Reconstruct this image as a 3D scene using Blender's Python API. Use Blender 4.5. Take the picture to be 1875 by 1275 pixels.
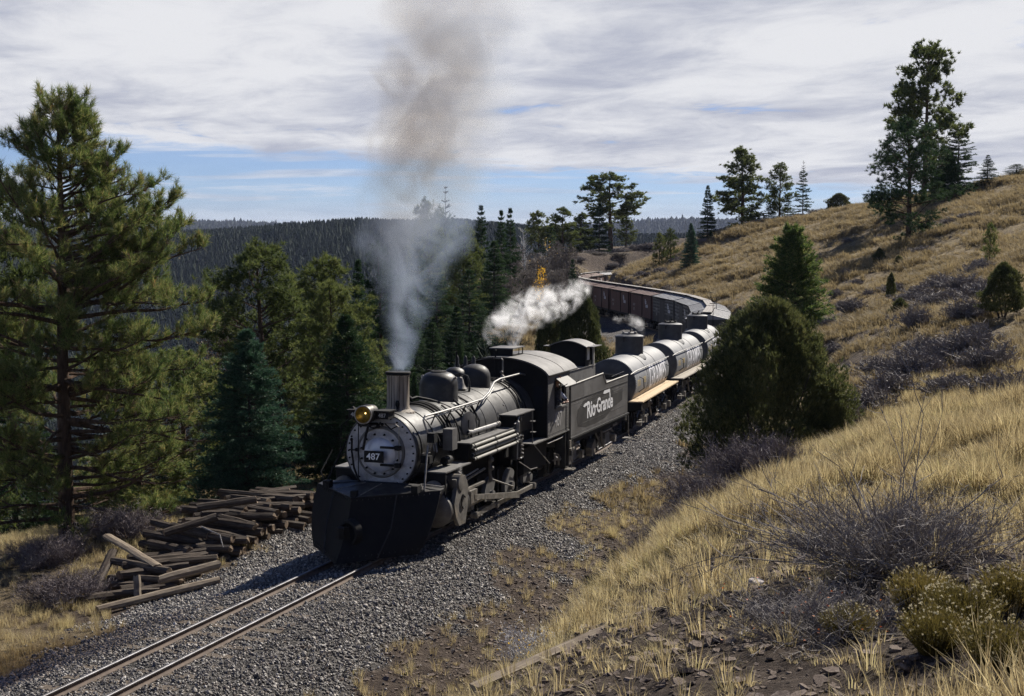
import bpy, bmesh, math, random
import numpy as np
from mathutils import Vector, Matrix, Euler

for o in list(bpy.data.objects):
    bpy.data.objects.remove(o, do_unlink=True)
SC = bpy.context.scene
COL = SC.collection
RAD = math.radians

# ---------------------------------------------------------------- camera
EYE_Z = 7.1
FPX = 2600.0
PITCH = math.atan(207.0 / FPX)
cam_data = bpy.data.cameras.new('camera')
cam_data.sensor_width = 36.0
cam_data.lens = FPX / 1875.0 * 36.0
cam_data.clip_start = 0.3
cam_data.clip_end = 30000
cam = bpy.data.objects.new('camera', cam_data)
cam.location = (0, 0, EYE_Z)
cam.rotation_euler = (RAD(90) - PITCH, 0, 0)
COL.objects.link(cam)
SC.camera = cam

# ---------------------------------------------------------------- light
SUN_AZ = 35.0      # degrees clockwise from +Y (towards +X)
SUN_EL = 39.0
sd = bpy.data.lights.new('sun', 'SUN')
sd.energy = 5.0
sd.angle = RAD(0.6)
sd.color = (1.0, 0.93, 0.82)
sun = bpy.data.objects.new('sun', sd)
dv = Vector((math.sin(RAD(SUN_AZ)) * math.cos(RAD(SUN_EL)), math.cos(RAD(SUN_AZ)) * math.cos(RAD(SUN_EL)), math.sin(RAD(SUN_EL))))
sun.rotation_euler = dv.to_track_quat('Z', 'Y').to_euler()
sun.location = (40, 60, 60)
COL.objects.link(sun)

W = bpy.data.worlds.new('World')
SC.world = W
W.use_nodes = True
wn, wl = W.node_tree.nodes, W.node_tree.links
wn.clear()
def wnode(t, **k):
    n = wn.new(t)
    for a, b in k.items():
        setattr(n, a, b)
    return n
def wmath(op, a, b=None, clamp=False):
    n = wn.new('ShaderNodeMath'); n.operation = op; n.use_clamp = clamp
    for i, v in enumerate((a, b)):
        if v is None: continue
        if isinstance(v, (int, float)): n.inputs[i].default_value = v
        else: wl.new(v, n.inputs[i])
    return n.outputs[0]
wout = wnode('ShaderNodeOutputWorld')
bg = wnode('ShaderNodeBackground')
bg.inputs['Strength'].default_value = 0.064
wl.new(bg.outputs[0], wout.inputs[0])
sky = wnode('ShaderNodeTexSky', sky_type='NISHITA', sun_disc=False)
sky.sun_elevation = RAD(SUN_EL)
sky.sun_rotation = RAD(SUN_AZ)
sky.altitude = 2900
sky.air_density = 1.0
sky.dust_density = 0.6
tc = wnode('ShaderNodeTexCoord')
sep = wnode('ShaderNodeSeparateXYZ')
wl.new(tc.outputs['Generated'], sep.inputs[0])
X_, Y_, Z_ = sep.outputs
zz = wmath('MAXIMUM', Z_, 0.0)
den = wmath('ADD', zz, 0.075)
cx_ = wmath('DIVIDE', X_, den)
cy_ = wmath('DIVIDE', Y_, den)
comb = wnode('ShaderNodeCombineXYZ')
wl.new(wmath('ADD', wmath('MULTIPLY', cx_, 1.25), wmath('MULTIPLY', cy_, 0.22)), comb.inputs[0])
wl.new(wmath('MULTIPLY', cy_, 0.95), comb.inputs[1])
def wnoise(scale, detail, rough, dist=0.0, off=0.0):
    n = wnode('ShaderNodeTexNoise')
    n.noise_dimensions = '3D'
    c = wnode('ShaderNodeVectorMath', operation='ADD')
    wl.new(comb.outputs[0], c.inputs[0]); c.inputs[1].default_value = (off, off * 0.7, off * 1.3)
    wl.new(c.outputs[0], n.inputs['Vector'])
    n.inputs['Scale'].default_value = scale
    n.inputs['Detail'].default_value = detail
    n.inputs['Roughness'].default_value = rough
    n.inputs['Distortion'].default_value = dist
    return n.outputs['Fac']
n1 = wnoise(0.45, 9, 0.60, 0.6, 3.1)
n2 = wnoise(1.7, 9, 0.62, 0.5, 11.7)
n3 = wnoise(0.75, 6, 0.55, 0.3, 27.3)
azr = wmath('ARCTAN2', X_, Y_)          # radians, 0 = ahead
elr = wmath('ARCSINE', Z_)
def wsmooth(v, a, b):
    m = wnode('ShaderNodeMapRange', interpolation_type='SMOOTHSTEP')
    wl.new(v, m.inputs['Value'])
    m.inputs['From Min'].default_value = a
    m.inputs['From Max'].default_value = b
    return m.outputs[0]
# open blue band low over the horizon, widest to the left of the view
edge = wmath('ADD', 0.046, wmath('MULTIPLY', azr, -0.060))
edge = wmath('ADD', edge, wmath('MULTIPLY', wmath('SUBTRACT', n2, 0.5), 0.035))
low = wmath('SUBTRACT', elr, edge)
lowclear = wsmooth(low, -0.004, 0.006)
cov = wmath('ADD', wmath('MULTIPLY', n1, 0.62), wmath('MULTIPLY', n2, 0.38))
# broken overhead
thr = wmath('ADD', 0.348, wmath('MULTIPLY', wsmooth(elr, 0.10, 0.45), 0.25))
cl = wsmooth(wmath('SUBTRACT', cov, thr), 0.0, 0.10)
cl = wmath('MULTIPLY', cl, wmath('ADD', wmath('MULTIPLY', lowclear, 0.92), 0.08))
# thin streaks inside the open band
comb2 = wnode('ShaderNodeCombineXYZ')
wl.new(wmath('MULTIPLY', azr, 5.0), comb2.inputs[0])
wl.new(wmath('MULTIPLY', elr, 95.0), comb2.inputs[1])
ns = wnode('ShaderNodeTexNoise'); wl.new(comb2.outputs[0], ns.inputs['Vector'])
ns.inputs['Scale'].default_value = 1.0; ns.inputs['Detail'].default_value = 5
ns.inputs['Roughness'].default_value = 0.55; ns.inputs['Distortion'].default_value = 0.4
st = wmath('MULTIPLY', wsmooth(ns.outputs['Fac'], 0.47, 0.66), 0.75)
nearhor = wsmooth(elr, 0.035, 0.004)
st = wmath('MAXIMUM', st, wmath('MULTIPLY', nearhor, 0.55))
st = wmath('MULTIPLY', st, wsmooth(elr, 0.12, 0.06))
cl = wmath('MAXIMUM', cl, st)
# cloud brightness: pale tops, lilac grey undersides
sh = wsmooth(wmath('ADD', wmath('MULTIPLY', n3, 0.55), wmath('MULTIPLY', n2, 0.45)), 0.36, 0.60)
ccol = wnode('ShaderNodeMix', data_type='RGBA')
wl.new(sh, ccol.inputs['Factor'])
ccol.inputs['A'].default_value = (4.5, 4.75, 5.7, 1)
ccol.inputs['B'].default_value = (8.0, 8.05, 8.35, 1)
up = wmath('SUBTRACT', 1.0, wmath('MULTIPLY', wsmooth(elr, 0.16, 0.8), 0.45))
csc = wnode('ShaderNodeVectorMath', operation='SCALE')
wl.new(ccol.outputs['Result'], csc.inputs[0]); wl.new(up, csc.inputs['Scale'])
skb = wnode('ShaderNodeMix', data_type='RGBA', blend_type='MULTIPLY')
skb.inputs['Factor'].default_value = 1
wl.new(sky.outputs[0], skb.inputs['A'])
skb.inputs['B'].default_value = (0.50, 0.60, 0.86, 1)
mixs = wnode('ShaderNodeMix', data_type='RGBA')
wl.new(cl, mixs.inputs['Factor'])
wl.new(skb.outputs['Result'], mixs.inputs['A'])
wl.new(csc.outputs[0], mixs.inputs['B'])
wl.new(mixs.outputs['Result'], bg.inputs['Color'])

SC.view_settings.view_transform = 'Standard'
SC.view_settings.look = 'None'
SC.view_settings.exposure = 0.66
SC.view_settings.gamma = 1.0
SC.view_settings.use_curve_mapping = False
SC.render.engine = 'CYCLES'
SC.cycles.max_bounces = 6
SC.cycles.diffuse_bounces = 2
SC.cycles.glossy_bounces = 2
SC.cycles.transmission_bounces = 3
SC.cycles.transparent_max_bounces = 8
SC.cycles.volume_bounces = 2
SC.cycles.volume_step_rate = 1.0
SC.cycles.volume_max_steps = 128
SC.cycles.use_denoising = True
SC.cycles.denoising_prefilter = 'NONE'
SC.cycles.use_adaptive_sampling = False
SC.cycles.sample_clamp_indirect = 0.8
SC.cycles.sample_clamp_direct = 4.0

random.seed(7)
RNG = np.random.default_rng(7)

# ---------------------------------------------------------------- materials
def node_mat(name):
    m = bpy.data.materials.new(name); m.use_nodes = True
    nt = m.node_tree; nt.nodes.clear()
    return m, nt
def link(nt, a, b): nt.links.new(a, b)
def mat(name, c1, c2=None, rough=0.6, metal=0.0, scale=6.0, bump=0.0, bscale=None, spec=0.5, lo=0.35, hi=0.65,
        detail=6, c3=None, streak=None, coat=0.0, rvar=0.0, dirt=None, coord='Object'):
    """principled with noise mottling, optional third colour spots, streaks and bump"""
    m, nt = node_mat(name); N = nt.nodes
    out = N.new('ShaderNodeOutputMaterial'); b = N.new('ShaderNodeBsdfPrincipled')
    link(nt, b.outputs[0], out.inputs[0])
    b.inputs['Roughness'].default_value = rough
    b.inputs['Metallic'].default_value = metal
    b.inputs['Specular IOR Level'].default_value = spec
    b.inputs['Coat Weight'].default_value = coat
    t = N.new('ShaderNodeTexCoord')
    vec = t.outputs[coord]
    if streak:
        mp = N.new('ShaderNodeMapping'); mp.inputs['Scale'].default_value = streak
        link(nt, vec, mp.inputs[0]); vec = mp.outputs[0]
    n = N.new('ShaderNodeTexNoise'); n.inputs['Scale'].default_value = scale; n.inputs['Detail'].default_value = detail
    n.inputs['Roughness'].default_value = 0.62
    link(nt, vec, n.inputs['Vector'])
    r = N.new('ShaderNodeValToRGB')
    r.color_ramp.elements[0].position = lo; r.color_ramp.elements[1].position = hi
    r.color_ramp.elements[0].color = (*c1, 1); r.color_ramp.elements[1].color = (*(c2 or c1), 1)
    link(nt, n.outputs['Fac'], r.inputs[0])
    colo = r.outputs[0]
    if c3:
        n3_ = N.new('ShaderNodeTexNoise'); n3_.inputs['Scale'].default_value = scale * 0.37; n3_.inputs['Detail'].default_value = 8
        n3_.inputs['Roughness'].default_value = 0.7
        link(nt, vec, n3_.inputs['Vector'])
        mr = N.new('ShaderNodeMapRange'); mr.inputs['From Min'].default_value = 0.52; mr.inputs['From Max'].default_value = 0.68
        link(nt, n3_.outputs['Fac'], mr.inputs['Value'])
        mx = N.new('ShaderNodeMix'); mx.data_type = 'RGBA'
        link(nt, mr.outputs[0], mx.inputs['Factor']); link(nt, colo, mx.inputs['A']); mx.inputs['B'].default_value = (*c3, 1)
        colo = mx.outputs['Result']
    link(nt, colo, b.inputs['Base Color'])
    if rvar:
        mr = N.new('ShaderNodeMapRange'); link(nt, n.outputs['Fac'], mr.inputs['Value'])
        mr.inputs['From Min'].default_value = .3; mr.inputs['From Max'].default_value = .7
        mr.inputs['To Min'].default_value = max(0.05, rough - rvar); mr.inputs['To Max'].default_value = min(1, rough + rvar)
        link(nt, mr.outputs[0], b.inputs['Roughness'])
    if bump:
        n2_ = N.new('ShaderNodeTexNoise'); n2_.inputs['Scale'].default_value = bscale or scale * 3; n2_.inputs['Detail'].default_value = 5
        link(nt, vec, n2_.inputs['Vector'])
        bp = N.new('ShaderNodeBump'); bp.inputs['Strength'].default_value = 1.0; bp.inputs['Distance'].default_value = bump
        link(nt, n2_.outputs['Fac'], bp.inputs['Height']); link(nt, bp.outputs[0], b.inputs['Normal'])
    return m
def leaf_mat(name, cols, trans=0.35, rough=0.6, scale=0.9, randw=0.5, spec=0.3):
    """foliage: hue varies by clump (world noise) and by instance, part of the light passes through"""
    m, nt = node_mat(name); N = nt.nodes
    out = N.new('ShaderNodeOutputMaterial')
    g = N.new('ShaderNodeNewGeometry'); oi = N.new('ShaderNodeObjectInfo')
    n = N.new('ShaderNodeTexNoise'); n.inputs['Scale'].default_value = scale; n.inputs['Detail'].default_value = 4
    n.inputs['Roughness'].default_value = 0.75
    link(nt, g.outputs['Position'], n.inputs['Vector'])
    ri = N.new('ShaderNodeMath'); ri.operation = 'MULTIPLY_ADD'
    link(nt, g.outputs['Random Per Island'], ri.inputs[0]); ri.inputs[1].default_value = randw; ri.inputs[2].default_value = -randw / 2
    a = N.new('ShaderNodeMath'); a.operation = 'ADD'; link(nt, n.outputs['Fac'], a.inputs[0]); link(nt, ri.outputs[0], a.inputs[1])
    o2 = N.new('ShaderNodeMath'); o2.operation = 'MULTIPLY_ADD'; link(nt, oi.outputs['Random'], o2.inputs[0]); o2.inputs[1].default_value = 0.25; o2.inputs[2].default_value = -0.125
    a2 = N.new('ShaderNodeMath'); a2.operation = 'ADD'; link(nt, a.outputs[0], a2.inputs[0]); link(nt, o2.outputs[0], a2.inputs[1])
    r = N.new('ShaderNodeValToRGB'); link(nt, a2.outputs[0], r.inputs[0])
    els = r.color_ramp.elements
    while len(els) < len(cols): els.new(0.5)
    for i, (p, c) in enumerate(cols):
        els[i].position = p; els[i].color = (*c, 1)
    b = N.new('ShaderNodeBsdfPrincipled'); b.inputs['Roughness'].default_value = rough; b.inputs['Specular IOR Level'].default_value = spec
    link(nt, r.outputs[0], b.inputs['Base Color'])
    if trans:
        tr = N.new('ShaderNodeBsdfTranslucent'); link(nt, r.outputs[0], tr.inputs[0])
        mx = N.new('ShaderNodeMixShader'); mx.inputs[0].default_value = trans
        link(nt, b.outputs[0], mx.inputs[1]); link(nt, tr.outputs[0], mx.inputs[2]); link(nt, mx.outputs[0], out.inputs[0])
    else:
        link(nt, b.outputs[0], out.inputs[0])
    return m

M = {}
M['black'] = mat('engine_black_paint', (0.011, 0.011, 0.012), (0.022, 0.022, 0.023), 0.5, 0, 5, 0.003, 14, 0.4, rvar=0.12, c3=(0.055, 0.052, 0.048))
M['jacket'] = mat('boiler_jacket', (0.015, 0.015, 0.016), (0.034, 0.033, 0.033), 0.58, 0.0, 3, 0.005, 8, 0.34, rvar=0.12, c3=(0.075, 0.070, 0.064))
M['matte'] = mat('soot_black_steel', (0.004, 0.004, 0.005), (0.010, 0.0095, 0.009), 0.75, 0, 4, 0.002, 20, 0.25)
M['roof'] = mat('dusty_cab_roof', (0.12, 0.115, 0.112), (0.19, 0.185, 0.18), 0.7, 0, 3, 0.002, 25, 0.4, c3=(0.26, 0.25, 0.24))
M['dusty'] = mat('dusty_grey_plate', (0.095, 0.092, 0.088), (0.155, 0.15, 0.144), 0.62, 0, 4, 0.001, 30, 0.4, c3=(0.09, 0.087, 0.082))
M['tender'] = mat('tender_side_grey', (0.088, 0.086, 0.084), (0.148, 0.144, 0.14), 0.5, 0, 1.1, 0.001, 30, 0.45, c3=(0.085, 0.08, 0.077), rvar=.1)
M['silver'] = mat('graphite_smokebox', (0.24, 0.235, 0.245), (0.40, 0.39, 0.40), 0.5, 0.1, 5.5, 0.001, 20, 0.5, c3=(0.13, 0.12, 0.12), lo=.32, hi=.62)
M['plate'] = mat('silver_door_plate', (0.36, 0.38, 0.44), (0.54, 0.55, 0.60), 0.4, 0.3, 2.5, 0, None, 0.5)
M['stack'] = mat('scorched_stack_metal', (0.06, 0.045, 0.036), (0.36, 0.31, 0.25), 0.7, 0.0, 3.0, 0.003, 20, 0.4, lo=.36, hi=.60, streak=(9, 9, 0.30))
M['steel'] = mat('worn_bare_steel', (0.13, 0.122, 0.112), (0.30, 0.28, 0.25), 0.45, 0.4, 8, 0.001, 40, 0.5, c3=(0.12, 0.10, 0.08))
M['grimy'] = mat('grimy_grey_casting', (0.085, 0.078, 0.070), (0.20, 0.185, 0.162), 0.6, 0.1, 4, 0.002, 20, 0.4, c3=(0.30, 0.25, 0.18), lo=.35, hi=.7)
M['pipe'] = mat('bare_pipe', (0.20, 0.198, 0.19), (0.34, 0.33, 0.32), 0.45, 0.4, 10, 0, None, 0.5)
M['radiator'] = mat('dusty_radiator_pipe', (0.20, 0.195, 0.17), (0.29, 0.28, 0.25), 0.6, 0, 8, 0, None, 0.4)
M['cream'] = mat('weathered_cream_wood', (0.45, 0.43, 0.38), (0.60, 0.58, 0.52), 0.7, 0, 6)
M['white'] = mat('white_lettering', (0.72, 0.72, 0.72), (0.82, 0.82, 0.82), 0.6, 0, 12)
M['faded'] = mat('faded_white_lettering', (0.34, 0.33, 0.32), (0.55, 0.54, 0.53), 0.7, 0, 9)
M['chalk'] = mat('chalky_lettering', (0.62, 0.62, 0.65), (0.82, 0.82, 0.85), 0.6, 0, 9)
M['yellow'] = mat('faded_yellow_lettering', (0.60, 0.42, 0.10), (0.74, 0.55, 0.18), 0.7, 0, 9)
M['tank'] = mat('weathered_grey_tank', (0.125, 0.13, 0.14), (0.20, 0.205, 0.215), 0.62, 0.0, 1.6, 0.001, 20, 0.45, c3=(0.30, 0.30, 0.30), rvar=.08)
M['tanktop'] = mat('dark_tank_dome', (0.045, 0.047, 0.055), (0.075, 0.078, 0.085), 0.55, 0.1, 4)
M['rustband'] = mat('rust_stained_skirt', (0.24, 0.20, 0.16), (0.38, 0.30, 0.22), 0.65, 0, 5, streak=(1, 1, 3))
M['plank'] = mat('fresh_plank', (0.45, 0.33, 0.19), (0.62, 0.48, 0.30), 0.75, 0, 7, 0.001, 40, streak=(0.5, 8, 8))
M['plankgrey'] = mat('weathered_plank', (0.26, 0.23, 0.19), (0.38, 0.34, 0.28), 0.8, 0, 7, 0.001, 40, streak=(0.5, 8, 8))
M['boxblack'] = mat('boxcar_black_boards', (0.017, 0.017, 0.018), (0.035, 0.035, 0.036), 0.65, 0, 2, 0.001, 20, streak=(8, 8, 0.6))
M['boxbrown'] = mat('boxcar_oxide_boards', (0.075, 0.030, 0.024), (0.14, 0.062, 0.048), 0.75, 0, 2, 0.001, 20, streak=(8, 8, 0.5), c3=(0.15, 0.11, 0.09))
M['boxtan'] = mat('boxcar_faded_boards', (0.20, 0.12, 0.09), (0.31, 0.20, 0.155), 0.75, 0, 2, streak=(8, 8, 0.5))
M['boxroof'] = mat('weathered_car_roof', (0.18, 0.185, 0.195), (0.30, 0.30, 0.31), 0.65, 0.1, 2.5, 0.001, 15, c3=(0.20, 0.19, 0.185))
M['brownroof'] = mat('weathered_brown_roof', (0.115, 0.062, 0.050), (0.175, 0.115, 0.098), 0.75, 0, 2.5, c3=(0.09, 0.05, 0.042))
M['runwood'] = mat('grey_running_board', (0.20, 0.185, 0.17), (0.34, 0.315, 0.29), 0.8, 0, 5, streak=(1, 8, 8))
M['railtop'] = mat('polished_rail_head', (0.13, 0.125, 0.125), (0.24, 0.235, 0.245), 0.5, 0.6, 3)
M['railside'] = mat('rusty_rail_web', (0.085, 0.060, 0.045), (0.15, 0.11, 0.085), 0.8, 0.1, 8)
M['tie'] = mat('old_tie_timber', (0.028, 0.021, 0.017), (0.095, 0.074, 0.058), 0.9, 0, 5, 0.006, 18, 0.2, streak=(0.6, 5, 5), c3=(0.14, 0.12, 0.10))
M['tielight'] = mat('split_tie_wood', (0.13, 0.10, 0.075), (0.30, 0.25, 0.19), 0.9, 0, 5, 0.005, 18, 0.2, streak=(0.6, 5, 5))
M['tietop'] = mat('track_tie_wood', (0.055, 0.043, 0.034), (0.17, 0.14, 0.11), 0.9, 0, 5, 0.005, 18, 0.2, streak=(0.6, 5, 5))
M['tieend'] = mat('sawn_tie_end', (0.085, 0.058, 0.038), (0.22, 0.155, 0.10), 0.9, 0, 9, 0.004, 30)
M['bark'] = mat('pine_bark', (0.045, 0.032, 0.025), (0.12, 0.082, 0.06), 0.95, 0, 4, 0.02, 9, 0.1, streak=(2.5, 2.5, 0.6))
M['darkbark'] = mat('dark_bark', (0.03, 0.024, 0.02), (0.075, 0.06, 0.05), 0.95, 0, 5)
M['deadwood'] = mat('bleached_deadwood', (0.20, 0.185, 0.175), (0.40, 0.38, 0.36), 0.85, 0, 6)
M['aspenbark'] = mat('pale_aspen_bark', (0.38, 0.37, 0.35), (0.60, 0.59, 0.56), 0.8, 0, 4)
M['twig'] = mat('grey_twigs', (0.120, 0.104, 0.098), (0.25, 0.225, 0.215), 0.8, 0, 5, c3=(0.24, 0.21, 0.20))
M['twigpurple'] = mat('purple_brown_twigs', (0.085, 0.065, 0.068), (0.20, 0.165, 0.165), 0.8, 0, 2, c3=(0.27, 0.24, 0.23))
M['pine'] = leaf_mat('pine_needles', [(0.0, (0.020, 0.042, 0.014)), (0.32, (0.052, 0.096, 0.026)), (0.55, (0.14, 0.19, 0.050)), (0.78, (0.28, 0.28, 0.10)), (1.0, (0.38, 0.23, 0.10))], 0.46, 0.62, 1.1, 0.55, .25)
M['ponderosa'] = leaf_mat('ponderosa_needles', [(0.1, (0.036, 0.056, 0.018)), (0.5, (0.105, 0.135, 0.040)), (0.9, (0.22, 0.235, 0.075))], 0.45, 0.65, 0.7, 0.55, .2)
M['fir'] = leaf_mat('fir_needles', [(0.1, (0.014, 0.034, 0.016)), (0.5, (0.036, 0.072, 0.030)), (0.9, (0.085, 0.135, 0.050))], 0.25, 0.7, 0.8, 0.5, .15)
M['spruce'] = leaf_mat('blue_spruce_needles', [(0.1, (0.018, 0.046, 0.028)), (0.5, (0.050, 0.115, 0.068)), (0.9, (0.15, 0.23, 0.145))], 0.25, 0.65, 1.2, 0.5, .2)
M['juniper'] = leaf_mat('juniper_foliage', [(0.1, (0.030, 0.042, 0.016)), (0.45, (0.080, 0.094, 0.034)), (0.75, (0.165, 0.168, 0.062)), (1.0, (0.22, 0.15, 0.07))], 0.38, 0.7, 1.3, 0.5)
M['farfir'] = leaf_mat('distant_fir_needles', [(0.1, (0.010, 0.020, 0.014)), (0.5, (0.020, 0.034, 0.022)), (0.9, (0.040, 0.054, 0.030))], 0.0, 0.8, 0.015, 0.25, .1)
M['goldleaf'] = leaf_mat('golden_aspen_leaves', [(0.2, (0.55, 0.30, 0.02)), (0.6, (0.85, 0.52, 0.03)), (0.9, (0.9, 0.62, 0.08))], 0.5, 0.5, 1.0, 0.5)
M['twigleaf'] = leaf_mat('bare_twig_haze', [(0.2, (0.10, 0.085, 0.075)), (0.8, (0.24, 0.215, 0.19))], 0.15, 0.8, 1.0, 0.5)
M['deadneedle'] = leaf_mat('dead_needles', [(0.2, (0.07, 0.045, 0.03)), (0.8, (0.17, 0.12, 0.085))], 0.2, 0.7, 1.0, 0.5)
M['grass'] = leaf_mat('dry_golden_grass', [(0.10, (0.17, 0.125, 0.070)), (0.40, (0.38, 0.30, 0.155)), (0.72, (0.60, 0.50, 0.28)), (1.0, (0.40, 0.37, 0.16))], 0.45, 0.6, 0.8, 0.6)
M['fargrass'] = leaf_mat('dry_hill_grass', [(0.15, (0.13, 0.100, 0.055)), (0.5, (0.30, 0.235, 0.125)), (0.9, (0.47, 0.385, 0.22))], 0.35, 0.7, 0.10, 0.35)
M['brush'] = leaf_mat('rabbitbrush_stems', [(0.2, (0.085, 0.070, 0.020)), (0.6, (0.16, 0.130, 0.036)), (0.9, (0.30, 0.22, 0.07))], 0.35, 0.6, 2.0, 0.5)
M['seed'] = leaf_mat('pale_seed_heads', [(0.2, (0.50, 0.42, 0.24)), (0.8, (0.78, 0.72, 0.52))], 0.35, 0.6, 3.0, 0.5)
M['redleaf'] = leaf_mat('red_autumn_leaves', [(0.2, (0.42, 0.08, 0.02)), (0.8, (0.62, 0.20, 0.04))], 0.4, 0.6, 3.0, 0.5)
M['rock'] = mat('brown_shale', (0.085, 0.062, 0.050), (0.20, 0.155, 0.125), 0.9, 0, 5, 0.006, 20, 0.3, c3=(0.26, 0.22, 0.19))
M['palerock'] = mat('pale_grey_stone', (0.36, 0.32, 0.30), (0.52, 0.48, 0.46), 0.85, 0, 5, 0.004, 20, 0.3)
# crushed stone: each stone takes its own grey
def stone_mat():
    m, nt = node_mat('ballast_stone'); N = nt.nodes
    out = N.new('ShaderNodeOutputMaterial'); b = N.new('ShaderNodeBsdfPrincipled'); link(nt, b.outputs[0], out.inputs[0])
    oi = N.new('ShaderNodeObjectInfo'); r = N.new('ShaderNodeValToRGB'); link(nt, oi.outputs['Random'], r.inputs[0])
    cols = [(0, (0.050, 0.047, 0.046)), (0.35, (0.125, 0.116, 0.109)), (0.62, (0.225, 0.208, 0.190)), (0.82, (0.33, 0.30, 0.265)), (0.93, (0.15, 0.11, 0.085)), (1.0, (0.55, 0.53, 0.50))]
    els = r.color_ramp.elements
    while len(els) < len(cols): els.new(0.5)
    for i, (p, c) in enumerate(cols): els[i].position = p; els[i].color = (*c, 1)
    link(nt, r.outputs[0], b.inputs['Base Color']); b.inputs['Roughness'].default_value = 0.62; b.inputs['Specular IOR Level'].default_value = .5
    return m
M['stone'] = stone_mat()
def emis_mat(name, col, s):
    m, nt = node_mat(name); N = nt.nodes
    out = N.new('ShaderNodeOutputMaterial'); e = N.new('ShaderNodeEmission'); e.inputs[0].default_value = (*col, 1); e.inputs[1].default_value = s
    link(nt, e.outputs[0], out.inputs[0]); return m
M['bulb'] = emis_mat('lit_bulb', (1.0, 0.70, 0.28), 10.0)
def glass_mat(name, col, rough=0.05):
    m, nt = node_mat(name); N = nt.nodes
    out = N.new('ShaderNodeOutputMaterial'); g = N.new('ShaderNodeBsdfGlass'); g.inputs['Color'].default_value = (*col, 1)
    g.inputs['Roughness'].default_value = rough; g.inputs['IOR'].default_value = 1.05
    link(nt, g.outputs[0], out.inputs[0]); return m
M['lens'] = glass_mat('amber_lens_glass', (1.0, 0.93, 0.70))
M['reflector'] = mat('amber_reflector', (0.09, 0.078, 0.03), (0.26, 0.21, 0.08), 0.3, 0.5, 14)
M['pane'] = mat('dark_window_glass', (0.012, 0.014, 0.018), (0.02, 0.022, 0.028), 0.08, 0, 2)
M['skin'] = mat('skin', (0.42, 0.25, 0.18), (0.50, 0.31, 0.23), 0.55, 0, 8)
M['shirt'] = mat('dark_shirt', (0.012, 0.013, 0.02), (0.03, 0.033, 0.05), 0.85, 0, 9)
M['sleeve'] = mat('pale_blue_sleeve', (0.42, 0.46, 0.58), (0.62, 0.66, 0.78), 0.85, 0, 12)
M['cap'] = mat('rust_brown_cap', (0.20, 0.08, 0.045), (0.30, 0.13, 0.075), 0.85, 0, 9)
M['hair'] = mat('dark_hair', (0.02, 0.015, 0.012), None, 0.7)

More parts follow.
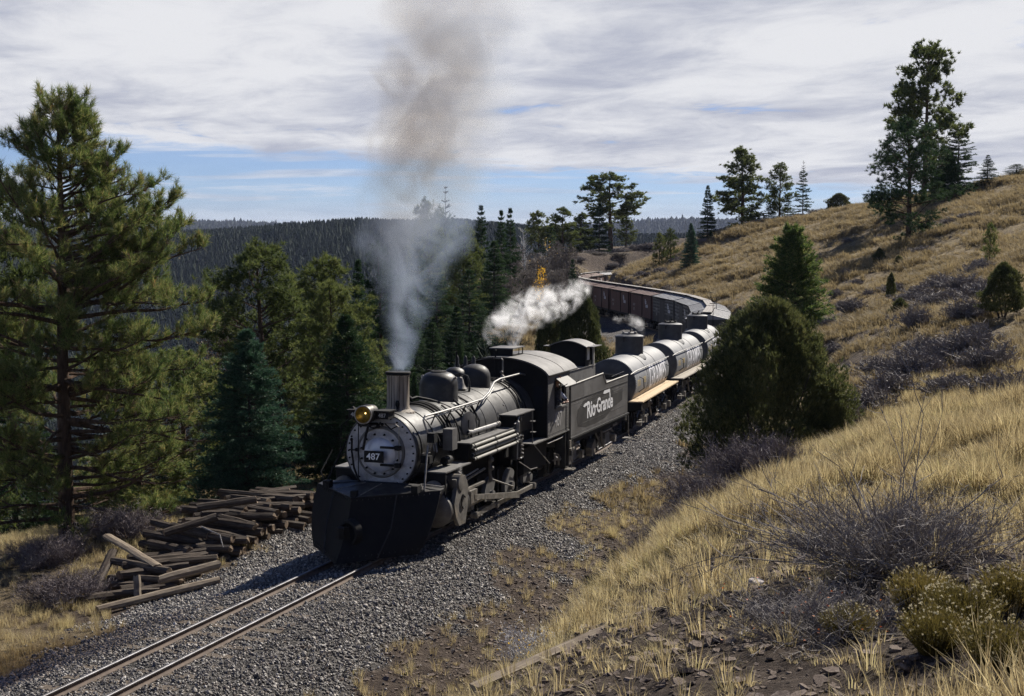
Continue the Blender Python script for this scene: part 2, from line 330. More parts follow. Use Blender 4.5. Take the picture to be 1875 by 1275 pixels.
# ---------------------------------------------------------------- mesh builder
class MB:
    def __init__(s): s.v = []; s.f = []; s.mi = []
    def add(s, vs, fs, mi=0):
        b = len(s.v); s.v.extend([tuple(p) for p in vs]); s.f.extend([tuple(b + i for i in f) for f in fs]); s.mi.extend([mi] * len(fs)); return s
    def box(s, x0, x1, y0, y1, z0, z1, mi=0):
        return s.add([(x0, y0, z0), (x1, y0, z0), (x1, y1, z0), (x0, y1, z0), (x0, y0, z1), (x1, y0, z1), (x1, y1, z1), (x0, y1, z1)],
                     [(0, 3, 2, 1), (4, 5, 6, 7), (0, 1, 5, 4), (1, 2, 6, 5), (2, 3, 7, 6), (3, 0, 4, 7)], mi)
    def hexa(s, p, mi=0):
        return s.add(p, [(0, 3, 2, 1), (4, 5, 6, 7), (0, 1, 5, 4), (1, 2, 6, 5), (2, 3, 7, 6), (3, 0, 4, 7)], mi)
    def tube(s, pts, r, n=8, cap=True, mi=0):
        pts = [Vector(p) for p in pts]; k = len(pts)
        rs = r if isinstance(r, (list, tuple)) else [r] * k
        rings = []; prev = None
        for i, p in enumerate(pts):
            d = (pts[min(i + 1, k - 1)] - pts[max(i - 1, 0)])
            if d.length < 1e-9: d = Vector((0, 0, 1))
            d.normalize()
            if prev is None:
                u = d.orthogonal().normalized()
            else:
                u = (prev - d * prev.dot(d))
                u = u.normalized() if u.length > 1e-6 else d.orthogonal().normalized()
            prev = u; w = d.cross(u)
            rings.append([p + (u * math.cos(a) + w * math.sin(a)) * rs[i] for a in [2 * math.pi * j / n for j in range(n)]])
        vs = [q for ring in rings for q in ring]; fs = []
        for i in range(k - 1):
            for j in range(n):
                fs.append((i * n + j, i * n + (j + 1) % n, (i + 1) * n + (j + 1) % n, (i + 1) * n + j))
        if cap:
            fs.append(tuple(reversed(range(n)))); fs.append(tuple((k - 1) * n + j for j in range(n)))
        return s.add(vs, fs, mi)
    def cyl(s, p0, p1, r0, r1=None, n=16, cap=True, mi=0):
        return s.tube([p0, p1], [r0, r1 if r1 is not None else r0], n, cap, mi)
    def lathe(s, c, ax, prof, n=24, cap=True, mi=0):
        """prof: (distance along axis, radius)"""
        c = Vector(c); d = Vector(ax).normalized(); u = d.orthogonal().normalized(); w = d.cross(u); vs = []; fs = []
        for (h, r) in prof:
            for j in range(n):
                a = 2 * math.pi * j / n; vs.append(c + d * h + (u * math.cos(a) + w * math.sin(a)) * r)
        for i in range(len(prof) - 1):
            for j in range(n):
                fs.append((i * n + j, i * n + (j + 1) % n, (i + 1) * n + (j + 1) % n, (i + 1) * n + j))
        if cap:
            fs.append(tuple(reversed(range(n)))); fs.append(tuple((len(prof) - 1) * n + j for j in range(n)))
        return s.add(vs, fs, mi)
    def prism(s, poly, off, mi=0):
        """poly: 3d outline, off: vector to the other face"""
        n = len(poly); off = Vector(off); vs = [Vector(p) for p in poly]; vs += [p + off for p in vs]
        fs = [tuple(reversed(range(n))), tuple(range(n, 2 * n))] + [(i, (i + 1) % n, n + (i + 1) % n, n + i) for i in range(n)]
        return s.add(vs, fs, mi)
    def ball(s, c, r, n=10, sc=(1, 1, 1), mi=0):
        prof = [(-math.cos(math.pi * i / n) * r, max(1e-4, math.sin(math.pi * i / n) * r)) for i in range(n + 1)]
        b = MB().lathe((0, 0, 0), (0, 0, 1), prof, n * 2)
        return s.add([(c[0] + p[0] * sc[0], c[1] + p[1] * sc[1], c[2] + p[2] * sc[2]) for p in b.v], b.f, mi)
    def build(s, name, mats, parent=None, angle=32, smooth=True, recalc=True):
        me = bpy.data.meshes.new(name); me.from_pydata([tuple(p) for p in s.v], [], s.f)
        ms = mats if isinstance(mats, (list, tuple)) else [mats]
        for m_ in ms: me.materials.append(M[m_] if isinstance(m_, str) else m_)
        if len(ms) > 1: me.polygons.foreach_set('material_index', s.mi)
        if recalc:
            bm = bmesh.new(); bm.from_mesh(me); bmesh.ops.recalc_face_normals(bm, faces=bm.faces); bm.to_mesh(me); bm.free()
        if smooth:
            me.polygons.foreach_set('use_smooth', [True] * len(me.polygons))
            me.set_sharp_from_angle(angle=RAD(angle))
        o = bpy.data.objects.new(name, me); COL.objects.link(o)
        if parent is not None: o.parent = parent
        return o
def mesh_obj(name, v, f, mats, parent=None, smooth=False):
    """v: (n,3) array, f: (m,k) int array of equal-sized faces"""
    me = bpy.data.meshes.new(name); v = np.asarray(v, np.float32); f = np.asarray(f, np.int32)
    me.vertices.add(len(v)); me.vertices.foreach_set('co', v.ravel())
    k = f.shape[1]; me.loops.add(f.size); me.loops.foreach_set('vertex_index', f.ravel())
    me.polygons.add(len(f)); me.polygons.foreach_set('loop_start', np.arange(0, f.size, k, dtype=np.int32))
    me.update(calc_edges=True)
    if smooth: me.polygons.foreach_set('use_smooth', np.ones(len(f), bool))
    for m_ in (mats if isinstance(mats, (list, tuple)) else [mats]): me.materials.append(M[m_] if isinstance(m_, str) else m_)
    if name is None: return me
    o = bpy.data.objects.new(name, me)
    COL.objects.link(o)
    if parent is not None: o.parent = parent
    return o
def empty(name, loc, rot=(0, 0, 0), label=None, cat=None, group=None):
    o = bpy.data.objects.new(name, None); o.empty_display_size = 0.3; o.location = loc; o.rotation_euler = rot; COL.objects.link(o)
    tag(o, label, cat, group); return o
def tag(o, label=None, cat=None, group=None, kind=None):
    if label: o['label'] = label
    if cat: o['category'] = cat
    if group: o['group'] = group
    if kind: o['kind'] = kind
    return o
def copy_tree(o, parent=None):
    c = o.copy(); COL.objects.link(c); c.parent = parent
    for ch in list(o.children): copy_tree(ch, c)
    return c
def text_mesh(txt, size, xs=1.0, extrude=0.0, bold=0.0, spacing=1.0, align='CENTER'):
    cu = bpy.data.curves.new('lettering', 'FONT'); cu.body = txt; cu.size = size; cu.extrude = extrude; cu.offset = bold
    cu.align_x = align; cu.align_y = 'CENTER'; cu.space_character = spacing; cu.resolution_u = 3
    ob = bpy.data.objects.new('lettering', cu); COL.objects.link(ob)
    dg = bpy.context.evaluated_depsgraph_get(); me = bpy.data.meshes.new_from_object(ob.evaluated_get(dg))
    bpy.data.objects.remove(ob, do_unlink=True)
    for v in me.vertices: v.co.x *= xs
    return me
def place_text(me, name, m_, parent, origin, xdir, ydir):
    """lay the flat text mesh on a plane: origin, text x axis, text y axis (local to the parent)"""
    me.name = name; me.materials.clear(); me.materials.append(M[m_])
    o = bpy.data.objects.new(name, me); COL.objects.link(o); o.parent = parent
    x = Vector(xdir).normalized(); y = Vector(ydir).normalized(); z = x.cross(y)
    o.matrix_local = Matrix((( x.x, y.x, z.x, origin[0]), (x.y, y.y, z.y, origin[1]), (x.z, y.z, z.z, origin[2]), (0, 0, 0, 1)))
    return o

# pixel helpers (the photograph's 1875 x 1275 grid, used only to derive sizes and places)
def pix(x, y, D):
    """world point at ground distance D ahead of the camera seen at pixel x, y"""
    a = (x - 937) / FPX; b = (637 - y) / FPX
    dy = math.cos(PITCH) + b * math.sin(PITCH); dz = -math.sin(PITCH) + b * math.cos(PITCH)
    k = D / dy
    return a * k, D, EYE_Z + dz * k
# ---------------------------------------------------------------- track path
def arc_path():
    y0 = RAD(18.5); ox, oy = -3.614, 30.242
    P = [(ox + math.sin(y0) * s, oy + math.cos(y0) * s) for s in (-40, -30, -20, -10, 0, 5, 10, 15, 20)]
    P += [(5.95, 61.2), (8.8, 71.5), (11.15, 81.6), (12.9, 92), (13.95, 103), (13.8, 112.5), (12.9, 122), (11.35, 134.5), (9.55, 149),
          (8.3, 162), (7.9, 174), (9.0, 186), (12.0, 197), (17.5, 206.5), (25, 213), (36, 217), (50, 218)]
    P = [Vector(p) for p in P]; out = []
    for i in range(1, len(P) - 2):
        p0, p1, p2, p3 = P[i - 1], P[i], P[i + 1], P[i + 2]
        # centripetal Catmull-Rom
        t0 = 0; t1 = t0 + (p1 - p0).length ** .5; t2 = t1 + (p2 - p1).length ** .5; t3 = t2 + (p3 - p2).length ** .5
        for j in range(20):
            t = t1 + (t2 - t1) * j / 20
            A1 = p0 * ((t1 - t) / (t1 - t0)) + p1 * ((t - t0) / (t1 - t0)); A2 = p1 * ((t2 - t) / (t2 - t1)) + p2 * ((t - t1) / (t2 - t1)); A3 = p2 * ((t3 - t) / (t3 - t2)) + p3 * ((t - t2) / (t3 - t2))
            B1 = A1 * ((t2 - t) / (t2 - t0)) + A2 * ((t - t0) / (t2 - t0)); B2 = A2 * ((t3 - t) / (t3 - t1)) + A3 * ((t - t1) / (t3 - t1))
            out.append(B1 * ((t2 - t) / (t2 - t1)) + B2 * ((t - t1) / (t2 - t1)))
    return np.array([(p.x, p.y) for p in out])
_raw = arc_path()
_cum = np.concatenate([[0], np.cumsum(np.hypot(*np.diff(_raw, axis=0).T))])
_i0 = np.argmin(np.hypot(_raw[:, 0] + 3.614, _raw[:, 1] - 30.242)); _cum -= _cum[_i0]
SMIN, SMAX = _cum[0], _cum[-1]
def rail_z(s):
    return np.interp(s, [-30, -8, 0, 25, 57, 80, 105, 140, 175, 230], [0.34, 0.09, 0.0, -0.30, -0.84, -0.98, -1.08, -1.28, -1.38, -1.6])
def path(s):
    return np.array([np.interp(s, _cum, _raw[:, 0]), np.interp(s, _cum, _raw[:, 1]), rail_z(s)])
def path_dir(s):
    a = path(s - .4); b = path(s + .4); d = (b - a); return d / np.linalg.norm(d)
def at(s, t, dz=0.0):
    """point t metres to the camera side of the centre line"""
    p = path(s); d = path_dir(s); h = math.hypot(d[0], d[1]); return (p[0] + t * d[1] / h, p[1] - t * d[0] / h, p[2] + dz)
_ss = np.arange(SMIN, SMAX, 0.8)
_pp = np.array([path(s) for s in _ss]); _dd = np.array([path_dir(s) for s in _ss])
def track_st(X, Y):
    """nearest station and signed offset (+ = right of the line looking away)"""
    X = np.asarray(X, float).ravel(); Y = np.asarray(Y, float).ravel(); S = np.empty(len(X)); T = np.empty(len(X))
    for a in range(0, len(X), 20000):
        x = X[a:a + 20000, None]; y = Y[a:a + 20000, None]
        d2 = (x - _pp[None, :, 0]) ** 2 + (y - _pp[None, :, 1]) ** 2; i = d2.argmin(1)
        dx = x[:, 0] - _pp[i, 0]; dy = y[:, 0] - _pp[i, 1]; h = np.hypot(_dd[i, 0], _dd[i, 1]); ux = _dd[i, 0] / h; uy = _dd[i, 1] / h
        al = dx * ux + dy * uy; S[a:a + 20000] = _ss[i] + np.clip(al, -.8, .8)
        lat = dx * uy - dy * ux
        # beyond the ends or the inside of bends: keep the true distance
        T[a:a + 20000] = np.sign(lat + 1e-9) * np.sqrt(np.maximum(d2[np.arange(len(i)), i] - np.clip(al, -.8, .8) ** 2, lat * 0) + 1e-12)
    return S, T

# ---------------------------------------------------------------- noise
def _hash(i, j, seed):
    h = (i.astype(np.int64) * 374761393 + j.astype(np.int64) * 668265263 + seed * 974711) & 0x7fffffff
    h = ((h ^ (h >> 13)) * 1274126177) & 0x7fffffff
    return ((h ^ (h >> 16)) & 0xffff) / 65535.0
def vnoise(x, y, seed=0):
    i = np.floor(x); j = np.floor(y); u = x - i; v = y - j; u = u * u * (3 - 2 * u); v = v * v * (3 - 2 * v)
    a = _hash(i, j, seed); b = _hash(i + 1, j, seed); c = _hash(i, j + 1, seed); d = _hash(i + 1, j + 1, seed)
    return (a * (1 - u) + b * u) * (1 - v) + (c * (1 - u) + d * u) * v - 0.5
def fbm(x, y, sc, oct=4, seed=0):
    r = 0; a = 1.0
    for k in range(oct):
        r = r + a * vnoise(x / sc + 17.3 * k, y / sc - 9.1 * k, seed + k); sc *= 0.5; a *= 0.5
    return r

# ---------------------------------------------------------------- terrain surface
CP = []   # control points x, y, z
def cpix(x, y, D): CP.append(pix(x, y, D))
# slope the photographer stands on
for p in [(1837, 1237, 8), (1200, 1237, 10.5), (937, 1237, 15), (1400, 1080, 12.5), (1837, 1000, 14), (1837, 860, 19), (1600, 900, 19), (1400, 950, 19),
          (1150, 1100, 18), (1150, 950, 28), (1000, 1050, 26), (900, 1150, 22), (1837, 745, 26), (1600, 800, 25), (1480, 850, 25), (1280, 930, 27), (1300, 1000, 19)]:
    cpix(*p)
CP += [(0, 0, 5.45), (6, 2, 5.9), (-3, 3, 4.4), (-7, 5, 2.2), (14, 10, 6.6), (2, -10, 5.9), (14, -10, 7.5), (-8, -10, 2.5), (22, 18, 7.0), (30, 35, 7.0), (14, 24, 4.8)]
# gully and the hill behind it
for p in [(1450, 850, 38), (1600, 700, 50), (1600, 640, 62), (1700, 560, 78), (1837, 650, 47), (1700, 720, 44), (1837, 560, 65), (1837, 480, 90), (1837, 400, 120), (1837, 337, 150),
          (1665, 450, 120), (1600, 400, 150), (1590, 378, 172), (1450, 397, 180), (1300, 432, 180), (1200, 487, 168), (1160, 500, 163), (1400, 480, 140),
          (1400, 550, 112), (1250, 502, 150), (1250, 541, 133), (1400, 600, 92), (1500, 560, 98), (1500, 470, 135), (1700, 365, 165), (1330, 560, 112)]:
    cpix(*p)
CP += [(60, 100, 11), (75, 150, 17), (55, 190, 11.5), (42, 215, 8), (75, 230, 13), (30, 200, 4.2), (90, 60, 14), (60, 50, 9), (60, 270, 5), (90, 300, 8), (110, 200, 20), (110, 100, 22)]
# far cutting bank
for p in [(1130, 457, 236), (1240, 452, 250), (1060, 468, 228), (1000, 490, 215)]: cpix(*p)
CP += [(18, 262, 4.0), (30, 285, 2), (0, 250, 1), (12, 228, 2.6), (60, 330, 0), (0, 320, -8)]
CP += [(20, 219.5, 1.2), (14, 215, 1.2), (27, 222, 1.5), (18, 224, 4.9), (12, 220, 4.3), (27, 227, 5.3), (7, 213, 2.5)]
# left bench and the canyon side
for p in [(200, 1120, 29.8), (60, 1150, 27.4), (125, 1000, 36.9), (560, 860, 50), (450, 940, 40)]: cpix(*p)
CP += [(-10, 20, -0.7), (-9, 12, -0.6), (-14, 28, -1.0), (-9, 34, -0.85), (-16, 36, -1.6), (-24, 34, -4), (-10, 44, -1.6), (-13, 52, -2.6), (-20, 60, -6), (-34, 50, -10), (-40, 20, -10), (-30, 5, -6),
       (-4.5, 62, -1.6), (-5, 74, -1.9), (-10, 80, -4), (-22, 90, -10), (-8, 100, -3), (-2, 95, -0.9), (0, 84, -1.0), (4, 100, -1.6), (6, 118, -1.7), (0, 116, -0.8), (3, 132, -1.2), (-2, 150, 0.2), (-10, 135, -2),
       (-14, 120, -6), (3, 152, -0.3), (2, 172, 0.4), (-8, 170, -0.5), (0, 205, 0.5), (-20, 170, -7), (-18, 220, -8), (-40, 120, -22), (-45, 180, -24), (-60, 90, -28), (-60, 250, -34), (-20, 300, -20),
       (-110, 60, -40), (-120, 160, -52), (-120, 300, -60), (-80, 10, -28), (5, 190, -0.2), (0, 60, -1.2), (-1, 72, -1.2)]
CP = np.array(CP)
def tps(r2): return 0.5 * r2 * np.log(r2 + 1e-9)
def _tps_fit(P, lam=0.35):
    n = len(P); xy = P[:, :2]; K = tps(((xy[:, None] - xy[None]) ** 2).sum(-1)) + np.eye(n) * lam
    Q = np.c_[np.ones(n), xy]; A = np.zeros((n + 3, n + 3)); A[:n, :n] = K; A[:n, n:] = Q; A[n:, :n] = Q.T
    return np.linalg.solve(A, np.r_[P[:, 2], np.zeros(3)])
_tw = _tps_fit(CP)
def tps_eval(X, Y):
    out = np.empty(len(X)); n = len(CP)
    for a in range(0, len(X), 40000):
        x = X[a:a + 40000]; y = Y[a:a + 40000]
        K = tps((x[:, None] - CP[None, :, 0]) ** 2 + (y[:, None] - CP[None, :, 1]) ** 2)
        out[a:a + 40000] = K @ _tw[:n] + _tw[n] + _tw[n + 1] * x + _tw[n + 2] * y
    return out
def smooth(x, a, b):
    t = np.clip((x - a) / (b - a), 0, 1); return t * t * (3 - 2 * t)
def ground(X, Y, full=False):
    X = np.atleast_1d(np.asarray(X, float)).ravel(); Y = np.atleast_1d(np.asarray(Y, float)).ravel()
    z = tps_eval(X, Y); S, T = track_st(X, Y); at_ = np.abs(T)
    dist = np.hypot(X, Y)
    amp = np.clip(dist / 60, 0.35, 1.6)
    rough = fbm(X, Y, 9.0, 3, 5) * 0.5 * amp + fbm(X, Y, 1.3, 3, 9) * 0.16
    z = z + rough
    # hollows and steps in the hillside
    rz = rail_z(S)
    # ballast bed
    prof = np.interp(at_, [0, 1.15, 1.45, 2.6, 3.3, 4.2], [-0.13, -0.14, -0.20, -0.62, -0.80, -0.82])
    prof = np.where((T > 0) & (S < 42), np.interp(at_, [0, 1.15, 1.45, 3.2, 4.6, 6.2], [-0.13, -0.14, -0.20, -0.66, -0.92, -0.80]), prof)
    prof = np.where(T < 0, np.interp(at_, [0, 1.15, 1.45, 2.4, 3.2, 4.2], [-0.13, -0.14, -0.20, -0.55, -0.68, -0.72]), prof)
    bed = rz + prof + fbm(X, Y, 0.8, 2, 31) * 0.05 * smooth(at_, 1.3, 2.4)
    w = np.where((T > 0) & (S < 42), smooth(at_, 4.2, 8.6), smooth(at_, 2.7, 4.6))
    # keep the cuttings steep: right wall may start closer
    z = bed * (1 - w) + z * w
    if full: return z, S, T
    return z
def gz(x, y): return float(ground([x], [y])[0])

def nonuni(a, b, fine_a, fine_b, f, c):
    """coordinates from a to b, step f inside the fine range growing to c outside"""
    out = [fine_a]
    while out[-1] < fine_b: out.append(out[-1] + f)
    st = f
    while out[-1] < b: st = min(c, st * 1.035); out.append(out[-1] + st)
    st = f; lo = [fine_a]
    while lo[-1] > a: st = min(c, st * 1.035); lo.append(lo[-1] - st)
    return np.array(sorted(set(lo[1:] + out)))
gx = nonuni(-125, 125, -9, 15, 0.16, 3.0); gy = nonuni(-12, 335, 6, 44, 0.16, 1.6)
GX, GY = np.meshgrid(gx, gy)
GZ, GS, GT = ground(GX, GY, True)
nx, ny = len(gx), len(gy)
idx = np.arange(nx * ny).reshape(ny, nx)
quads = np.stack([idx[:-1, :-1], idx[:-1, 1:], idx[1:, 1:], idx[1:, :-1]], -1).reshape(-1, 4)

# ground material: attribute 'bed' = closeness to the ballast, 'bare' = bare shale soil
def ground_mat():
    m, nt = node_mat('hillside_ground'); N = nt.nodes
    out = N.new('ShaderNodeOutputMaterial'); b = N.new('ShaderNodeBsdfPrincipled'); link(nt, b.outputs[0], out.inputs[0])
    b.inputs['Roughness'].default_value = 0.95; b.inputs['Specular IOR Level'].default_value = 0.15
    g = N.new('ShaderNodeNewGeometry')
    def noise(sc, d=6, r=0.6):
        n = N.new('ShaderNodeTexNoise'); n.inputs['Scale'].default_value = sc; n.inputs['Detail'].default_value = d; n.inputs['Roughness'].default_value = r
        link(nt, g.outputs['Position'], n.inputs['Vector']); return n.outputs['Fac']
    def ramp(f, cols):
        r = N.new('ShaderNodeValToRGB'); link(nt, f, r.inputs[0]); els = r.color_ramp.elements
        while len(els) < len(cols): els.new(0.5)
        for i, (p, c) in enumerate(cols): els[i].position = p; els[i].color = (*c, 1)
        return r.outputs[0]
    def mix(f, a, bb):
        x = N.new('ShaderNodeMix'); x.data_type = 'RGBA'; link(nt, f, x.inputs['Factor']); link(nt, a, x.inputs['A']); link(nt, bb, x.inputs['B']); return x.outputs['Result']
    soil = ramp(noise(3.2, 10, 0.72), [(0.32, (0.030, 0.022, 0.018)), (0.5, (0.080, 0.060, 0.048)), (0.62, (0.125, 0.098, 0.078)), (0.78, (0.22, 0.18, 0.15))])
    tan = ramp(noise(1.1, 10, 0.75), [(0.30, (0.095, 0.070, 0.042)), (0.48, (0.19, 0.145, 0.080)), (0.62, (0.31, 0.245, 0.14)), (0.8, (0.42, 0.35, 0.21))])
    v = N.new('ShaderNodeTexVoronoi'); v.inputs['Scale'].default_value = 17; link(nt, g.outputs['Position'], v.inputs['Vector'])
    sp = N.new('ShaderNodeSeparateColor'); link(nt, v.outputs['Color'], sp.inputs[0])
    grav = ramp(sp.outputs[0], [(0.0, (0.040, 0.038, 0.038)), (0.4, (0.090, 0.085, 0.082)), (0.75, (0.155, 0.145, 0.135)), (1.0, (0.28, 0.26, 0.24))])
    fir = ramp(noise(2.0, 6), [(0.3, (0.045, 0.034, 0.024)), (0.7, (0.13, 0.10, 0.062))])
    def attr(nm):
        a = N.new('ShaderNodeAttribute'); a.attribute_name = nm; return a.outputs['Fac']
    c = mix(attr('bare'), tan, soil); c = mix(attr('wood'), c, fir); c = mix(attr('bed'), c, grav)
    link(nt, c, b.inputs['Base Color'])
    bp = N.new('ShaderNodeBump'); bp.inputs['Distance'].default_value = 0.22; bp.inputs['Strength'].default_value = 1.0
    link(nt, noise(2.2, 12, 0.78), bp.inputs['Height'])
    bp2 = N.new('ShaderNodeBump'); bp2.inputs['Distance'].default_value = 0.03; link(nt, v.outputs['Distance'], bp2.inputs['Height'])
    link(nt, bp.outputs[0], bp2.inputs['Normal']); link(nt, bp2.outputs[0], b.inputs['Normal'])
    return m
M['ground'] = ground_mat()
def bare_mask(X, Y, S, T):
    """how bare the soil is: cutting walls, ditch, the shale patch by the camera, the dark bank across the gully"""
    a = smooth(np.abs(T), 8.4, 5.6) * (T > 0) * (Y < 75) * 0.95
    a = np.maximum(a, smooth(np.abs(T), 8.5, 6.0) * (T < 0) * smooth(S, -7, -3) * smooth(S, 30, 20) * .95)
    a = np.maximum(a, smooth(np.hypot((X - 3) / 9, (Y - 160) / 16.0), 1.2, .7) * .8)
    a = np.maximum(a, smooth(np.abs(T), 7.5, 4.0) * (T > 0) * ((Y >= 40) & (Y < 205)) * 0.8)
    sx, sy = 1.7, 12.0
    a = np.maximum(a, smooth(np.hypot((X - sx) / 3.4, (Y - sy) / 6.0), 1.25, 0.6))
    a = np.maximum(a, smooth(np.hypot((X - 14.5) / 5.0, (Y - 60) / 13.0), 1.2, 0.6) * 0.95)
    a = np.maximum(a, smooth(np.hypot((X - 19) / 17, (Y - 229) / 19.0), 1.2, 0.85))
    a = np.maximum(a, smooth(np.hypot((X - 16.5) / 5.0, (Y - 88) / 14.0), 1.2, .6) * .8)
    a = np.maximum(a, smooth(np.hypot((X - 3.4) / 2.6, (Y - 9.0) / 3.4), 1.2, .5) * .75)
    n = fbm(X, Y, 3.0, 4, 77)
    a = np.clip(a + n * 0.9 * (a > 0.02) + smooth(n, 0.22, 0.5) * 0.6, 0, 1)
    return a
def bed_mask(X, Y, S, T):
    lim = np.where(T > 0, np.where(S < 42, 2.65, 2.7), 2.55) + fbm(X, Y, 1.6, 4, 41) * 2.0
    lim = np.where((T < 0) & (S > -4) & (S < 22), 3.7 + fbm(X, Y, 1.5, 3, 47) * 1.2, lim)
    lim = np.where((T < 0) & (S > 78) & (S < 160), 8.5 + fbm(X, Y, 4.0, 3, 43) * 3, lim)
    return smooth(np.abs(T), lim + 0.5, lim - 0.1)
def wood_mask(X, Y, S, T):
    w = smooth(T, -6.0, -11.0) * (Y < 75) + smooth(X, 1.0, -6.0) * (Y >= 75)
    return np.clip(w, 0, 1)
go = mesh_obj('ground', np.c_[GX.ravel(), GY.ravel(), GZ], quads, 'ground', smooth=True)
tag(go, kind='structure')
def set_attr(me, nm, arr):
    at2 = me.attributes.new(nm, 'FLOAT', 'POINT'); at2.data.foreach_set('value', np.asarray(arr, np.float32))
gxr, gyr = GX.ravel(), GY.ravel()
set_attr(go.data, 'bare', bare_mask(gxr, gyr, GS, GT)); set_attr(go.data, 'bed', bed_mask(gxr, gyr, GS, GT)); set_attr(go.data, 'wood', wood_mask(gxr, gyr, GS, GT))

# far hills: one sheet from the canyon to the horizon
def far_z(X, Y):
    # canyon wall across the valley rises to a rim near Y 1100..1500
    r = np.hypot(X, Y); az = np.degrees(np.arctan2(X, Y))
    rim = 1250 + 120 * np.sin(az * 0.35 + 1.0)
    top = np.interp(az, [-60, -20, -13, -9, -6, -2, 1, 4, 9, 14, 25, 60], [3, 3.0, 5.5, 11.0, 14.5, 12, 4, 0.0, 2, 2, 8, 8])
    floor = np.interp(az, [-60, -10, 0, 10, 60], [-190, -175, -120, -70, -40])
    k = smooth(r, 420, rim); z = floor + (top - floor) * np.power(k, 0.8)
    z = z + fbm(X, Y, 260, 4, 3) * 34 * smooth(r, 350, 700) * (1 - 0.82 * smooth(r, rim - 250, rim))
    z = z + smooth(r, rim, rim + 500) * -60            # falls away behind the rim
    far = np.interp(az, [-60, -20, -12, -7, 0, 3, 6, 10, 14, 30, 60], [44, 38, 32, 12, 2, 26, 44, 42, 34, 30, 50])
    z = np.where(r > 2400, z + smooth(r, 2400, 4600) * (far + 60 - top * 0 + 0), z)
    return z
fx = np.concatenate([np.arange(-5200, -1300, 160), np.arange(-1300, 1300, 22), np.arange(1300, 5200, 160)]); fy = np.concatenate([np.arange(300, 1700, 20), np.arange(1700, 5600, 90), np.arange(5600, 9001, 400)])
FX, FY = np.meshgrid(fx, fy); FZ = far_z(FX.ravel(), FY.ravel())
idx = np.arange(FX.size).reshape(FX.shape)
fq = np.stack([idx[:-1, :-1], idx[:-1, 1:], idx[1:, 1:], idx[1:, :-1]], -1).reshape(-1, 4)
M['forestfloor'] = mat('forest_floor', (0.030, 0.032, 0.020), (0.10, 0.085, 0.05), 0.95, 0, 0.02, 0, None, 0.1, c3=(0.17, 0.14, 0.08), coord='Object', detail=10)
ho = mesh_obj('hills', np.c_[FX.ravel(), FY.ravel(), FZ], fq, 'forestfloor', smooth=True); tag(ho, kind='structure')

# ---------------------------------------------------------------- instancing by geometry nodes (uncountable stuff only)
def scatter(name, pts, rots, scls, protos, kind='stuff'):
    """points with rotation and scale attributes; protos = list of unlinked mesh objects picked per point"""
    me = bpy.data.meshes.new(name); n = len(pts)
    me.vertices.add(n); me.vertices.foreach_set('co', np.asarray(pts, np.float32).ravel())
    a = me.attributes.new('rot', 'FLOAT_VECTOR', 'POINT'); a.data.foreach_set('vector', np.asarray(rots, np.float32).ravel())
    scls = np.asarray(scls, np.float32)
    if scls.ndim == 1: scls = np.repeat(scls[:, None], 3, 1)
    a = me.attributes.new('scl', 'FLOAT_VECTOR', 'POINT'); a.data.foreach_set('vector', scls.ravel())
    a = me.attributes.new('pick', 'INT', 'POINT'); a.data.foreach_set('value', RNG.integers(0, len(protos), n).astype(np.int32))
    col = bpy.data.collections.new(name + '_pieces')
    for p in protos: col.objects.link(p)
    ng = bpy.data.node_groups.new(name + '_scatter', 'GeometryNodeTree')
    ng.interface.new_socket('Geometry', in_out='INPUT', socket_type='NodeSocketGeometry'); ng.interface.new_socket('Geometry', in_out='OUTPUT', socket_type='NodeSocketGeometry')
    N = ng.nodes; gi = N.new('NodeGroupInput'); go_ = N.new('NodeGroupOutput'); ip = N.new('GeometryNodeInstanceOnPoints'); ci = N.new('GeometryNodeCollectionInfo')
    ci.inputs['Collection'].default_value = col; ci.inputs['Separate Children'].default_value = True; ci.inputs['Reset Children'].default_value = True
    def na(nm, ty):
        x = N.new('GeometryNodeInputNamedAttribute'); x.data_type = ty; x.inputs['Name'].default_value = nm; return x.outputs['Attribute']
    e2r = N.new('FunctionNodeEulerToRotation')
    L = ng.links; L.new(gi.outputs[0], ip.inputs['Points']); L.new(ci.outputs[0], ip.inputs['Instance']); ip.inputs['Pick Instance'].default_value = True
    L.new(na('pick', 'INT'), ip.inputs['Instance Index']); L.new(na('rot', 'FLOAT_VECTOR'), e2r.inputs[0]); L.new(e2r.outputs[0], ip.inputs['Rotation']); L.new(na('scl', 'FLOAT_VECTOR'), ip.inputs['Scale'])
    L.new(ip.outputs[0], go_.inputs[0])
    o = bpy.data.objects.new(name, me); COL.objects.link(o); md = o.modifiers.new('scatter', 'NODES'); md.node_group = ng
    tag(o, kind=kind); return o
def proto_mesh(name, v, f, mats, mi=None, smooth=False):
    o = mesh_obj(name, v, f, mats, smooth=smooth); COL.objects.unlink(o)
    if mi is not None: o.data.polygons.foreach_set('material_index', np.asarray(mi, np.int32))
    return o
def blades(base, dirs, length, width, seed=0, bend=0.0):
    """thin triangles: base (n,3), dirs (n,3) unit, arrays of length and width; random facing"""
    rg = np.random.default_rng(seed); n = len(base); r = rg.normal(size=(n, 3)); side = np.cross(dirs, r); side /= np.linalg.norm(side, axis=1)[:, None] + 1e-9
    w = (np.asarray(width) * 0.5)[:, None] if np.ndim(width) else width * 0.5
    ln = np.asarray(length)[:, None] if np.ndim(length) else length
    v = np.stack([base - side * w, base + side * w, base + dirs * ln], 1).reshape(-1, 3)
    return v, np.arange(3 * n).reshape(-1, 3)
def slope_rot(X, Y, spin):
    e = 0.25; z0 = ground(X, Y); zx = ground(X + e, Y); zy = ground(X, Y + e)
    return z0, np.c_[np.arctan((zy - z0) / e) * 0, np.zeros(len(X)), spin]

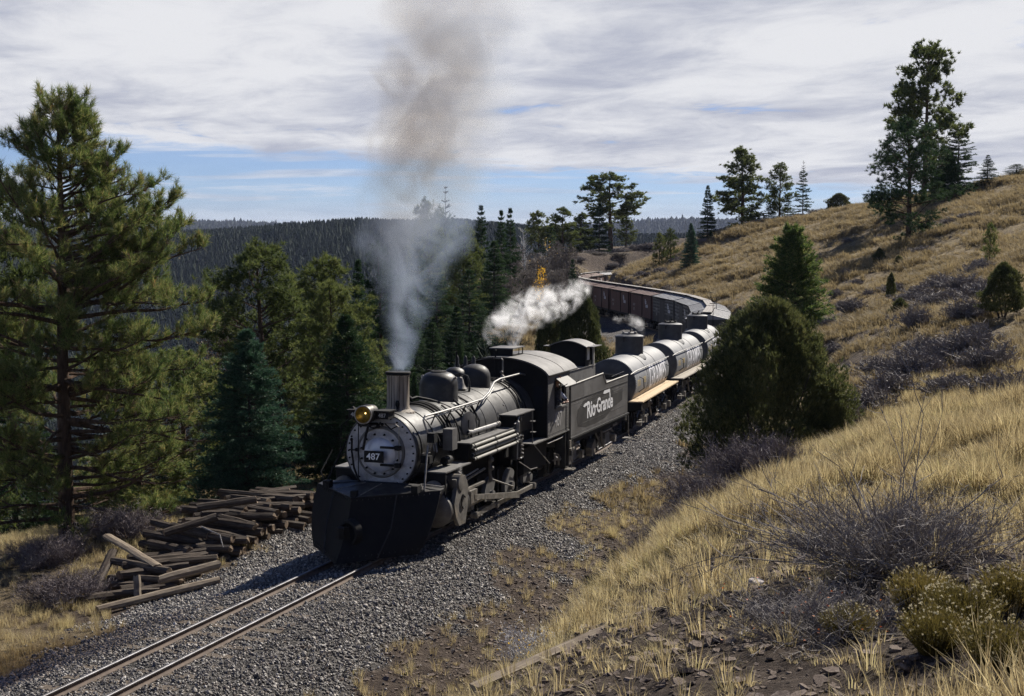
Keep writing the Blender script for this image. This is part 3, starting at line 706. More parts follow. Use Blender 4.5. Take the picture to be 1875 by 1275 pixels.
# ballast stones
def stone_protos():
    out = []
    for k in range(7):
        bm = bmesh.new(); bmesh.ops.create_icosphere(bm, subdivisions=1, radius=0.5); rg = random.Random(k)
        ax = [rg.uniform(.75, 1.25), rg.uniform(.65, 1.0), rg.uniform(.5, .8)]
        for v in bm.verts:
            v.co *= rg.uniform(0.72, 1.18); v.co.x *= ax[0]; v.co.y *= ax[1]; v.co.z *= ax[2]
        me = bpy.data.meshes.new('crushed_stone'); bm.to_mesh(me); bm.free(); me.materials.append(M['stone']); out.append(bpy.data.objects.new('crushed_stone', me))
    return out
def euler_rand(n): return RNG.uniform(0, 2 * math.pi, (n, 3))
NB = 230000
s_ = np.r_[RNG.uniform(-14, 30, int(NB * .78)), RNG.uniform(30, 60, NB - int(NB * .78))]; t_ = RNG.uniform(-4.4, 4.8, NB)
P_ = np.array([path(s) for s in np.linspace(-15, 61, 400)]); D_ = np.array([path_dir(s) for s in np.linspace(-15, 61, 400)])
def path_v(s, t):
    q = (s + 15) / 76 * 399; h = np.hypot(D_[:, 0], D_[:, 1]); ar = np.arange(400)
    X = np.interp(q, ar, P_[:, 0]) + t * np.interp(q, ar, D_[:, 1] / h); Y = np.interp(q, ar, P_[:, 1]) - t * np.interp(q, ar, D_[:, 0] / h); return X, Y
X, Y = path_v(s_, t_); keep = RNG.random(NB) < bed_mask(X, Y, s_, t_) * 0.97 + 0.03
keep &= ~((np.abs(np.abs(t_) - 0.4572) < 0.065))
X, Y, t_ = X[keep], Y[keep], t_[keep]; Z = ground(X, Y)
sz = np.minimum(RNG.lognormal(math.log(0.046), 0.34, len(X)), .11) * np.where(np.abs(t_) > 1.5, 1.12, 0.95)
scatter('ballast', np.c_[X, Y, Z + sz * 0.14], euler_rand(len(X)), sz, stone_protos())

# ---------------------------------------------------------------- railway track: rails, ties
trk = empty('railway_track', (0, 0, 0)); trk['kind'] = 'structure'
def rail(t0):
    prof = [(-0.050, -0.135), (0.050, -0.135), (0.050, -0.122), (0.010, -0.108), (0.008, -0.038), (0.028, -0.030), (0.028, -0.004), (0.020, 0.0), (-0.020, 0.0), (-0.028, -0.004), (-0.028, -0.030), (-0.008, -0.038), (-0.010, -0.108), (-0.050, -0.122)]
    ss = np.r_[np.arange(-26, 62, 1.0), np.arange(62, SMAX - 2, 2.0)]; v = []; f = []; n = len(prof)
    for s in ss:
        for (a, z) in prof: v.append(at(s, t0 + a, z))
    mi = []
    for i in range(len(ss) - 1):
        for j in range(n):
            f.append((i * n + j, i * n + (j + 1) % n, (i + 1) * n + (j + 1) % n, (i + 1) * n + j)); mi.append(1 if j in (5, 6, 7, 8) else 0)
    o = mesh_obj('rail', v, f, ['railside', 'railtop'], trk); o.data.polygons.foreach_set('material_index', mi); return o
rail(0.4572); rail(-0.4572)
tie_me = None; rg = random.Random(3)
tb = MB(); tb.box(-0.10, 0.10, -1.05, 1.05, -0.16, 0.0)
bmt = None
k = 0; s = -24.0
first = None
while s < 60 and k < 150:
    x, y, z = at(s, rg.uniform(-.04, .04), -0.119 + rg.uniform(-0.020, 0.008)); d = path_dir(s)
    if first is None: first = tb.build('tie', 'tietop', trk, smooth=False); o = first
    else: o = first.copy(); COL.objects.link(o)
    o.location = (x, y, z); o.rotation_euler = (0, 0, math.atan2(d[1], d[0]) + rg.uniform(-.03, .03)); k += 1; s += rg.uniform(0.55, 0.64)
# ---------------------------------------------------------------- vegetation builders
def rot_about(v, ax, a):
    return v * math.cos(a) + np.cross(ax, v) * math.sin(a) + ax * (ax @ v) * (1 - math.cos(a))
def limb_tris(path_pts, r0, r1, n=5):
    mb = MB(); k = len(path_pts); mb.tube(path_pts, [r0 + (r1 - r0) * i / (k - 1) for i in range(k)], n, True); return mb
class Plant:
    """collects wood (tubes) and foliage (triangles) of one plant"""
    def __init__(s, seed): s.rg = random.Random(seed); s.nr = np.random.default_rng(seed); s.wood = MB(); s.fv = []; s.ff = []; s.n = 0; s.fv2 = []; s.n2 = 0; s.ff2 = []
    def limb(s, pts, r0, r1, n=5): s.wood.tube([tuple(p) for p in pts], [r0 + (r1 - r0) * i / (len(pts) - 1) for i in range(len(pts))], n, False)
    def leaf(s, v, f, second=False):
        if second: s.fv2.append(v); s.ff2.append(f + s.n2); s.n2 += len(v)
        else: s.fv.append(v); s.ff.append(f + s.n); s.n += len(v)
    def tufts(s, centers, dirs, nb, L, w, spread=1.2, second=False):
        """bursts of needles round each centre, leaning along dirs"""
        c = np.repeat(np.asarray(centers, float), nb, 0); d = np.repeat(np.asarray(dirs, float), nb, 0)
        d = d + s.nr.normal(size=d.shape) * spread * 0.6; d /= np.linalg.norm(d, axis=1)[:, None] + 1e-9
        c = c + s.nr.normal(size=c.shape) * L * 0.10
        v, f = blades(c, d, s.nr.uniform(.7, 1.15, len(c)) * L, w, int(s.nr.integers(1e9))); s.leaf(v, f, second)
    def make(s, name, label, cat, group, loc, rz, sc, wood_m, leaf_m, leaf_m2=None, crown='crown'):
        r = empty(name, loc, (0, 0, rz), label, cat, group); r.scale = sc if isinstance(sc, tuple) else (sc,) * 3
        s.wood.build('trunk', wood_m, r, smooth=True, recalc=False, angle=60)
        if s.fv: mesh_obj(crown, np.concatenate(s.fv), np.concatenate(s.ff), leaf_m, r)
        if s.fv2: mesh_obj('dry_needles', np.concatenate(s.fv2), np.concatenate(s.ff2), leaf_m2, r)
        return r

def curve_pts(p, d, L, k, rg, wander=0.15, rise=0.0):
    pts = [np.array(p, float)]; d = np.array(d, float); d /= np.linalg.norm(d)
    for i in range(k):
        d = d + np.array([rg.uniform(-1, 1), rg.uniform(-1, 1), rg.uniform(-1, 1)]) * wander + np.array([0, 0, rise])
        d /= np.linalg.norm(d); pts.append(pts[-1] + d * L / k)
    return pts, d

def ponderosa(seed, H=10.0, width=3.0, crown_from=0.3, clump=0.28, nb=26, nbranch=46, density=1.0, lean=0.02, needle_w=0.03, sub=5, top_round=0.6, gaps=0.15):
    """pine with separate rounded needle clumps held on up-curving branches"""
    P = Plant(seed); rg = P.rg
    tp, _ = curve_pts((0, 0, -0.4), (rg.uniform(-lean, lean), rg.uniform(-lean, lean), 1), H + 0.4, 9, rg, 0.02, 0.05)
    P.limb(tp, H * 0.021, 0.03, 8); tp = np.array(tp); cs = []; ds = []
    for i in range(nbranch):
        u = (i + rg.random()) / nbranch; h = crown_from + (1 - crown_from) * u
        if rg.random() < gaps: continue
        q = h * (len(tp) - 1); a = int(min(q, len(tp) - 2)); base = tp[a] + (tp[a + 1] - tp[a]) * (q - a)
        prof = min(1.0, (u / 0.22) ** 0.6) * (1 - u ** (1.0 + top_round * 1.6)) ** 0.75 + 0.10
        L = width * prof * rg.uniform(0.65, 1.15); az = rg.uniform(0, 2 * math.pi)
        el = rg.uniform(-0.25, 0.25) + 0.55 * u
        d = (math.cos(az), math.sin(az), el); pts, dd = curve_pts(base, d, L, 5, rg, 0.16, 0.05 + 0.05 * u)
        P.limb(pts, max(0.018, 0.02 * L), 0.008, 4)
        ns = max(2, int(sub * L / width * 1.6))
        for j in range(ns):
            w = rg.uniform(0.35, 1.0) if j else 1.0; k = w * (len(pts) - 1); b = int(min(k, len(pts) - 2)); bp = pts[b] + (pts[b + 1] - pts[b]) * (k - b)
            sd = np.array([math.cos(az + rg.uniform(-1.5, 1.5)), math.sin(az + rg.uniform(-1.5, 1.5)), rg.uniform(-0.1, 0.9)])
            sl = L * rg.uniform(0.12, 0.42) * (0.25 if j == 0 else 1); sp, sdn = curve_pts(bp, sd, sl, 3, rg, 0.25, 0.16); P.limb(sp, 0.012, 0.006, 3)
            for q2 in range(int(rg.uniform(2.4, 5) * density)):
                o = sp[-1] + np.array([rg.gauss(0, 1), rg.gauss(0, 1), rg.gauss(0, .7)]) * clump * (0.75 if q2 else 0.1); cs.append(o); n_ = np.array([sdn[0] * .6, sdn[1] * .6, 0.75]); ds.append(n_ / np.linalg.norm(n_))
    P.tufts(cs, ds, nb, clump, needle_w, 1.5)
    return P

def fir(seed, H=8.0, width=1.9, crown_from=0.04, tiers=30, per=9, needle_w=0.05, nl=0.20, droop=-0.12, nb=5, top_bare=0.0, ragged=0.25, step=0.16, power=0.85):
    """spire-shaped conifer: tiers of flat sprays along straight branches"""
    P = Plant(seed); rg = P.rg; P.limb([(0, 0, -0.4), (rg.uniform(-.05, .05), rg.uniform(-.05, .05), H * .5), (0, 0, H)], H * 0.016, 0.012, 7); cs = []; ds = []
    for i in range(tiers):
        u = (i + rg.random() * .9) / tiers; h = H * (crown_from + (1 - crown_from) * u)
        L0 = width * (1 - u) ** power + 0.03
        for j in range(per):
            if rg.random() < 0.08: continue
            az = rg.uniform(0, 2 * math.pi); L = L0 * rg.uniform(1 - ragged, 1 + ragged * .6); 
            if u > 1 - top_bare: L = L * .8 + .12
            el = droop + 0.55 * u ** 2 + rg.uniform(-.1, .1); pts, dd = curve_pts((0, 0, h), (math.cos(az), math.sin(az), el), L, 3, rg, 0.07, 0.035); P.limb(pts, 0.012 + 0.007 * L + (.03 if u > 1 - top_bare else 0), 0.004 + (.012 if u > 1 - top_bare else 0), 3)
            if u > 1 - top_bare: continue
            n = max(2, int(L / step)); side = np.array([-math.sin(az), math.cos(az), 0.0])
            for q in range(n):
                w = (q + 1) / n
                if w < 0.22: continue
                k = w * 3; b = int(min(k, 2)); bp = pts[b] + (pts[b + 1] - pts[b]) * (k - b); sw = (1.1 - w) * 0.42 * L + 0.05
                for sg in (-1, 1, 0):
                    o = bp + side * sg * sw * rg.uniform(.15, .9) + np.array([0, 0, rg.uniform(-.05, .06)]); dd2 = dd * 0.8 + side * sg * 0.7 + np.array([0, 0, rg.uniform(-.15, .25)]); cs.append(o); ds.append(dd2 / np.linalg.norm(dd2))
    P.tufts(cs, ds, nb, nl, needle_w, 0.75); return P

def juniper(seed, H=4.0, W_=2.2, n=2600, nb=9, L=0.17, w=0.035, shape=0.9, lumps=9, skirt=0.15):
    """dense upright bush of scaly sprays, lumpy outline"""
    P = Plant(seed); rg = P.rg; nr = P.nr
    for i in range(7):
        az = rg.uniform(0, 6.28); pts, _ = curve_pts((rg.uniform(-.15, .15), rg.uniform(-.15, .15), -0.3), (math.cos(az) * .45, math.sin(az) * .45, 1), H * rg.uniform(.5, .85), 5, rg, .12, .05); P.limb(pts, 0.07, 0.01, 5)
    lc = [(rg.uniform(0, 6.28), rg.uniform(0.02, .85), rg.uniform(.08, .34)) for _ in range(lumps * 3)]
    u = nr.random(n) ** 0.85; az = nr.uniform(0, 2 * math.pi, n); h = skirt + (1 - skirt) * u
    R = W_ * np.power(np.clip(1 - u ** 1.7, 0, 1), shape) * np.clip((u + 0.16) / 0.26, 0.6, 1)
    bumpf = np.zeros(n)
    for (a, hh, s) in lc: bumpf += np.exp(-((np.angle(np.exp(1j * (az - a)))) ** 2 / 0.05 + (u - hh) ** 2 / 0.008)) * s * 1.6
    R = R * (0.68 + np.minimum(bumpf, .44)) + 0.05; rr = np.sqrt(nr.uniform(0.30, 1.0, n)); c = np.c_[np.cos(az) * R * rr, np.sin(az) * R * rr, h * H * (0.9 + 0.10 * nr.random(n)) + bumpf * .25]
    d = np.c_[np.cos(az) * .55, np.sin(az) * .55, np.full(n, 0.95)]; d /= np.linalg.norm(d, axis=1)[:, None]; P.tufts(c, d, nb, L, w, 0.8); return P

def twig_bush(seed, H=1.2, W_=1.0, stems=38, forks=5, depth=3, r=0.012, leaves=0, upright=0.8, taper=True, seg=3, fuzz=0, fl=.16, fw=.009):
    """leafless shrub of forking twigs (each twig a slim three-sided tube)"""
    P = Plant(seed); rg = P.rg; nr = P.nr; base = []; tips = []
    def grow(p, d, L, rad, lev):
        d = d / np.linalg.norm(d); pts, dd = curve_pts(p, d, L, seg, rg, 0.16, 0.04 * upright); P.wood.tube([tuple(q) for q in pts], [rad, rad * .85, rad * .7, rad * .5][:seg + 1], 3, False); tips.append(pts[-1])
        if lev <= 0: return
        for k in range(rg.randint(max(1, forks - 2), forks)):
            w = rg.uniform(.35, 1.0); b = pts[min(seg, int(w * seg + .5))]; nd = dd + np.array([rg.gauss(0, .55), rg.gauss(0, .55), rg.gauss(.12, .4)]); grow(b, nd, L * rg.uniform(.4, .75), rad * .55, lev - 1)
    for i in range(stems):
        az = rg.uniform(0, 6.283); q = rg.random() ** .7; d = np.array([math.cos(az) * q * W_, math.sin(az) * q * W_, H * (1.05 - .5 * q) * upright + .15])
        grow(np.array([math.cos(az) * q * W_ * .28, math.sin(az) * q * W_ * .28, -0.08]), d, np.linalg.norm(d) * rg.uniform(.45, .7), r, depth - 1)
    if leaves:
        t = np.array(tips); k = nr.choice(len(t), min(leaves, len(t) * 2)); c = t[k] + nr.normal(size=(len(k), 3)) * .02; d = nr.normal(size=(len(k), 3)); d /= np.linalg.norm(d, axis=1)[:, None]; v, f = blades(c, d, 0.024, 0.020, seed); P.leaf(v, f)
    if fuzz:
        t = np.array(tips); k = nr.choice(len(t), fuzz); c = t[k] + nr.normal(size=(fuzz, 3)) * .05; d = nr.normal(size=(fuzz, 3)) * .6 + np.array([0, 0, .8]); d[:, :2] += c[:, :2] * .5; d /= np.linalg.norm(d, axis=1)[:, None]; v, f = blades(c - d * fl * .4, d, nr.uniform(.6, 1.2, fuzz) * fl, fw, seed); P.leaf(v, f, True)
    P.tips = tips; return P

def bare_tree(seed, H=8.0, spread=2.2, limbs=26, leafn=0, r=0.09, depth=2, leafsize=0.16, trunks=1):
    P = Plant(seed); rg = P.rg; nr = P.nr; tips = []
    for t in range(trunks):
        tp, _ = curve_pts((rg.uniform(-.3, .3) * (trunks - 1), rg.uniform(-.3, .3) * (trunks - 1), -.3), (rg.uniform(-.06, .06) * trunks, rg.uniform(-.06, .06) * trunks, 1), H * rg.uniform(.8, 1), 6, rg, .04, .04); P.limb(tp, r, .015, 6)
        for i in range(limbs // trunks):
            u = rg.uniform(.18, .97); k = u * 6; b = int(min(k, 5)); bp = tp[b] + (tp[b + 1] - tp[b]) * (k - b); az = rg.uniform(0, 6.28); L = spread * (1.1 - u) * rg.uniform(.6, 1.2) + .3
            pts, dd = curve_pts(bp, (math.cos(az), math.sin(az), rg.uniform(.35, 1.1)), L, 4, rg, .2, .07); P.limb(pts, r * .32 * (1.15 - u), .006, 4)
            for q in range(4 if depth > 1 else 2):
                w = rg.randint(1, 4); sp, _ = curve_pts(pts[w], dd + np.array([rg.gauss(0, .6), rg.gauss(0, .6), rg.gauss(.1, .4)]), L * rg.uniform(.25, .55), 3, rg, .25, .08); P.limb(sp, r * .12, .004, 3); tips += [sp[-1], sp[-2], pts[-1]]
    if leafn and tips:
        t = np.array(tips); k = nr.choice(len(t), leafn); c = t[k] + nr.normal(size=(leafn, 3)) * .22; d = nr.normal(size=(leafn, 3)); d /= np.linalg.norm(d, axis=1)[:, None]; v, f = blades(c, d, leafsize, leafsize * .9, seed); P.leaf(v, f)
    return P

_built = {}
def plant_at(kind, key, build, px, ytop, D, base_label, cat, group, wood_m, leaf_m, name, wide_px=None, leaf_m2=None, sink=0.15, rz=None, crown='crown', Href=None, Wref=None):
    """stand a plant at ground distance D under pixel column px with its top at pixel row ytop"""
    x, y, ztop = pix(px, ytop, D); z0 = gz(x, y) - sink; h = max(0.4, ztop - z0); r = rg_v.uniform(0, 6.28) if rz is None else rz
    if key not in _built:
        P, Hr, Wr = build(); _built[key] = (P.make(name, base_label, cat, group, (x, y, z0), r, 1.0, wood_m, leaf_m, leaf_m2, crown), Hr, Wr); o = _built[key][0]
    else:
        o = copy_tree(_built[key][0]); o.location = (x, y, z0); o.rotation_euler = (0, 0, r)
        if 'group' in o and not group: del o['group']
    _, Hr, Wr = _built[key]; sz = h / Hr; sw = (wide_px * D / FPX / 2 / Wr) if wide_px else sz
    o.scale = (sw, sw, sz); tag(o, base_label, cat, group); return o
rg_v = random.Random(21)
GP = 'ponderosa pines standing along the far side of the loop'
B = {
 'pondA': lambda: (ponderosa(11, 10, 3.0, 0.06, .25, 20, 92, 1.9, needle_w=.034, sub=6), 10.2, 2.7),
 'pondB': lambda: (ponderosa(12, 10, 2.7, 0.10, .25, 20, 84, 1.8, gaps=.12, needle_w=.034, sub=6), 10.2, 2.4),
 'pondC': lambda: (ponderosa(13, 12, 2.8, 0.30, .34, 15, 66, 1.9, gaps=.22, top_round=.9, lean=.05, needle_w=.085), 12.2, 2.5),
 'pondD': lambda: (ponderosa(17, 12, 2.6, 0.05, .33, 15, 84, 1.9, gaps=.15, top_round=.5, needle_w=.075), 12.2, 2.3),
 'firA': lambda: (fir(21, 8, 1.9, .03, 34, 10), 8, 1.9),
 'firB': lambda: (fir(22, 8, 2.0, .03, 30, 9, ragged=.4, droop=-.18), 8, 2.0),
 'firC': lambda: (fir(23, 8, 1.9, .05, 27, 8, ragged=.5, droop=-.05, power=.7), 8, 1.9),
 'firTop': lambda: (fir(24, 8, 1.9, .08, 24, 7, ragged=.5, droop=-.1, top_bare=.20), 8, 1.9),
 'spruce': lambda: (fir(25, 5.2, 1.75, .02, 46, 12, needle_w=.022, nl=.12, nb=8, ragged=.28, step=.10, power=.72), 5.2, 1.75),
 'firN': lambda: (fir(26, 5.2, 1.6, .02, 42, 11, needle_w=.026, nl=.13, nb=7, ragged=.33, step=.11, power=.75), 5.2, 1.6),
 'jun': lambda: (juniper(31, 4, 2.1, 6500, 9, .14, .030, shape=.60, lumps=12), 4, 2.2),
 'junBig': lambda: (juniper(35, 4.2, 2.2, 16000, 9, .13, .022, shape=.44, lumps=26, skirt=.02), 4.1, 2.2),
 'junF': lambda: (juniper(32, 4, 2.1, 1900, 8, .26, .06, shape=.6), 4, 2.2),
 'bushy': lambda: (fir(33, 4, 1.9, .02, 34, 11, needle_w=.034, nl=.20, nb=6, ragged=.35, step=.13, power=.62, droop=.05), 4, 1.9),
}
def T_(key, px, yt, D, lab, wide=None, wood='darkbark', leaf='fir', name='fir_tree', cat='fir tree', group=None, **k):
    return plant_at('tree', key + leaf, B[key], px, yt, D, lab, cat, group, wood, leaf, name, wide, **k)

# big long-needled pine at the left edge, open branches
def big_pine():
    P = Plant(5); rg = P.rg; H = 11.35
    tp, _ = curve_pts((0, 0, -.5), (-0.01, 0, 1), H + .4, 10, random.Random(2), 0.018, 0.05); P.limb(tp, .23, .04, 12); tp = np.array(tp); cs = []; ds = []; cs2 = []; ds2 = []
    for i in range(175):
        u = (i + rg.random()) / 175; h = .07 + .93 * u; q = h * 10; a = int(min(q, 9)); base = tp[a] + (tp[a + 1] - tp[a]) * (q - a)
        # outline from the photo: widest at 55-65 % of the height, second spread low down
        L = np.interp(h, [0, .12, .3, .45, .60, .66, .74, .86, 1], [2.1, 3.2, 3.7, 3.6, 3.8, 3.3, 2.3, 1.2, .35]) * rg.uniform(.55, 1.1)
        az = rg.uniform(0, 6.283)
        if rg.random() < .35: az = rg.gauss(0.0, .55)      # more limbs reach to the open side
        pts, dd = curve_pts(base, (math.cos(az), math.sin(az), rg.uniform(-.30, .12) + .60 * h ** 2), L, 6, rg, 0.20, .045); P.limb(pts, .017 * L + .012, .012, 5)
        dead = h < .32 and rg.random() < .45
        for j in range(int(5 + 3.2 * L)):
            w = rg.uniform(.22, 1) if j > 1 else 1; k = w * 6; b = int(min(k, 5)); bp = pts[b] + (pts[b + 1] - pts[b]) * (k - b); a2 = az + rg.uniform(-1.3, 1.3)
            sl = rg.uniform(.3, .95) * (1.2 - .5 * w); sp, sdn = curve_pts(bp, (math.cos(a2), math.sin(a2), rg.uniform(-.15, .7)), sl, 4, rg, .28, .13); P.limb(sp, .013, .006, 3)
            if dead: continue
            for t in range(rg.randint(3, 4)):
                f = 1 - .24 * t; kk = f * 4; bb = int(min(kk, 3)); tt = sp[bb] + (sp[bb + 1] - sp[bb]) * (kk - bb)
                if t:
                    s3, d3 = curve_pts(tt, sdn + np.array([rg.gauss(0, .7), rg.gauss(0, .7), .35]), rg.uniform(.14, .34), 2, rg, .3, .2); P.limb(s3, .007, .004, 3); tt = s3[-1]; dv2 = d3
                else: dv2 = sdn
                (cs2 if rg.random() < .05 else cs).append(tt); n_ = np.array([dv2[0], dv2[1], dv2[2] + .35]); n_ /= np.linalg.norm(n_)
                (cs2 if len(cs2) > len(ds2) else cs); (ds2 if len(cs2) > len(ds2) else ds).append(n_)
    cs = np.array(cs); ds = np.array(ds)
    # bottle-brush ends: needles along the last hand-breadth of each shoot
    for kq in (0.0, -.07, -.14):
        P.tufts(cs + ds * kq, ds, 15, .20, .013, 1.05)
    if cs2: P.tufts(np.array(cs2), np.array(ds2), 22, .18, .011, 1.2, second=True)
    return P
P = big_pine(); bx_, by_, _z = pix(122, 1000, 37.0)
P.make('pine_tree', 'tall open long-needled pine towering at the left edge beside the tie heap', 'pine tree', None, (bx_, by_, gz(bx_, by_)), 0.15, 1.0, 'bark', 'pine', 'deadneedle')
GL = None
T_('pondB', -30, 330, 44, 'olive pine half hidden behind the tall long-needled pine', 240, 'bark', 'ponderosa', 'pine_tree', 'pine tree', sink=.3)
T_('spruce', 452, 608, 42.5, 'blue-green spruce behind the tie heap, needles to the ground', 232, leaf='spruce', name='spruce_tree', cat='spruce tree')
T_('pondA', 482, 447, 60, 'broad sunlit ponderosa rising behind the blue-green spruce', 250, 'bark', 'ponderosa', 'pine_tree', 'pine tree')
T_('pondA', 592, 472, 66, 'olive rounded ponderosa between the broad one and the dark firs', 200, 'bark', 'ponderosa', 'pine_tree', 'pine tree')
T_('firN', 632, 582, 46, 'dense dark fir right behind the snow plow blade', 205, leaf='fir')
T_('pondB', 610, 520, 55, 'pale olive ponderosa just behind the dense dark fir', 150, 'bark', 'ponderosa', 'pine_tree', 'pine tree')
T_('firA', 655, 474, 76, 'slim dark fir with a sharp tip, left of the smoke', 85)
T_('pondD', 697, 453, 80, 'dark green conifer touching the left side of the smoke', 90, 'bark', 'fir', 'pine_tree', 'pine tree')
T_('firC', 668, 640, 56, 'bushy green fir behind the headlight', 130)
T_('firN', 758, 688, 52, 'little bright green fir peeping out behind the smokestack', 48)
T_('pondA', 330, 640, 50, 'shaded pine filling the gap left of the blue-green spruce', 190, 'bark', 'pine', 'pine_tree', 'pine tree')
T_('pondB', 250, 760, 44, 'low shaded pine behind the middle of the tie heap', 200, 'bark', 'pine', 'pine_tree', 'pine tree', sink=.3)
T_('firB', 20, 640, 47, 'dark fir low behind the tall long-needled pine trunk', 210, leaf='fir', sink=.3)
# half-dead pine
plant_at('tree', 'snag', lambda: (bare_tree(44, 8, 1.8, 64, 2600, .12, 2, .13), 7.6, 1.8), 398, 540, 63, 'half-dead brown pine with bleached limbs left of the broad ponderosa', 'dead tree', None, 'deadwood', 'deadneedle', 'dead_tree', 130)
# the dark stand behind the smoke
for (k, px, yt, D, w, lab) in [
    ('pondA', 784, 368, 122, 92, 'dark pine in the smoke, left of the tallest snag-topped tree'),
    ('firTop', 815, 341, 126, 96, 'tallest tree in the smoke, bare crooked top'),
    ('pondA', 846, 412, 121, 84, 'round-topped dark tree in the smoke, right of the snag-topped one'),
    ('firB', 880, 377, 142, 74, 'pointed fir standing free between smoke and steam'),
    ('firB', 917, 386, 134, 62, 'left one of the twin-topped fir pair behind the cab'),
    ('firB', 934, 382, 136, 62, 'right one of the twin-topped fir pair behind the cab'),
    ('firA', 745, 500, 88, 92, 'dark fir wrapped in the blue smoke above the smokestack'),
    ('firB', 800, 482, 92, 110, 'broad shadowed fir right of the smoke column'),
    ('firC', 858, 492, 96, 96, 'shadowed fir above the sand dome'),
    ('firA', 835, 560, 84, 80, 'low black-green fir directly behind the sand dome'),
    ('firC', 882, 560, 104, 70, 'low green fir at the end of the grassy bank above the domes'),
    ('firA', 905, 440, 118, 90, 'dark fir below the twin-topped pair'),
    ('firB', 725, 560, 72, 90, 'dark fir at the foot of the smoke, near the smokestack'),
    ('firC', 765, 430, 106, 80, 'hazy fir inside the widest part of the smoke'),
    ('firN', 862, 610, 88, 40, 'small bright fir on the brown bank behind the steam dome'),
    ('firN', 842, 622, 80, 36, 'smallest bright fir on the brown bank, left of its twin'),
    ('firA', 792, 590, 76, 80, 'dark fir filling the gap between smokestack and sand dome')]:
    T_(k, px, yt, D, lab, w, leaf='ponderosa' if k in ('pondC', 'pondD', 'pondA') else 'fir', name='fir_tree' if 'fir' in k else 'pine_tree', cat='fir tree' if 'fir' in k else 'pine tree')
# inside of the loop
T_('jun', 1062, 522, 66, 'dense dark green juniper behind the tender, inside the loop', 140, leaf='juniper', name='juniper_tree', cat='juniper')
T_('jun', 1010, 562, 70, 'lower juniper against the left side of the one behind the tender', 110, leaf='juniper', name='juniper_tree', cat='juniper')
T_('firB', 1048, 476, 118, 'narrow dark fir in front of the last brown boxcars', 46)
# aspens
def A_(key, b, px, yt, D, lab, w, leafm='goldleaf'):
    plant_at('tree', key, b, px, yt, D, lab, 'aspen', None, 'aspenbark', leafm, 'aspen_tree', w)
A_('aspA', lambda: (bare_tree(51, 10, 2.4, 44, 0, .20), 9.4, 2.2), 965, 398, 152, 'leafless white-barked aspen, tallest of the bare ones above the steam', 62)
A_('aspY', lambda: (bare_tree(52, 6, 1.6, 26, 620, .07, 2, .16), 5.5, 1.6), 992, 498, 138, 'aspen still full of golden leaves above the white steam', 44)
A_('aspY2', lambda: (bare_tree(53, 8, 1.9, 34, 60, .07, 2, .14), 7.5, 1.8), 1000, 440, 150, 'thin aspen with a few last golden leaves', 60)
for (px, yt, D, w, lab) in [(935, 452, 146, 60, 'grey leafless aspen left of the tallest bare one'), (1020, 448, 150, 58, 'grey leafless aspen right of the golden one'), (1042, 462, 156, 50, 'low leafless aspen beside the narrow dark fir'), (978, 470, 144, 56, 'low bushy leafless aspen in front of the tallest bare one')]:
    plant_at('tree', 'aspG', lambda: (bare_tree(54, 7, 2.2, 90, 2600, .12, 2, .22, trunks=4), 6.4, 2.2), px, yt, D, lab, 'aspen', None, 'twig', 'twigleaf', 'aspen_tree', w)
for (px, yt, D, w, lab) in [(948, 470, 160, 50, 'grey bare aspen thicket behind the leafless pair above the steam'), (1000, 462, 164, 52, 'bare aspen clump standing behind the golden one'), (1028, 470, 160, 50, 'bare aspen clump left of the narrow dark fir'), (960, 492, 136, 46, 'low bare thicket right above the white steam'), (1012, 492, 134, 44, 'low bare thicket between golden aspen and narrow fir'),
        (925, 500, 132, 50, 'bare grey thicket under the twin-topped fir pair'), (1034, 500, 168, 40, 'bare thicket close behind the narrow dark fir'), (1095, 470, 222, 40, 'bare bush on the brown cutting wall, left one'), (1135, 462, 222, 34, 'bare bush on the brown cutting wall, right one')]:
    plant_at('tree', 'aspG', None, px, yt, D, lab, 'aspen', None, 'twig', 'goldleaf', 'aspen_tree', w)
# trees on the far cutting
for (k, px, yt, D, w, lab) in [
    ('pondC', 986, 389, 216, 42, 'small round-headed pine left of the cutting group'), ('pondD', 1030, 381, 222, 56, 'dark flat-topped pine beside the big crooked one'),
    ('pondD', 1062, 391, 228, 48, 'dark pine squeezed between the flat-topped and the big crooked one'), ('pondC', 1118, 320, 238, 100, 'big crooked ponderosa on the edge of the brown cutting'),
    ('firA', 1097, 372, 232, 52, 'dark spire fir in front of the big crooked ponderosa'), ('pondB', 1146, 402, 240, 34, 'small pine close on the right of the big crooked ponderosa'),
    ('firC', 1008, 410, 214, 46, 'low dark fir at the left of the cutting group')]:
    T_(k, px, yt, D, lab, w, 'bark', 'ponderosa' if 'pond' in k else 'fir', 'pine_tree' if 'pond' in k else 'fir_tree', 'pine tree' if 'pond' in k else 'fir tree')
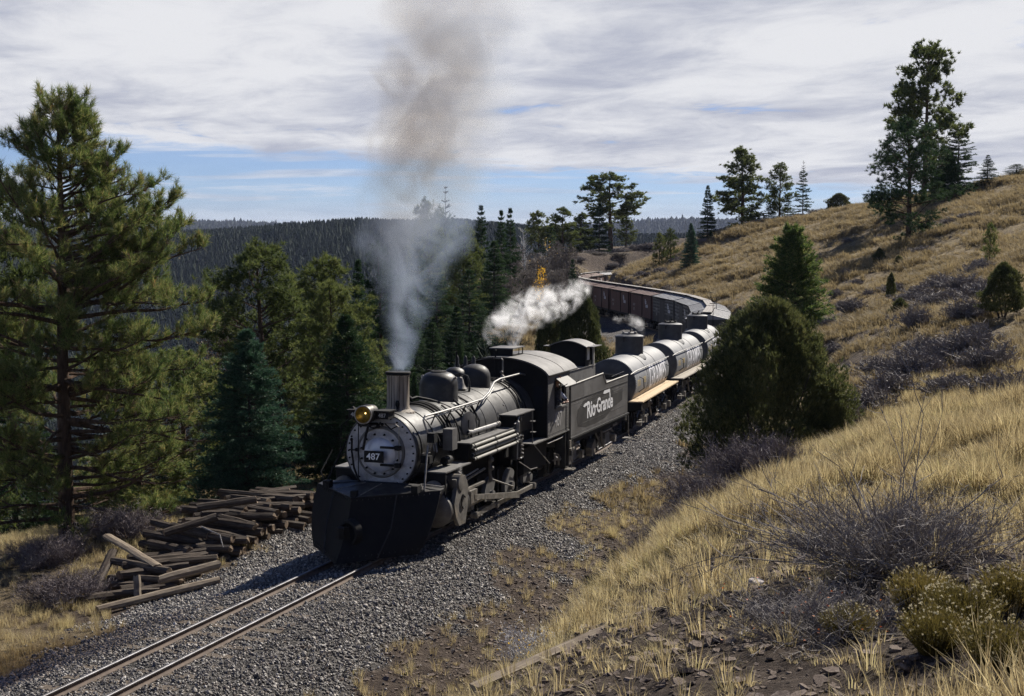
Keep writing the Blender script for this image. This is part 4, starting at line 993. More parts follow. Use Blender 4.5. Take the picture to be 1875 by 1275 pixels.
# skyline of the grassy hill
for (k, px, yt, D, w, lab, lf) in [
    ('pondD', 1362, 272, 182, 82, 'broad ponderosa, largest of the three on the bare skyline', 'ponderosa'), ('pondB', 1428, 299, 184, 54, 'slim ponderosa in the middle of the skyline trio', 'ponderosa'),
    ('firTop', 1471, 294, 184, 38, 'thin fir with a dead top on the skyline', 'fir'), ('firA', 1296, 339, 176, 40, 'lone pointed fir at the low end of the skyline', 'fir'),
    ('firN', 1265, 410, 150, 42, 'squat blue-green fir at the lower left of the grassy hill', 'spruce'), ('pondA', 1228, 418, 166, 28, 'small pine at the brow above the boxcars, right one', 'ponderosa'),
    ('pondA', 1207, 426, 164, 24, 'small pine at the brow above the boxcars, left one', 'ponderosa'), ('firB', 1408, 372, 183, 44, 'dark bushy fir at the foot of the broad skyline ponderosa', 'fir'),
    ('firC', 1443, 352, 186, 26, 'little fir leaning on the slim skyline ponderosa', 'fir'),
    ('pondC', 1696, 84, 152, 112, 'tallest ponderosa of all, bare lower trunk, on the right hilltop', 'ponderosa'), ('pondA', 1668, 218, 121, 150, 'wide dark pine in front of the tallest ponderosa', 'fir'),
    ('firC', 1757, 234, 150, 92, 'layered fir right of the tallest ponderosa', 'fir'), ('bushy', 1735, 278, 148, 74, 'dense fir between the layered one and the tallest ponderosa', 'fir'),
    ('firB', 1809, 284, 150, 52, 'small pointed fir near the right end of the hilltop', 'fir'), ('pondA', 1722, 250, 156, 70, 'pine behind the tallest ponderosa trunk', 'ponderosa'),
    ('firC', 1862, 300, 152, 70, 'fir standing past the right end of the hilltop', 'fir')]:
    T_(k, px, yt, D, lab, w, 'bark', lf, 'pine_tree' if ('pond' in k or 'wide dark pine' in lab) else 'fir_tree', 'pine tree' if ('pond' in k or 'wide dark pine' in lab) else 'fir tree')
T_('junF', 1536, 354, 186, 'round dark juniper bush on the skyline', 66, leaf='juniper', name='juniper_tree', cat='juniper')
T_('bushy', 1450, 417, 78, 'bushy young pine on the open hillside above the tank cars', 150, 'bark', 'pine', 'pine_tree', 'pine tree')
# near junipers
T_('junBig', 1412, 556, 37.5, 'large dark juniper hiding the end of the last tank car', 318, leaf='juniper', name='juniper_tree', cat='juniper', sink=.3, rz=.6)
T_('jun', 1520, 690, 36.6, 'right-hand shoulder of juniper growth close against the large one', 120, leaf='juniper', name='juniper_tree', cat='juniper', sink=.3)
T_('jun', 1838, 480, 60, 'dark juniper at the right edge of the hillside', 110, leaf='juniper', name='juniper_tree', cat='juniper')
T_('junF', 1648, 546, 72, 'small round juniper beside the grey brush', 48, leaf='juniper', name='juniper_tree', cat='juniper')
T_('junF', 1632, 500, 86, 'tiny green juniper high on the hillside', 26, leaf='juniper', name='juniper_tree', cat='juniper')
T_('pondA', 1813, 408, 92, 'pine seedling in the grass near the right edge', 26, 'bark', 'pine', 'pine_tree', 'pine tree')
T_('junF', 1610, 455, 112, 'dark low juniper left of the wide dark pine', 34, leaf='juniper', name='juniper_tree', cat='juniper')
T_('junF', 1645, 468, 108, 'low juniper under the wide dark pine', 26, leaf='juniper', name='juniper_tree', cat='juniper')
plant_at('tree', 'snagS', lambda: (bare_tree(58, 5, .9, 14, 0, .07, 1), 4.6, 1.0), 1253, 385, 168, 'little dead tree with bare forks on the brow', 'dead tree', None, 'deadwood', 'deadneedle', 'dead_tree', 16)

# ---------------------------------------------------------------- shrubs
def to_pix(x, y, z):
    f = y * math.cos(PITCH) - (z - EYE_Z) * math.sin(PITCH); u = y * math.sin(PITCH) + (z - EYE_Z) * math.cos(PITCH)
    return 937 + FPX * x / f, 637 - FPX * u / f
LMK = [(1118, 455, 'the big crooked ponderosa'), (1165, 480, 'the end of the brown cutting'), (1362, 405, 'the broad skyline ponderosa'), (1428, 395, 'the slim skyline ponderosa'), (1471, 388, 'the dead-topped skyline fir'), (1296, 420, 'the lone fir at the low end of the skyline'), (1536, 383, 'the round skyline juniper'),
       (1668, 450, 'the wide dark hilltop pine'), (1757, 358, 'the layered hilltop fir'), (1809, 345, 'the small pointed hilltop fir'), (1450, 555, 'the bushy young hillside pine'), (1420, 800, 'the large juniper'),
       (1838, 550, 'the dark juniper at the hillside edge'), (1648, 590, 'the small round hillside juniper'), (1632, 522, 'the tiny green hillside juniper'), (1265, 462, 'the squat blue-green fir'), (1217, 468, 'the two small pines on the brow'), (1813, 440, 'the pine seedling')]
_used = {}
def near_label(kind, px, D):
    x, y, _ = pix(px, 0, D); qx, qy = to_pix(x, y, gz(x, y)); c = sorted(LMK, key=lambda l: math.hypot(l[0] - qx, 1.4 * (l[1] - qy)))
    for word in ('', 'second ', 'third '):
        for (lx, ly, nm) in c[:3]:
            dx, dy = qx - lx, qy - ly; side = ('right of' if dx > 0 else 'left of') if abs(dx) > abs(dy) * 1.3 else ('below' if dy > 0 else 'uphill behind'); t = (word + kind + ' ' + side + ' ' + nm).strip()
            if t not in _used: _used[t] = 1; return t
    return kind + ' on the open grassy hillside'
def bush(key, b, px, yb, D, hpx, wpx, lab, wood='twigpurple', leafm='seed', name='shrub', cat='shrub', group=None):
    if key not in _built:
        P, Hr, Wr = b(); r = P.make(name, lab, cat, group, (0, 0, 0), 0, 1.0, wood, leafm, wood, 'leaves')
        for ch in r.children:
            if ch.name.startswith('dry_needles'): ch.name = 'fine_twigs'
            if ch.name.startswith('trunk'): ch.name = 'stems'
        _built[key] = (r, Hr, Wr); o = r
    else: o = copy_tree(_built[key][0])
    _, Hr, Wr = _built[key]; x, y, _ = pix(px, yb, D); o.location = (x, y, gz(x, y) - .04); o.rotation_euler = (0, 0, rg_v.uniform(0, 6.28))
    o.scale = (wpx * D / FPX / 2 / Wr,) * 2 + (hpx * D / FPX / Hr,); tag(o, lab, cat, group); return o
bA = lambda: (twig_bush(61, 1.2, 1.0, 80, 5, 3, .015, fuzz=9000, fw=.010), 1.1, .95)
bB = lambda: (twig_bush(62, 1.2, 1.0, 90, 5, 3, .014, leaves=60, fuzz=10000, fw=.010), 1.1, .95)
bF = lambda: (twig_bush(63, 1.2, 1.0, 80, 4, 2, .022, seg=2, fuzz=3600, fl=.26, fw=.028), 1.1, .9)
GB1 = 'grey-purple brush below the large juniper'; GB2 = 'grey leafless brush on the hillside'
nearb = [(1300, 30, 80, 150, 'wide grey-purple leafless shrub below the left foot of the large juniper'), (1375, 28.5, 95, 170, 'biggest grey-purple leafless shrub under the large juniper'),
         (1240, 31, 66, 110, 'dark leafless shrub at the lip of the railway ditch'), (1440, 27.5, 72, 120, 'grey-purple shrub reaching the golden grass crest'), (1200, 29, 52, 90, 'low twiggy shrub on the slope above the ditch'),
         (1330, 26, 62, 120, 'tangled grey shrub in front of the other juniper-side brush'), (1275, 27, 56, 100, 'thin grey shrub low on the slope below the brush')]
for i, (px, D, h, w, lab) in enumerate(nearb): bush('brushA' if i % 2 else 'brushB', bA if i % 2 else bB, px, 0, D, h, w, lab, leafm='goldleaf')
mid = [(1600, 44, 60, 130), (1650, 46, 50, 110), (1560, 43, 50, 80), (1690, 48, 60, 110), (1745, 50, 50, 90), (1800, 50, 64, 120), (1760, 43, 50, 110), (1835, 45, 60, 120), (1860, 40, 60, 120), (1625, 52, 36, 90), (1710, 56, 40, 80),
       (1790, 62, 44, 90), (1820, 70, 40, 100), (1760, 72, 34, 90), (1720, 74, 30, 80), (1700, 82, 30, 76), (1740, 84, 34, 80), (1780, 80, 36, 84), (1680, 78, 26, 60), (1810, 88, 30, 70), (1650, 90, 22, 50), (1570, 84, 30, 60), (1690, 64, 44, 70), (1545, 66, 24, 56)]
for i, (px, D, h, w) in enumerate(mid):
    bush('brushC', bF, px, 0, D, h, w, near_label('leafless grey bush', px, D), 'twig', group='leafless brush in the gully' if D < 60 else 'leafless brush up the hillside')
farb = [(1085, 224, 10, 30), (1110, 226, 12, 36), (1140, 226, 10, 30), (1165, 228, 12, 34), (1190, 228, 10, 34), (1125, 218, 8, 26), (1155, 219, 9, 28), (1180, 219, 8, 26), (1060, 216, 9, 30), (1560, 110, 14, 24), (1495, 118, 12, 22), (1520, 122, 10, 18), (1577, 104, 14, 28), (1620, 135, 12, 24), (1480, 150, 9, 16), (1540, 100, 16, 30), (1750, 130, 14, 40), (1790, 128, 14, 50), (1765, 140, 10, 30), (1400, 178, 12, 30), (1385, 178, 10, 26), (1500, 180, 10, 30), (1515, 181, 9, 26), (1560, 181, 10, 30),  # those on the far cutting are added to darken its sunlit face
        (1590, 178, 10, 34), (1290, 172, 12, 34), (1270, 168, 12, 26), (1245, 165, 12, 28), (1325, 176, 10, 26), (1470, 181, 9, 30), (1450, 182, 8, 26), (1240, 150, 12, 30), (1215, 158, 12, 30), (1180, 158, 10, 30), (1700, 112, 16, 40), (1560, 140, 10, 20), (1600, 96, 16, 26), (1530, 76, 20, 34)]
for (px, D, h, w) in farb:
    bush('brushC', bF, px, 0, D, h, w, near_label('small dark bush', px, D), 'twig', group='small dark bushes on the grassy hill')
for (px, D, h, w, lab) in [(90, 30.5, 60, 150, 'brown leafless bush at the left end of the tie heap'), (200, 36, 60, 150, 'tangled leafless bush behind the near end of the tie heap'), (60, 34, 56, 130, 'greenish low brush under the tall pine')]:
    bush('brushB', bB, px, 0, D, h, w, lab, leafm='goldleaf')

# dead shrub in the foreground with long bare boughs
def dead_shrub():
    P = twig_bush(71, 1.0, 1.15, 120, 5, 3, .0085, upright=.75, fuzz=9000, fl=.14, fw=.0045); rg = random.Random(9)
    for i in range(26):
        az = rg.uniform(2.3, 4.3) if i < 14 else rg.uniform(0, 6.28); el = rg.uniform(.12, .5) if i < 14 else rg.uniform(.7, 1.6); L = rg.uniform(.9, 1.55)
        pts, dd = curve_pts((rg.uniform(-.2, .2), rg.uniform(-.2, .2), .05), (math.cos(az), math.sin(az), el), L, 6, rg, .12, .01); P.wood.tube([tuple(p) for p in pts], [.011, .010, .009, .007, .006, .005, .003], 5, False)
        for q in range(5):
            w = rg.randint(2, 6); sp, _ = curve_pts(pts[w], dd + np.array([rg.gauss(0, .5), rg.gauss(0, .5), rg.gauss(.15, .4)]), L * rg.uniform(.15, .4), 3, rg, .2, .05); P.wood.tube([tuple(p) for p in sp], [.005, .004, .003, .002], 3, False)
    return P, 1.0, 1.0
def place_plant(P, name, lab, cat, px, D, sc, wood, leafm, leafm2=None, rz=0, crown='leaves', dz=-.03):
    x, y, _ = pix(px, 600, D); return P.make(name, lab, cat, None, (x, y, gz(x, y) + dz), rz, sc, wood, leafm, leafm2, crown)
P, _, _ = dead_shrub(); place_plant(P, 'dead_shrub', 'big dead grey shrub with long bare boughs in the foreground', 'shrub', 1640, 12.2, (1.05, 1.05, .78), 'twig', 'seed', 'twig')
P = twig_bush(73, .8, .8, 90, 4, 3, .007, leaves=60, fuzz=5000, fl=.10, fw=.0045); place_plant(P, 'dead_shrub', 'low tangle of dark twigs with a few red leaves below the big dead shrub', 'shrub', 1500, 10.3, (1.0, 1.0, .6), 'twig', 'redleaf', 'twig')
P = twig_bush(74, .6, .4, 40, 4, 3, .006, leaves=90, fuzz=1500, fl=.08, fw=.005); place_plant(P, 'shrub', 'small dark shrub dotted with yellow leaves at the foot of the slope', 'shrub', 975, 17.5, (1.1, 1.1, 1.0), 'twig', 'goldleaf')
P = twig_bush(75, 1.2, .10, 4, 3, 3, .008, upright=1.6); place_plant(P, 'dead_shrub', 'single tall bare stalk rising out of the big dead shrub', 'stalk', 1652, 12.6, (1.0, 1.0, 1.12), 'twig', 'seed')
# rabbitbrush with pale seed heads
def rabbit(seed, H=.42, W_=.36, stems=520, heads=75):
    P = Plant(seed); nr = P.nr; az = nr.uniform(0, 6.283, stems); q = np.sqrt(nr.random(stems)); b = np.c_[np.cos(az) * q * W_ * .3, np.sin(az) * q * W_ * .3, np.full(stems, -.04)]; tip = np.c_[np.cos(az) * q * W_, np.sin(az) * q * W_, H * (1.05 - .4 * q ** 2) * nr.uniform(.75, 1.05, stems)]
    d = tip - b; L = np.linalg.norm(d, axis=1); v, f = blades(b, d / L[:, None], L, .012, seed); P.leaf(v, f)
    # leaves up the stems
    for k in range(5):
        w = nr.uniform(.3, .95, stems)[:, None]; c = b + d * w; dd = d / L[:, None] + nr.normal(size=(stems, 3)) * .5; dd /= np.linalg.norm(dd, axis=1)[:, None]; v, f = blades(c, dd, .055, .009, seed + k); P.leaf(v, f)
    P.limb([(0, 0, -.1), (0, 0, .1)], .02, .01, 4)
    k = nr.choice(stems, heads, replace=False); c = tip[k]; P.tufts(c, np.tile([0, 0, 1.0], (heads, 1)), 14, .017, .007, 1.6, second=True); return P
for i, (px, D, sc, lab) in enumerate([(1562, 9.9, .62, 'yellow-green brush clump with the palest seed heads'), (1700, 10.2, .85, 'broad yellowish brush with cream seed heads under the dead shrub'), (1775, 9.3, .82, 'golden brush clump near the lower right corner'), (1725, 8.8, .72, 'olive brush between the two larger seed-head clumps'),
                                     (1850, 8.2, .75, 'brown dried brush cut by the right edge'), (1865, 9.8, .8, 'dull brush clump behind the corner one')]):
    P = rabbit(90 + i); x, y, _ = pix(px, 600, D); r = P.make('rabbitbrush', lab, 'brush', None, (x, y, gz(x, y)), i, sc, 'twig', 'brush', 'seed', 'stems')
    for ch in r.children:
        if ch.name.startswith('dry_needles'): ch.name = 'seed_heads'

# ---------------------------------------------------------------- grass
def tuft_proto(seed, n=26, H=.34, R=.10, w=.006, lean=.5, seg=2, matn='grass'):
    nr = np.random.default_rng(seed); az = nr.uniform(0, 6.283, n); q = np.sqrt(nr.random(n)); b = np.c_[np.cos(az) * q * R, np.sin(az) * q * R, np.full(n, -.02)]
    L = H * nr.uniform(.55, 1.1, n); ln = nr.uniform(.1, 1, n) * lean; mid_ = b + np.c_[np.cos(az) * ln * L * .30, np.sin(az) * ln * L * .30, L * .55]; tip = mid_ + np.c_[np.cos(az) * ln * L * .8, np.sin(az) * ln * L * .8, L * (.5 - .25 * ln)]
    s = np.c_[-np.sin(az + nr.uniform(-1, 1, n)), np.cos(az), np.zeros(n)]; s /= np.linalg.norm(s, axis=1)[:, None]
    v = np.stack([b - s * w / 2, b + s * w / 2, mid_ + s * w * .45, mid_ - s * w * .45, tip], 1).reshape(-1, 3); k = np.arange(n)[:, None] * 5
    f = np.concatenate([k + [0, 1, 2], k + [0, 2, 3], k + [3, 2, 4]]); return proto_mesh('grass_tuft', v, f, matn)
near_protos = [tuft_proto(i, 30, .34, .09, .0065, .6 + .1 * (i % 3)) for i in range(7)]
def region_points(n, x0, x1, y0, y1): return RNG.uniform(x0, x1, n), RNG.uniform(y0, y1, n)
def in_view(X, Y, pad=1.0):
    return (np.abs(X) < (Y * 0.40 + 3 + pad)) & (Y > 3)
def grass_layer(name, n, box, protos, smin, smax, dens, label=None, tz=0.0):
    X, Y = region_points(n, *box); k = in_view(X, Y); X, Y = X[k], Y[k]; z, S, T = ground(X, Y, True); p = dens(X, Y, S, T); k = RNG.random(len(X)) < p; X, Y, z, p = X[k], Y[k], z[k], p[k]
    sc = RNG.uniform(smin, smax, len(X)) * (0.75 + .5 * np.clip(p, 0, 1)); rot = np.c_[RNG.uniform(-.25, .25, len(X)), RNG.uniform(-.25, .25, len(X)), RNG.uniform(0, 6.28, len(X))]
    return scatter(name, np.c_[X, Y, z + tz], rot, np.c_[sc, sc, sc * RNG.uniform(.75, 1.25, len(X))], protos)
def dens_near(X, Y, S, T):
    bm_ = bed_mask(X, Y, S, T); br = bare_mask(X, Y, S, T); cl = smooth(fbm(X, Y, 1.1, 4, 55), -.10, .20); return np.clip((1 - bm_) * (1 - br) ** 1.6 * (.05 + .95 * cl) + .045 * (1 - bm_), 0, 1) * (T > 0) 
grass_layer('dry_grass', 100000, (-5, 23, 3.5, 46), near_protos, .65, 1.25, dens_near)
def dens_left(X, Y, S, T): return np.clip((1 - bed_mask(X, Y, S, T)) * smooth(fbm(X, Y, 1.4, 3, 66), -.35, .1), 0, 1) * (T < 0)
grass_layer('dry_grass', 34000, (-24, 2, 12, 62), near_protos, .35, .75, dens_left)
# short scruffy cover between the tufts
short_protos = [tuft_proto(40 + i, 22, .13, .09, .007, 1.2) for i in range(4)]
grass_layer('short_grass', 84000, (-5, 22, 4, 46), short_protos, .6, 1.5, lambda X, Y, S, T: np.clip((1 - bed_mask(X, Y, S, T)) * (.10 + .90 * (1 - bare_mask(X, Y, S, T))) * .8, 0, 1) * (T > 0))
far_protos = [tuft_proto(80 + i, 26, .42, .26, .030, 1.1, matn='fargrass') for i in range(5)]
def dens_far(X, Y, S, T):
    return np.clip((1 - bed_mask(X, Y, S, T)) * (1 - .85 * bare_mask(X, Y, S, T)) * (.12 + .88 * smooth(fbm(X, Y * .7, 2.6, 5, 88), -.12, .16)) * (1 - .8 * wood_mask(X, Y, S, T)), 0, 1)
grass_layer('hillside_grass', 150000, (-12, 62, 40, 105), far_protos, .40, 1.0, dens_far)
grass_layer('hillside_grass', 130000, (-20, 75, 105, 196), far_protos, .55, 1.35, dens_far)

# individual straw clumps that stand out on the dirt and ballast edge
def big_tuft(seed, H=.5): return tuft_proto(seed, 150, H, .13, .006, .9)
GT_ = 'straw-coloured grass clumps on the slope'
clp = [(838, 1112, 20.3, .8, 'round straw clump standing alone on the ballast edge below the engine'), (1140, 925, 31, 1.0, 'straw clump on the dark dirt beside the ditch'), (1122, 883, 37, .9, 'greenish-gold clump at the ballast edge near the tender'),
       (1300, 1110, 13.6, 1.35, 'big arching straw clump beside the flat pale stone'), (1230, 1130, 14.0, .9, 'smaller straw clump left of the big arching one'), (1080, 1040, 17.5, 1.1, 'straw clump in the middle of the golden slope'), (1390, 905, 22, 1.2, 'yellow-green clump on the crest under the juniper'), (1550, 1015, 14.5, 1.1, 'straw clump behind the dead shrub boughs')]
gt_mesh = [big_tuft(900 + i) for i in range(3)]
for i, (px, py, D, sc, lab) in enumerate(clp):
    o = gt_mesh[i % 3].copy(); o.name = 'grass_clump'; COL.objects.link(o); x, y, _ = pix(px, py, D); o.location = (x, y, gz(x, y)); o.scale = (sc,) * 3; o.rotation_euler = (0, 0, i); tag(o, lab, 'grass clump')

# dark dead weeds stalks, loose shale and stones
def shard_protos():
    out = []
    for k in range(6):
        rg = random.Random(300 + k); n = rg.randint(5, 7); mb = MB(); poly = [(math.cos(6.283 * i / n) * rg.uniform(.35, .6), math.sin(6.283 * i / n) * rg.uniform(.25, .5), 0) for i in range(n)]; mb.prism(poly, (rg.uniform(-.05, .05), rg.uniform(-.05, .05), rg.uniform(.12, .25)))
        o = mb.build('shale_chip', 'rock', smooth=False); COL.objects.unlink(o); out.append(o)
    return out
SHP = shard_protos()
X, Y = region_points(130000, -6, 14, 6, 60); z, S, T = ground(X, Y, True); p = np.clip(bare_mask(X, Y, S, T) * 1.0 * (1 - bed_mask(X, Y, S, T)) + .04, 0, 1) * (T > 0) * in_view(X, Y); k = RNG.random(len(X)) < p; X, Y, z = X[k], Y[k], z[k]
sz = RNG.lognormal(math.log(.042), .5, len(X)); sz = np.minimum(sz, .15); rot = np.c_[RNG.normal(0, .3, len(X)), RNG.normal(0, .3, len(X)), RNG.uniform(0, 6.28, len(X))]
scatter('loose_shale', np.c_[X, Y, z], rot, sz, SHP)
def stone(px, py, D, L, W2, Hh, lab, m_='rock', seed=0, tilt=.2):
    rg = random.Random(seed); bm = bmesh.new(); bmesh.ops.create_icosphere(bm, subdivisions=2, radius=.5)
    for v in bm.verts:
        n = v.co.normalized(); v.co *= 1 + .16 * math.sin(n.x * 5 + seed) * math.cos(n.y * 4 - seed) + rg.uniform(-.05, .05); v.co.x *= L; v.co.y *= W2; v.co.z = max(-.35, min(.32, v.co.z * 1.2)) * Hh
    me = bpy.data.meshes.new('stone'); bm.to_mesh(me); bm.free(); me.materials.append(M[m_]); o = bpy.data.objects.new('flat_stone', me); COL.objects.link(o); x, y, _ = pix(px, py, D); o.location = (x, y, gz(x, y) + Hh * .1); o.rotation_euler = (rg.uniform(-tilt, tilt), rg.uniform(-tilt, tilt), rg.uniform(0, 3)); tag(o, lab, 'stone'); return o
stone(1384, 1072, 12.8, .20, .12, .12, 'pale flat stone lying in the dirt right of the big arching straw clump', 'palerock', 1)
stone(1235, 1080, 14.5, .24, .16, .16, 'dark rounded stone half sunk in the slope', 'rock', 2)
stone(1365, 1140, 10.8, .16, .12, .07, 'small grey flat stone below the pale one', 'palerock', 3)
stone(1050, 1190, 13.0, .26, .10, .07, 'thin brown slab on the shale at the bottom edge', 'rock', 4)
stone(1290, 1150, 11.2, .26, .12, .08, 'brown slab lying on the bare shale patch', 'rock', 6)
stone(1200, 1170, 11.6, .20, .13, .10, 'reddish blocky stone on the bare shale patch', 'rock', 7)
stone(1070, 1078, 17, .22, .14, .12, 'grey stone among straw on the mid slope', 'palerock', 8)
# old tie board half buried
mbp = MB(); mbp.box(-.9, .9, -.08, .08, -.05, .06); o = mbp.build('old_board', 'tielight', smooth=False); x, y, _ = pix(1000, 1185, 14.2); o.location = (x, y, gz(x, y) + .03); o.rotation_euler = (0, -.18, .62); tag(o, 'long weathered board half buried along the bottom of the slope', 'board')
def stake(px, yb, D, h, lab):
    mb = MB(); mb.tube([(0, 0, -.1), (.02, 0, h * .5), (0, .02, h)], [.013, .011, .008], 5); o = mb.build('metal_stake', 'railside'); x, y, _ = pix(px, yb, D); o.location = (x, y, gz(x, y)); tag(o, lab, 'stake')
stake(808, 1230, 17.5, .75, 'thin dark stake upright at the ballast edge, lower one'); stake(986, 1030, 27.5, .6, 'thin dark stake beside the ditch, upper one')

# ---------------------------------------------------------------- forest across the canyon
def far_tree_protos():
    out = []
    for k in range(5):
        rg = random.Random(600 + k); mb = MB(); H = 10.0; R = rg.uniform(1.7, 2.6) if k < 4 else 3.2; nt = 5 if k < 4 else 3; n = 7
        for i in range(nt):
            z0 = H * (.08 + .84 * i / nt); z1 = min(H, z0 + H * .34); r = R * (1 - i / nt) ** .8; ring = [(math.cos(6.283 * j / n) * r * rg.uniform(.65, 1.2), math.sin(6.283 * j / n) * r * rg.uniform(.65, 1.2), z0 + rg.uniform(-.5, .3)) for j in range(n)]
            mb.add(ring + [(rg.uniform(-.15, .15), rg.uniform(-.15, .15), z1)], [(j, (j + 1) % n, n) for j in range(n)])
        o = mb.build('far_conifer', 'farfir', smooth=False, recalc=False); COL.objects.unlink(o); out.append(o)
    return out
FT = far_tree_protos()
NF = 150000
az = np.radians(RNG.uniform(-22.5, 22.5, NF)); rr = np.sqrt(RNG.uniform(430 ** 2, 1650 ** 2, NF)); X = np.sin(az) * rr; Y = np.cos(az) * rr; Z = far_z(X, Y); dens = smooth(fbm(X, Y, 120, 4, 19), -.65, .05); k = (RNG.random(NF) < (.30 + .70 * dens)) & (Y > 300); X, Y, Z = X[k], Y[k], Z[k]
sc = np.minimum(RNG.lognormal(math.log(.60), .38, len(X)), 1.05 - .25 * smooth(np.hypot(X, Y), 900, 1200)); scatter('forest', np.c_[X, Y, Z - .5], np.c_[np.zeros(len(X)), np.zeros(len(X)), RNG.uniform(0, 6.28, len(X))], np.c_[sc * 1.25, sc * 1.25, sc], FT)
NF = 42000
az = np.radians(RNG.uniform(-21, 21, NF)); rr = np.sqrt(RNG.uniform(3000 ** 2, 5200 ** 2, NF)); X = np.sin(az) * rr; Y = np.cos(az) * rr; Z = far_z(X, Y)
sc = RNG.lognormal(math.log(1.1), .3, len(X)); scatter('forest', np.c_[X, Y, Z - .5], np.c_[np.zeros(len(X)), np.zeros(len(X)), RNG.uniform(0, 6.28, len(X))], np.c_[sc * 2, sc * 2, sc], FT)
# dark understorey filling the wooded slope inside the loop
us = [tuft_proto(700 + i, 60, .9, .6, .09, 1.0, matn='farfir') for i in range(3)]
X, Y = region_points(9000, -40, 4, 52, 160); z, S, T = ground(X, Y, True); k = (RNG.random(len(X)) < wood_mask(X, Y, S, T) * .5 * smooth(T, -4.5, -9)) & in_view(X, Y); sc = RNG.uniform(.5, 1.6, k.sum()); scatter('undergrowth', np.c_[X[k], Y[k], z[k]], np.c_[np.zeros(k.sum()), np.zeros(k.sum()), RNG.uniform(0, 6.28, k.sum())], sc, us)
# ================================================================ the train
# vehicle frame: x runs back along the train, y = -t (t positive on the camera side), z above rail
def frame_at(s0, s1):
    a = Vector(path(s0)); b = Vector(path(s1)); d = (b - a).normalized(); return a, d
def vroot(name, s0, s1, lab, cat, group=None):
    a, d = frame_at(s0, s1); r = empty(name, a, (0, -math.asin(d.z), math.atan2(d.y, d.x)), lab, cat, group); r.rotation_mode = 'XYZ'; return r
def V(s, t, z): return (s, -t, z)
def bxs(mb, s0, s1, t0, t1, z0, z1, mi=0): return mb.box(s0, s1, -t1, -t0, z0, z1, mi)
def part(parent, name, m_, fn, **k):
    mb = MB(); fn(mb); return mb.build(name, m_, parent, **k)
def wheel(parent, name, s, t, z, r, m_='black', w=.12, spokes=0):
    mb = MB(); sg = 1 if t > 0 else -1
    mb.lathe(V(s, t - w / 2 * sg - .03 * sg, z), (0, -sg, 0), [(0, r + .03), (.03, r + .03), (.03, r), (w, r), (w, r * .82), (w - .04, r * .78), (w - .05, r * .3), (w, r * .26), (w, .001)], 28)
    return mb.build(name, m_, parent)
def rivets(mb, pts, r=.014):
    for p in pts: mb.add([(p[0] - r, p[1], p[2] - r), (p[0] + r, p[1], p[2] - r), (p[0] + r, p[1], p[2] + r), (p[0] - r, p[1], p[2] + r), (p[0], p[1] - r * (1 if p[1] <= 0 else -1), p[2])], [(0, 1, 4), (1, 2, 4), (2, 3, 4), (3, 0, 4)])

L_ = vroot('steam_locomotive', 0, 18, 'black narrow-gauge steam locomotive with silver smokebox front, number 487, leading the train', 'locomotive')
BZ = 2.19
# smokebox and boiler
mb = MB(); mb.lathe(V(1.95, 0, BZ), (1, 0, 0), [(0, .885), (.05, .905), (.09, .905), (.10, .875), (2.3, .875)], 56)
for s in (2.25, 3.1, 4.2): mb.lathe(V(s, 0, BZ), (1, 0, 0), [(0, .876), (.004, .895), (.07, .895), (.074, .876)], 56, cap=False)
mb.build('smokebox', 'black', L_)
mb = MB(); mb.lathe(V(4.25, 0, BZ), (1, 0, 0), [(0, .875), (.01, .92), (1.9, .93), (3.2, 1.0), (5.95, 1.03)], 56); mb.build('boiler', 'jacket', L_)
mb = MB()
for s in (4.32, 5.4, 6.45, 7.25, 8.1, 8.9): 
    R = .925 if s < 6.1 else (.96 if s < 6.9 else 1.01); R = np.interp(s, [4.26, 6.15, 7.45, 10.2], [.922, .932, 1.002, 1.032])
    mb.lathe(V(s, 0, BZ), (1, 0, 0), [(0, R - .003), (.003, R + .008), (.05, R + .008), (.053, R - .003)], 56, cap=False)
mb.build('boiler_band', 'black', L_)
fr = part(L_, 'smokebox_front', 'silver', lambda m: m.lathe(V(1.95, 0, BZ), (-1, 0, 0), [(-.02, .87), (.0, .86), (.012, .845), (.012, .56), (.03, .545), (.05, .53), (.05, .50), (.06, .47), (.10, .36), (.10, .001)], 56))
part(L_, 'smokebox_ring', 'dusty', lambda m: m.lathe(V(1.94, 0, BZ), (-1, 0, 0), [(0.0, .60), (.035, .585), (.055, .555), (.05, .535), (.0, .53)], 56, cap=False))
part(L_, 'smokebox_door', 'plate', lambda m: m.lathe(V(1.90, 0, BZ - .05), (-1, 0, 0), [(0, .40), (.05, .395), (.075, .36), (.10, .25), (.11, .12), (.112, .001)], 40))
mb = MB()
for k in range(30):
    a = 2 * math.pi * k / 30; mb.lathe(V(1.94, math.cos(a) * .80, BZ + math.sin(a) * .80), (-1, 0, 0), [(0, .022), (.03, .020), (.034, .001)], 7)
for k in range(12):
    a = 2 * math.pi * (k + .5) / 12; p = V(1.86, math.cos(a) * .46, BZ - .04 + math.sin(a) * .46); mb.ball(p, .028, 4); mb.lathe(p, (-1, 0, 0), [(0, .022), (.05, .02), (.055, .001)], 6)
mb.build('door_bolt', 'matte', fr); part(L_, 'bell_cord', 'matte', lambda m: (m.tube([V(1.78, -.18, 3.0), V(1.74, -.28, 2.62), V(1.70, -.34, 2.25)], .03, 6), m.tube([V(1.80, .05, 2.9), V(1.76, .02, 2.78), V(1.80, -.12, 2.74), V(1.8, -.3, 2.8)], .018, 5), m.ball(V(1.78, .0, 2.80), .05, 5), m.ball(V(1.78, .10, 2.84), .04, 4), m.tube([V(1.8, .16, 2.86), V(1.78, .32, 2.74), V(1.8, .46, 2.82)], .016, 5)))
mb = MB()
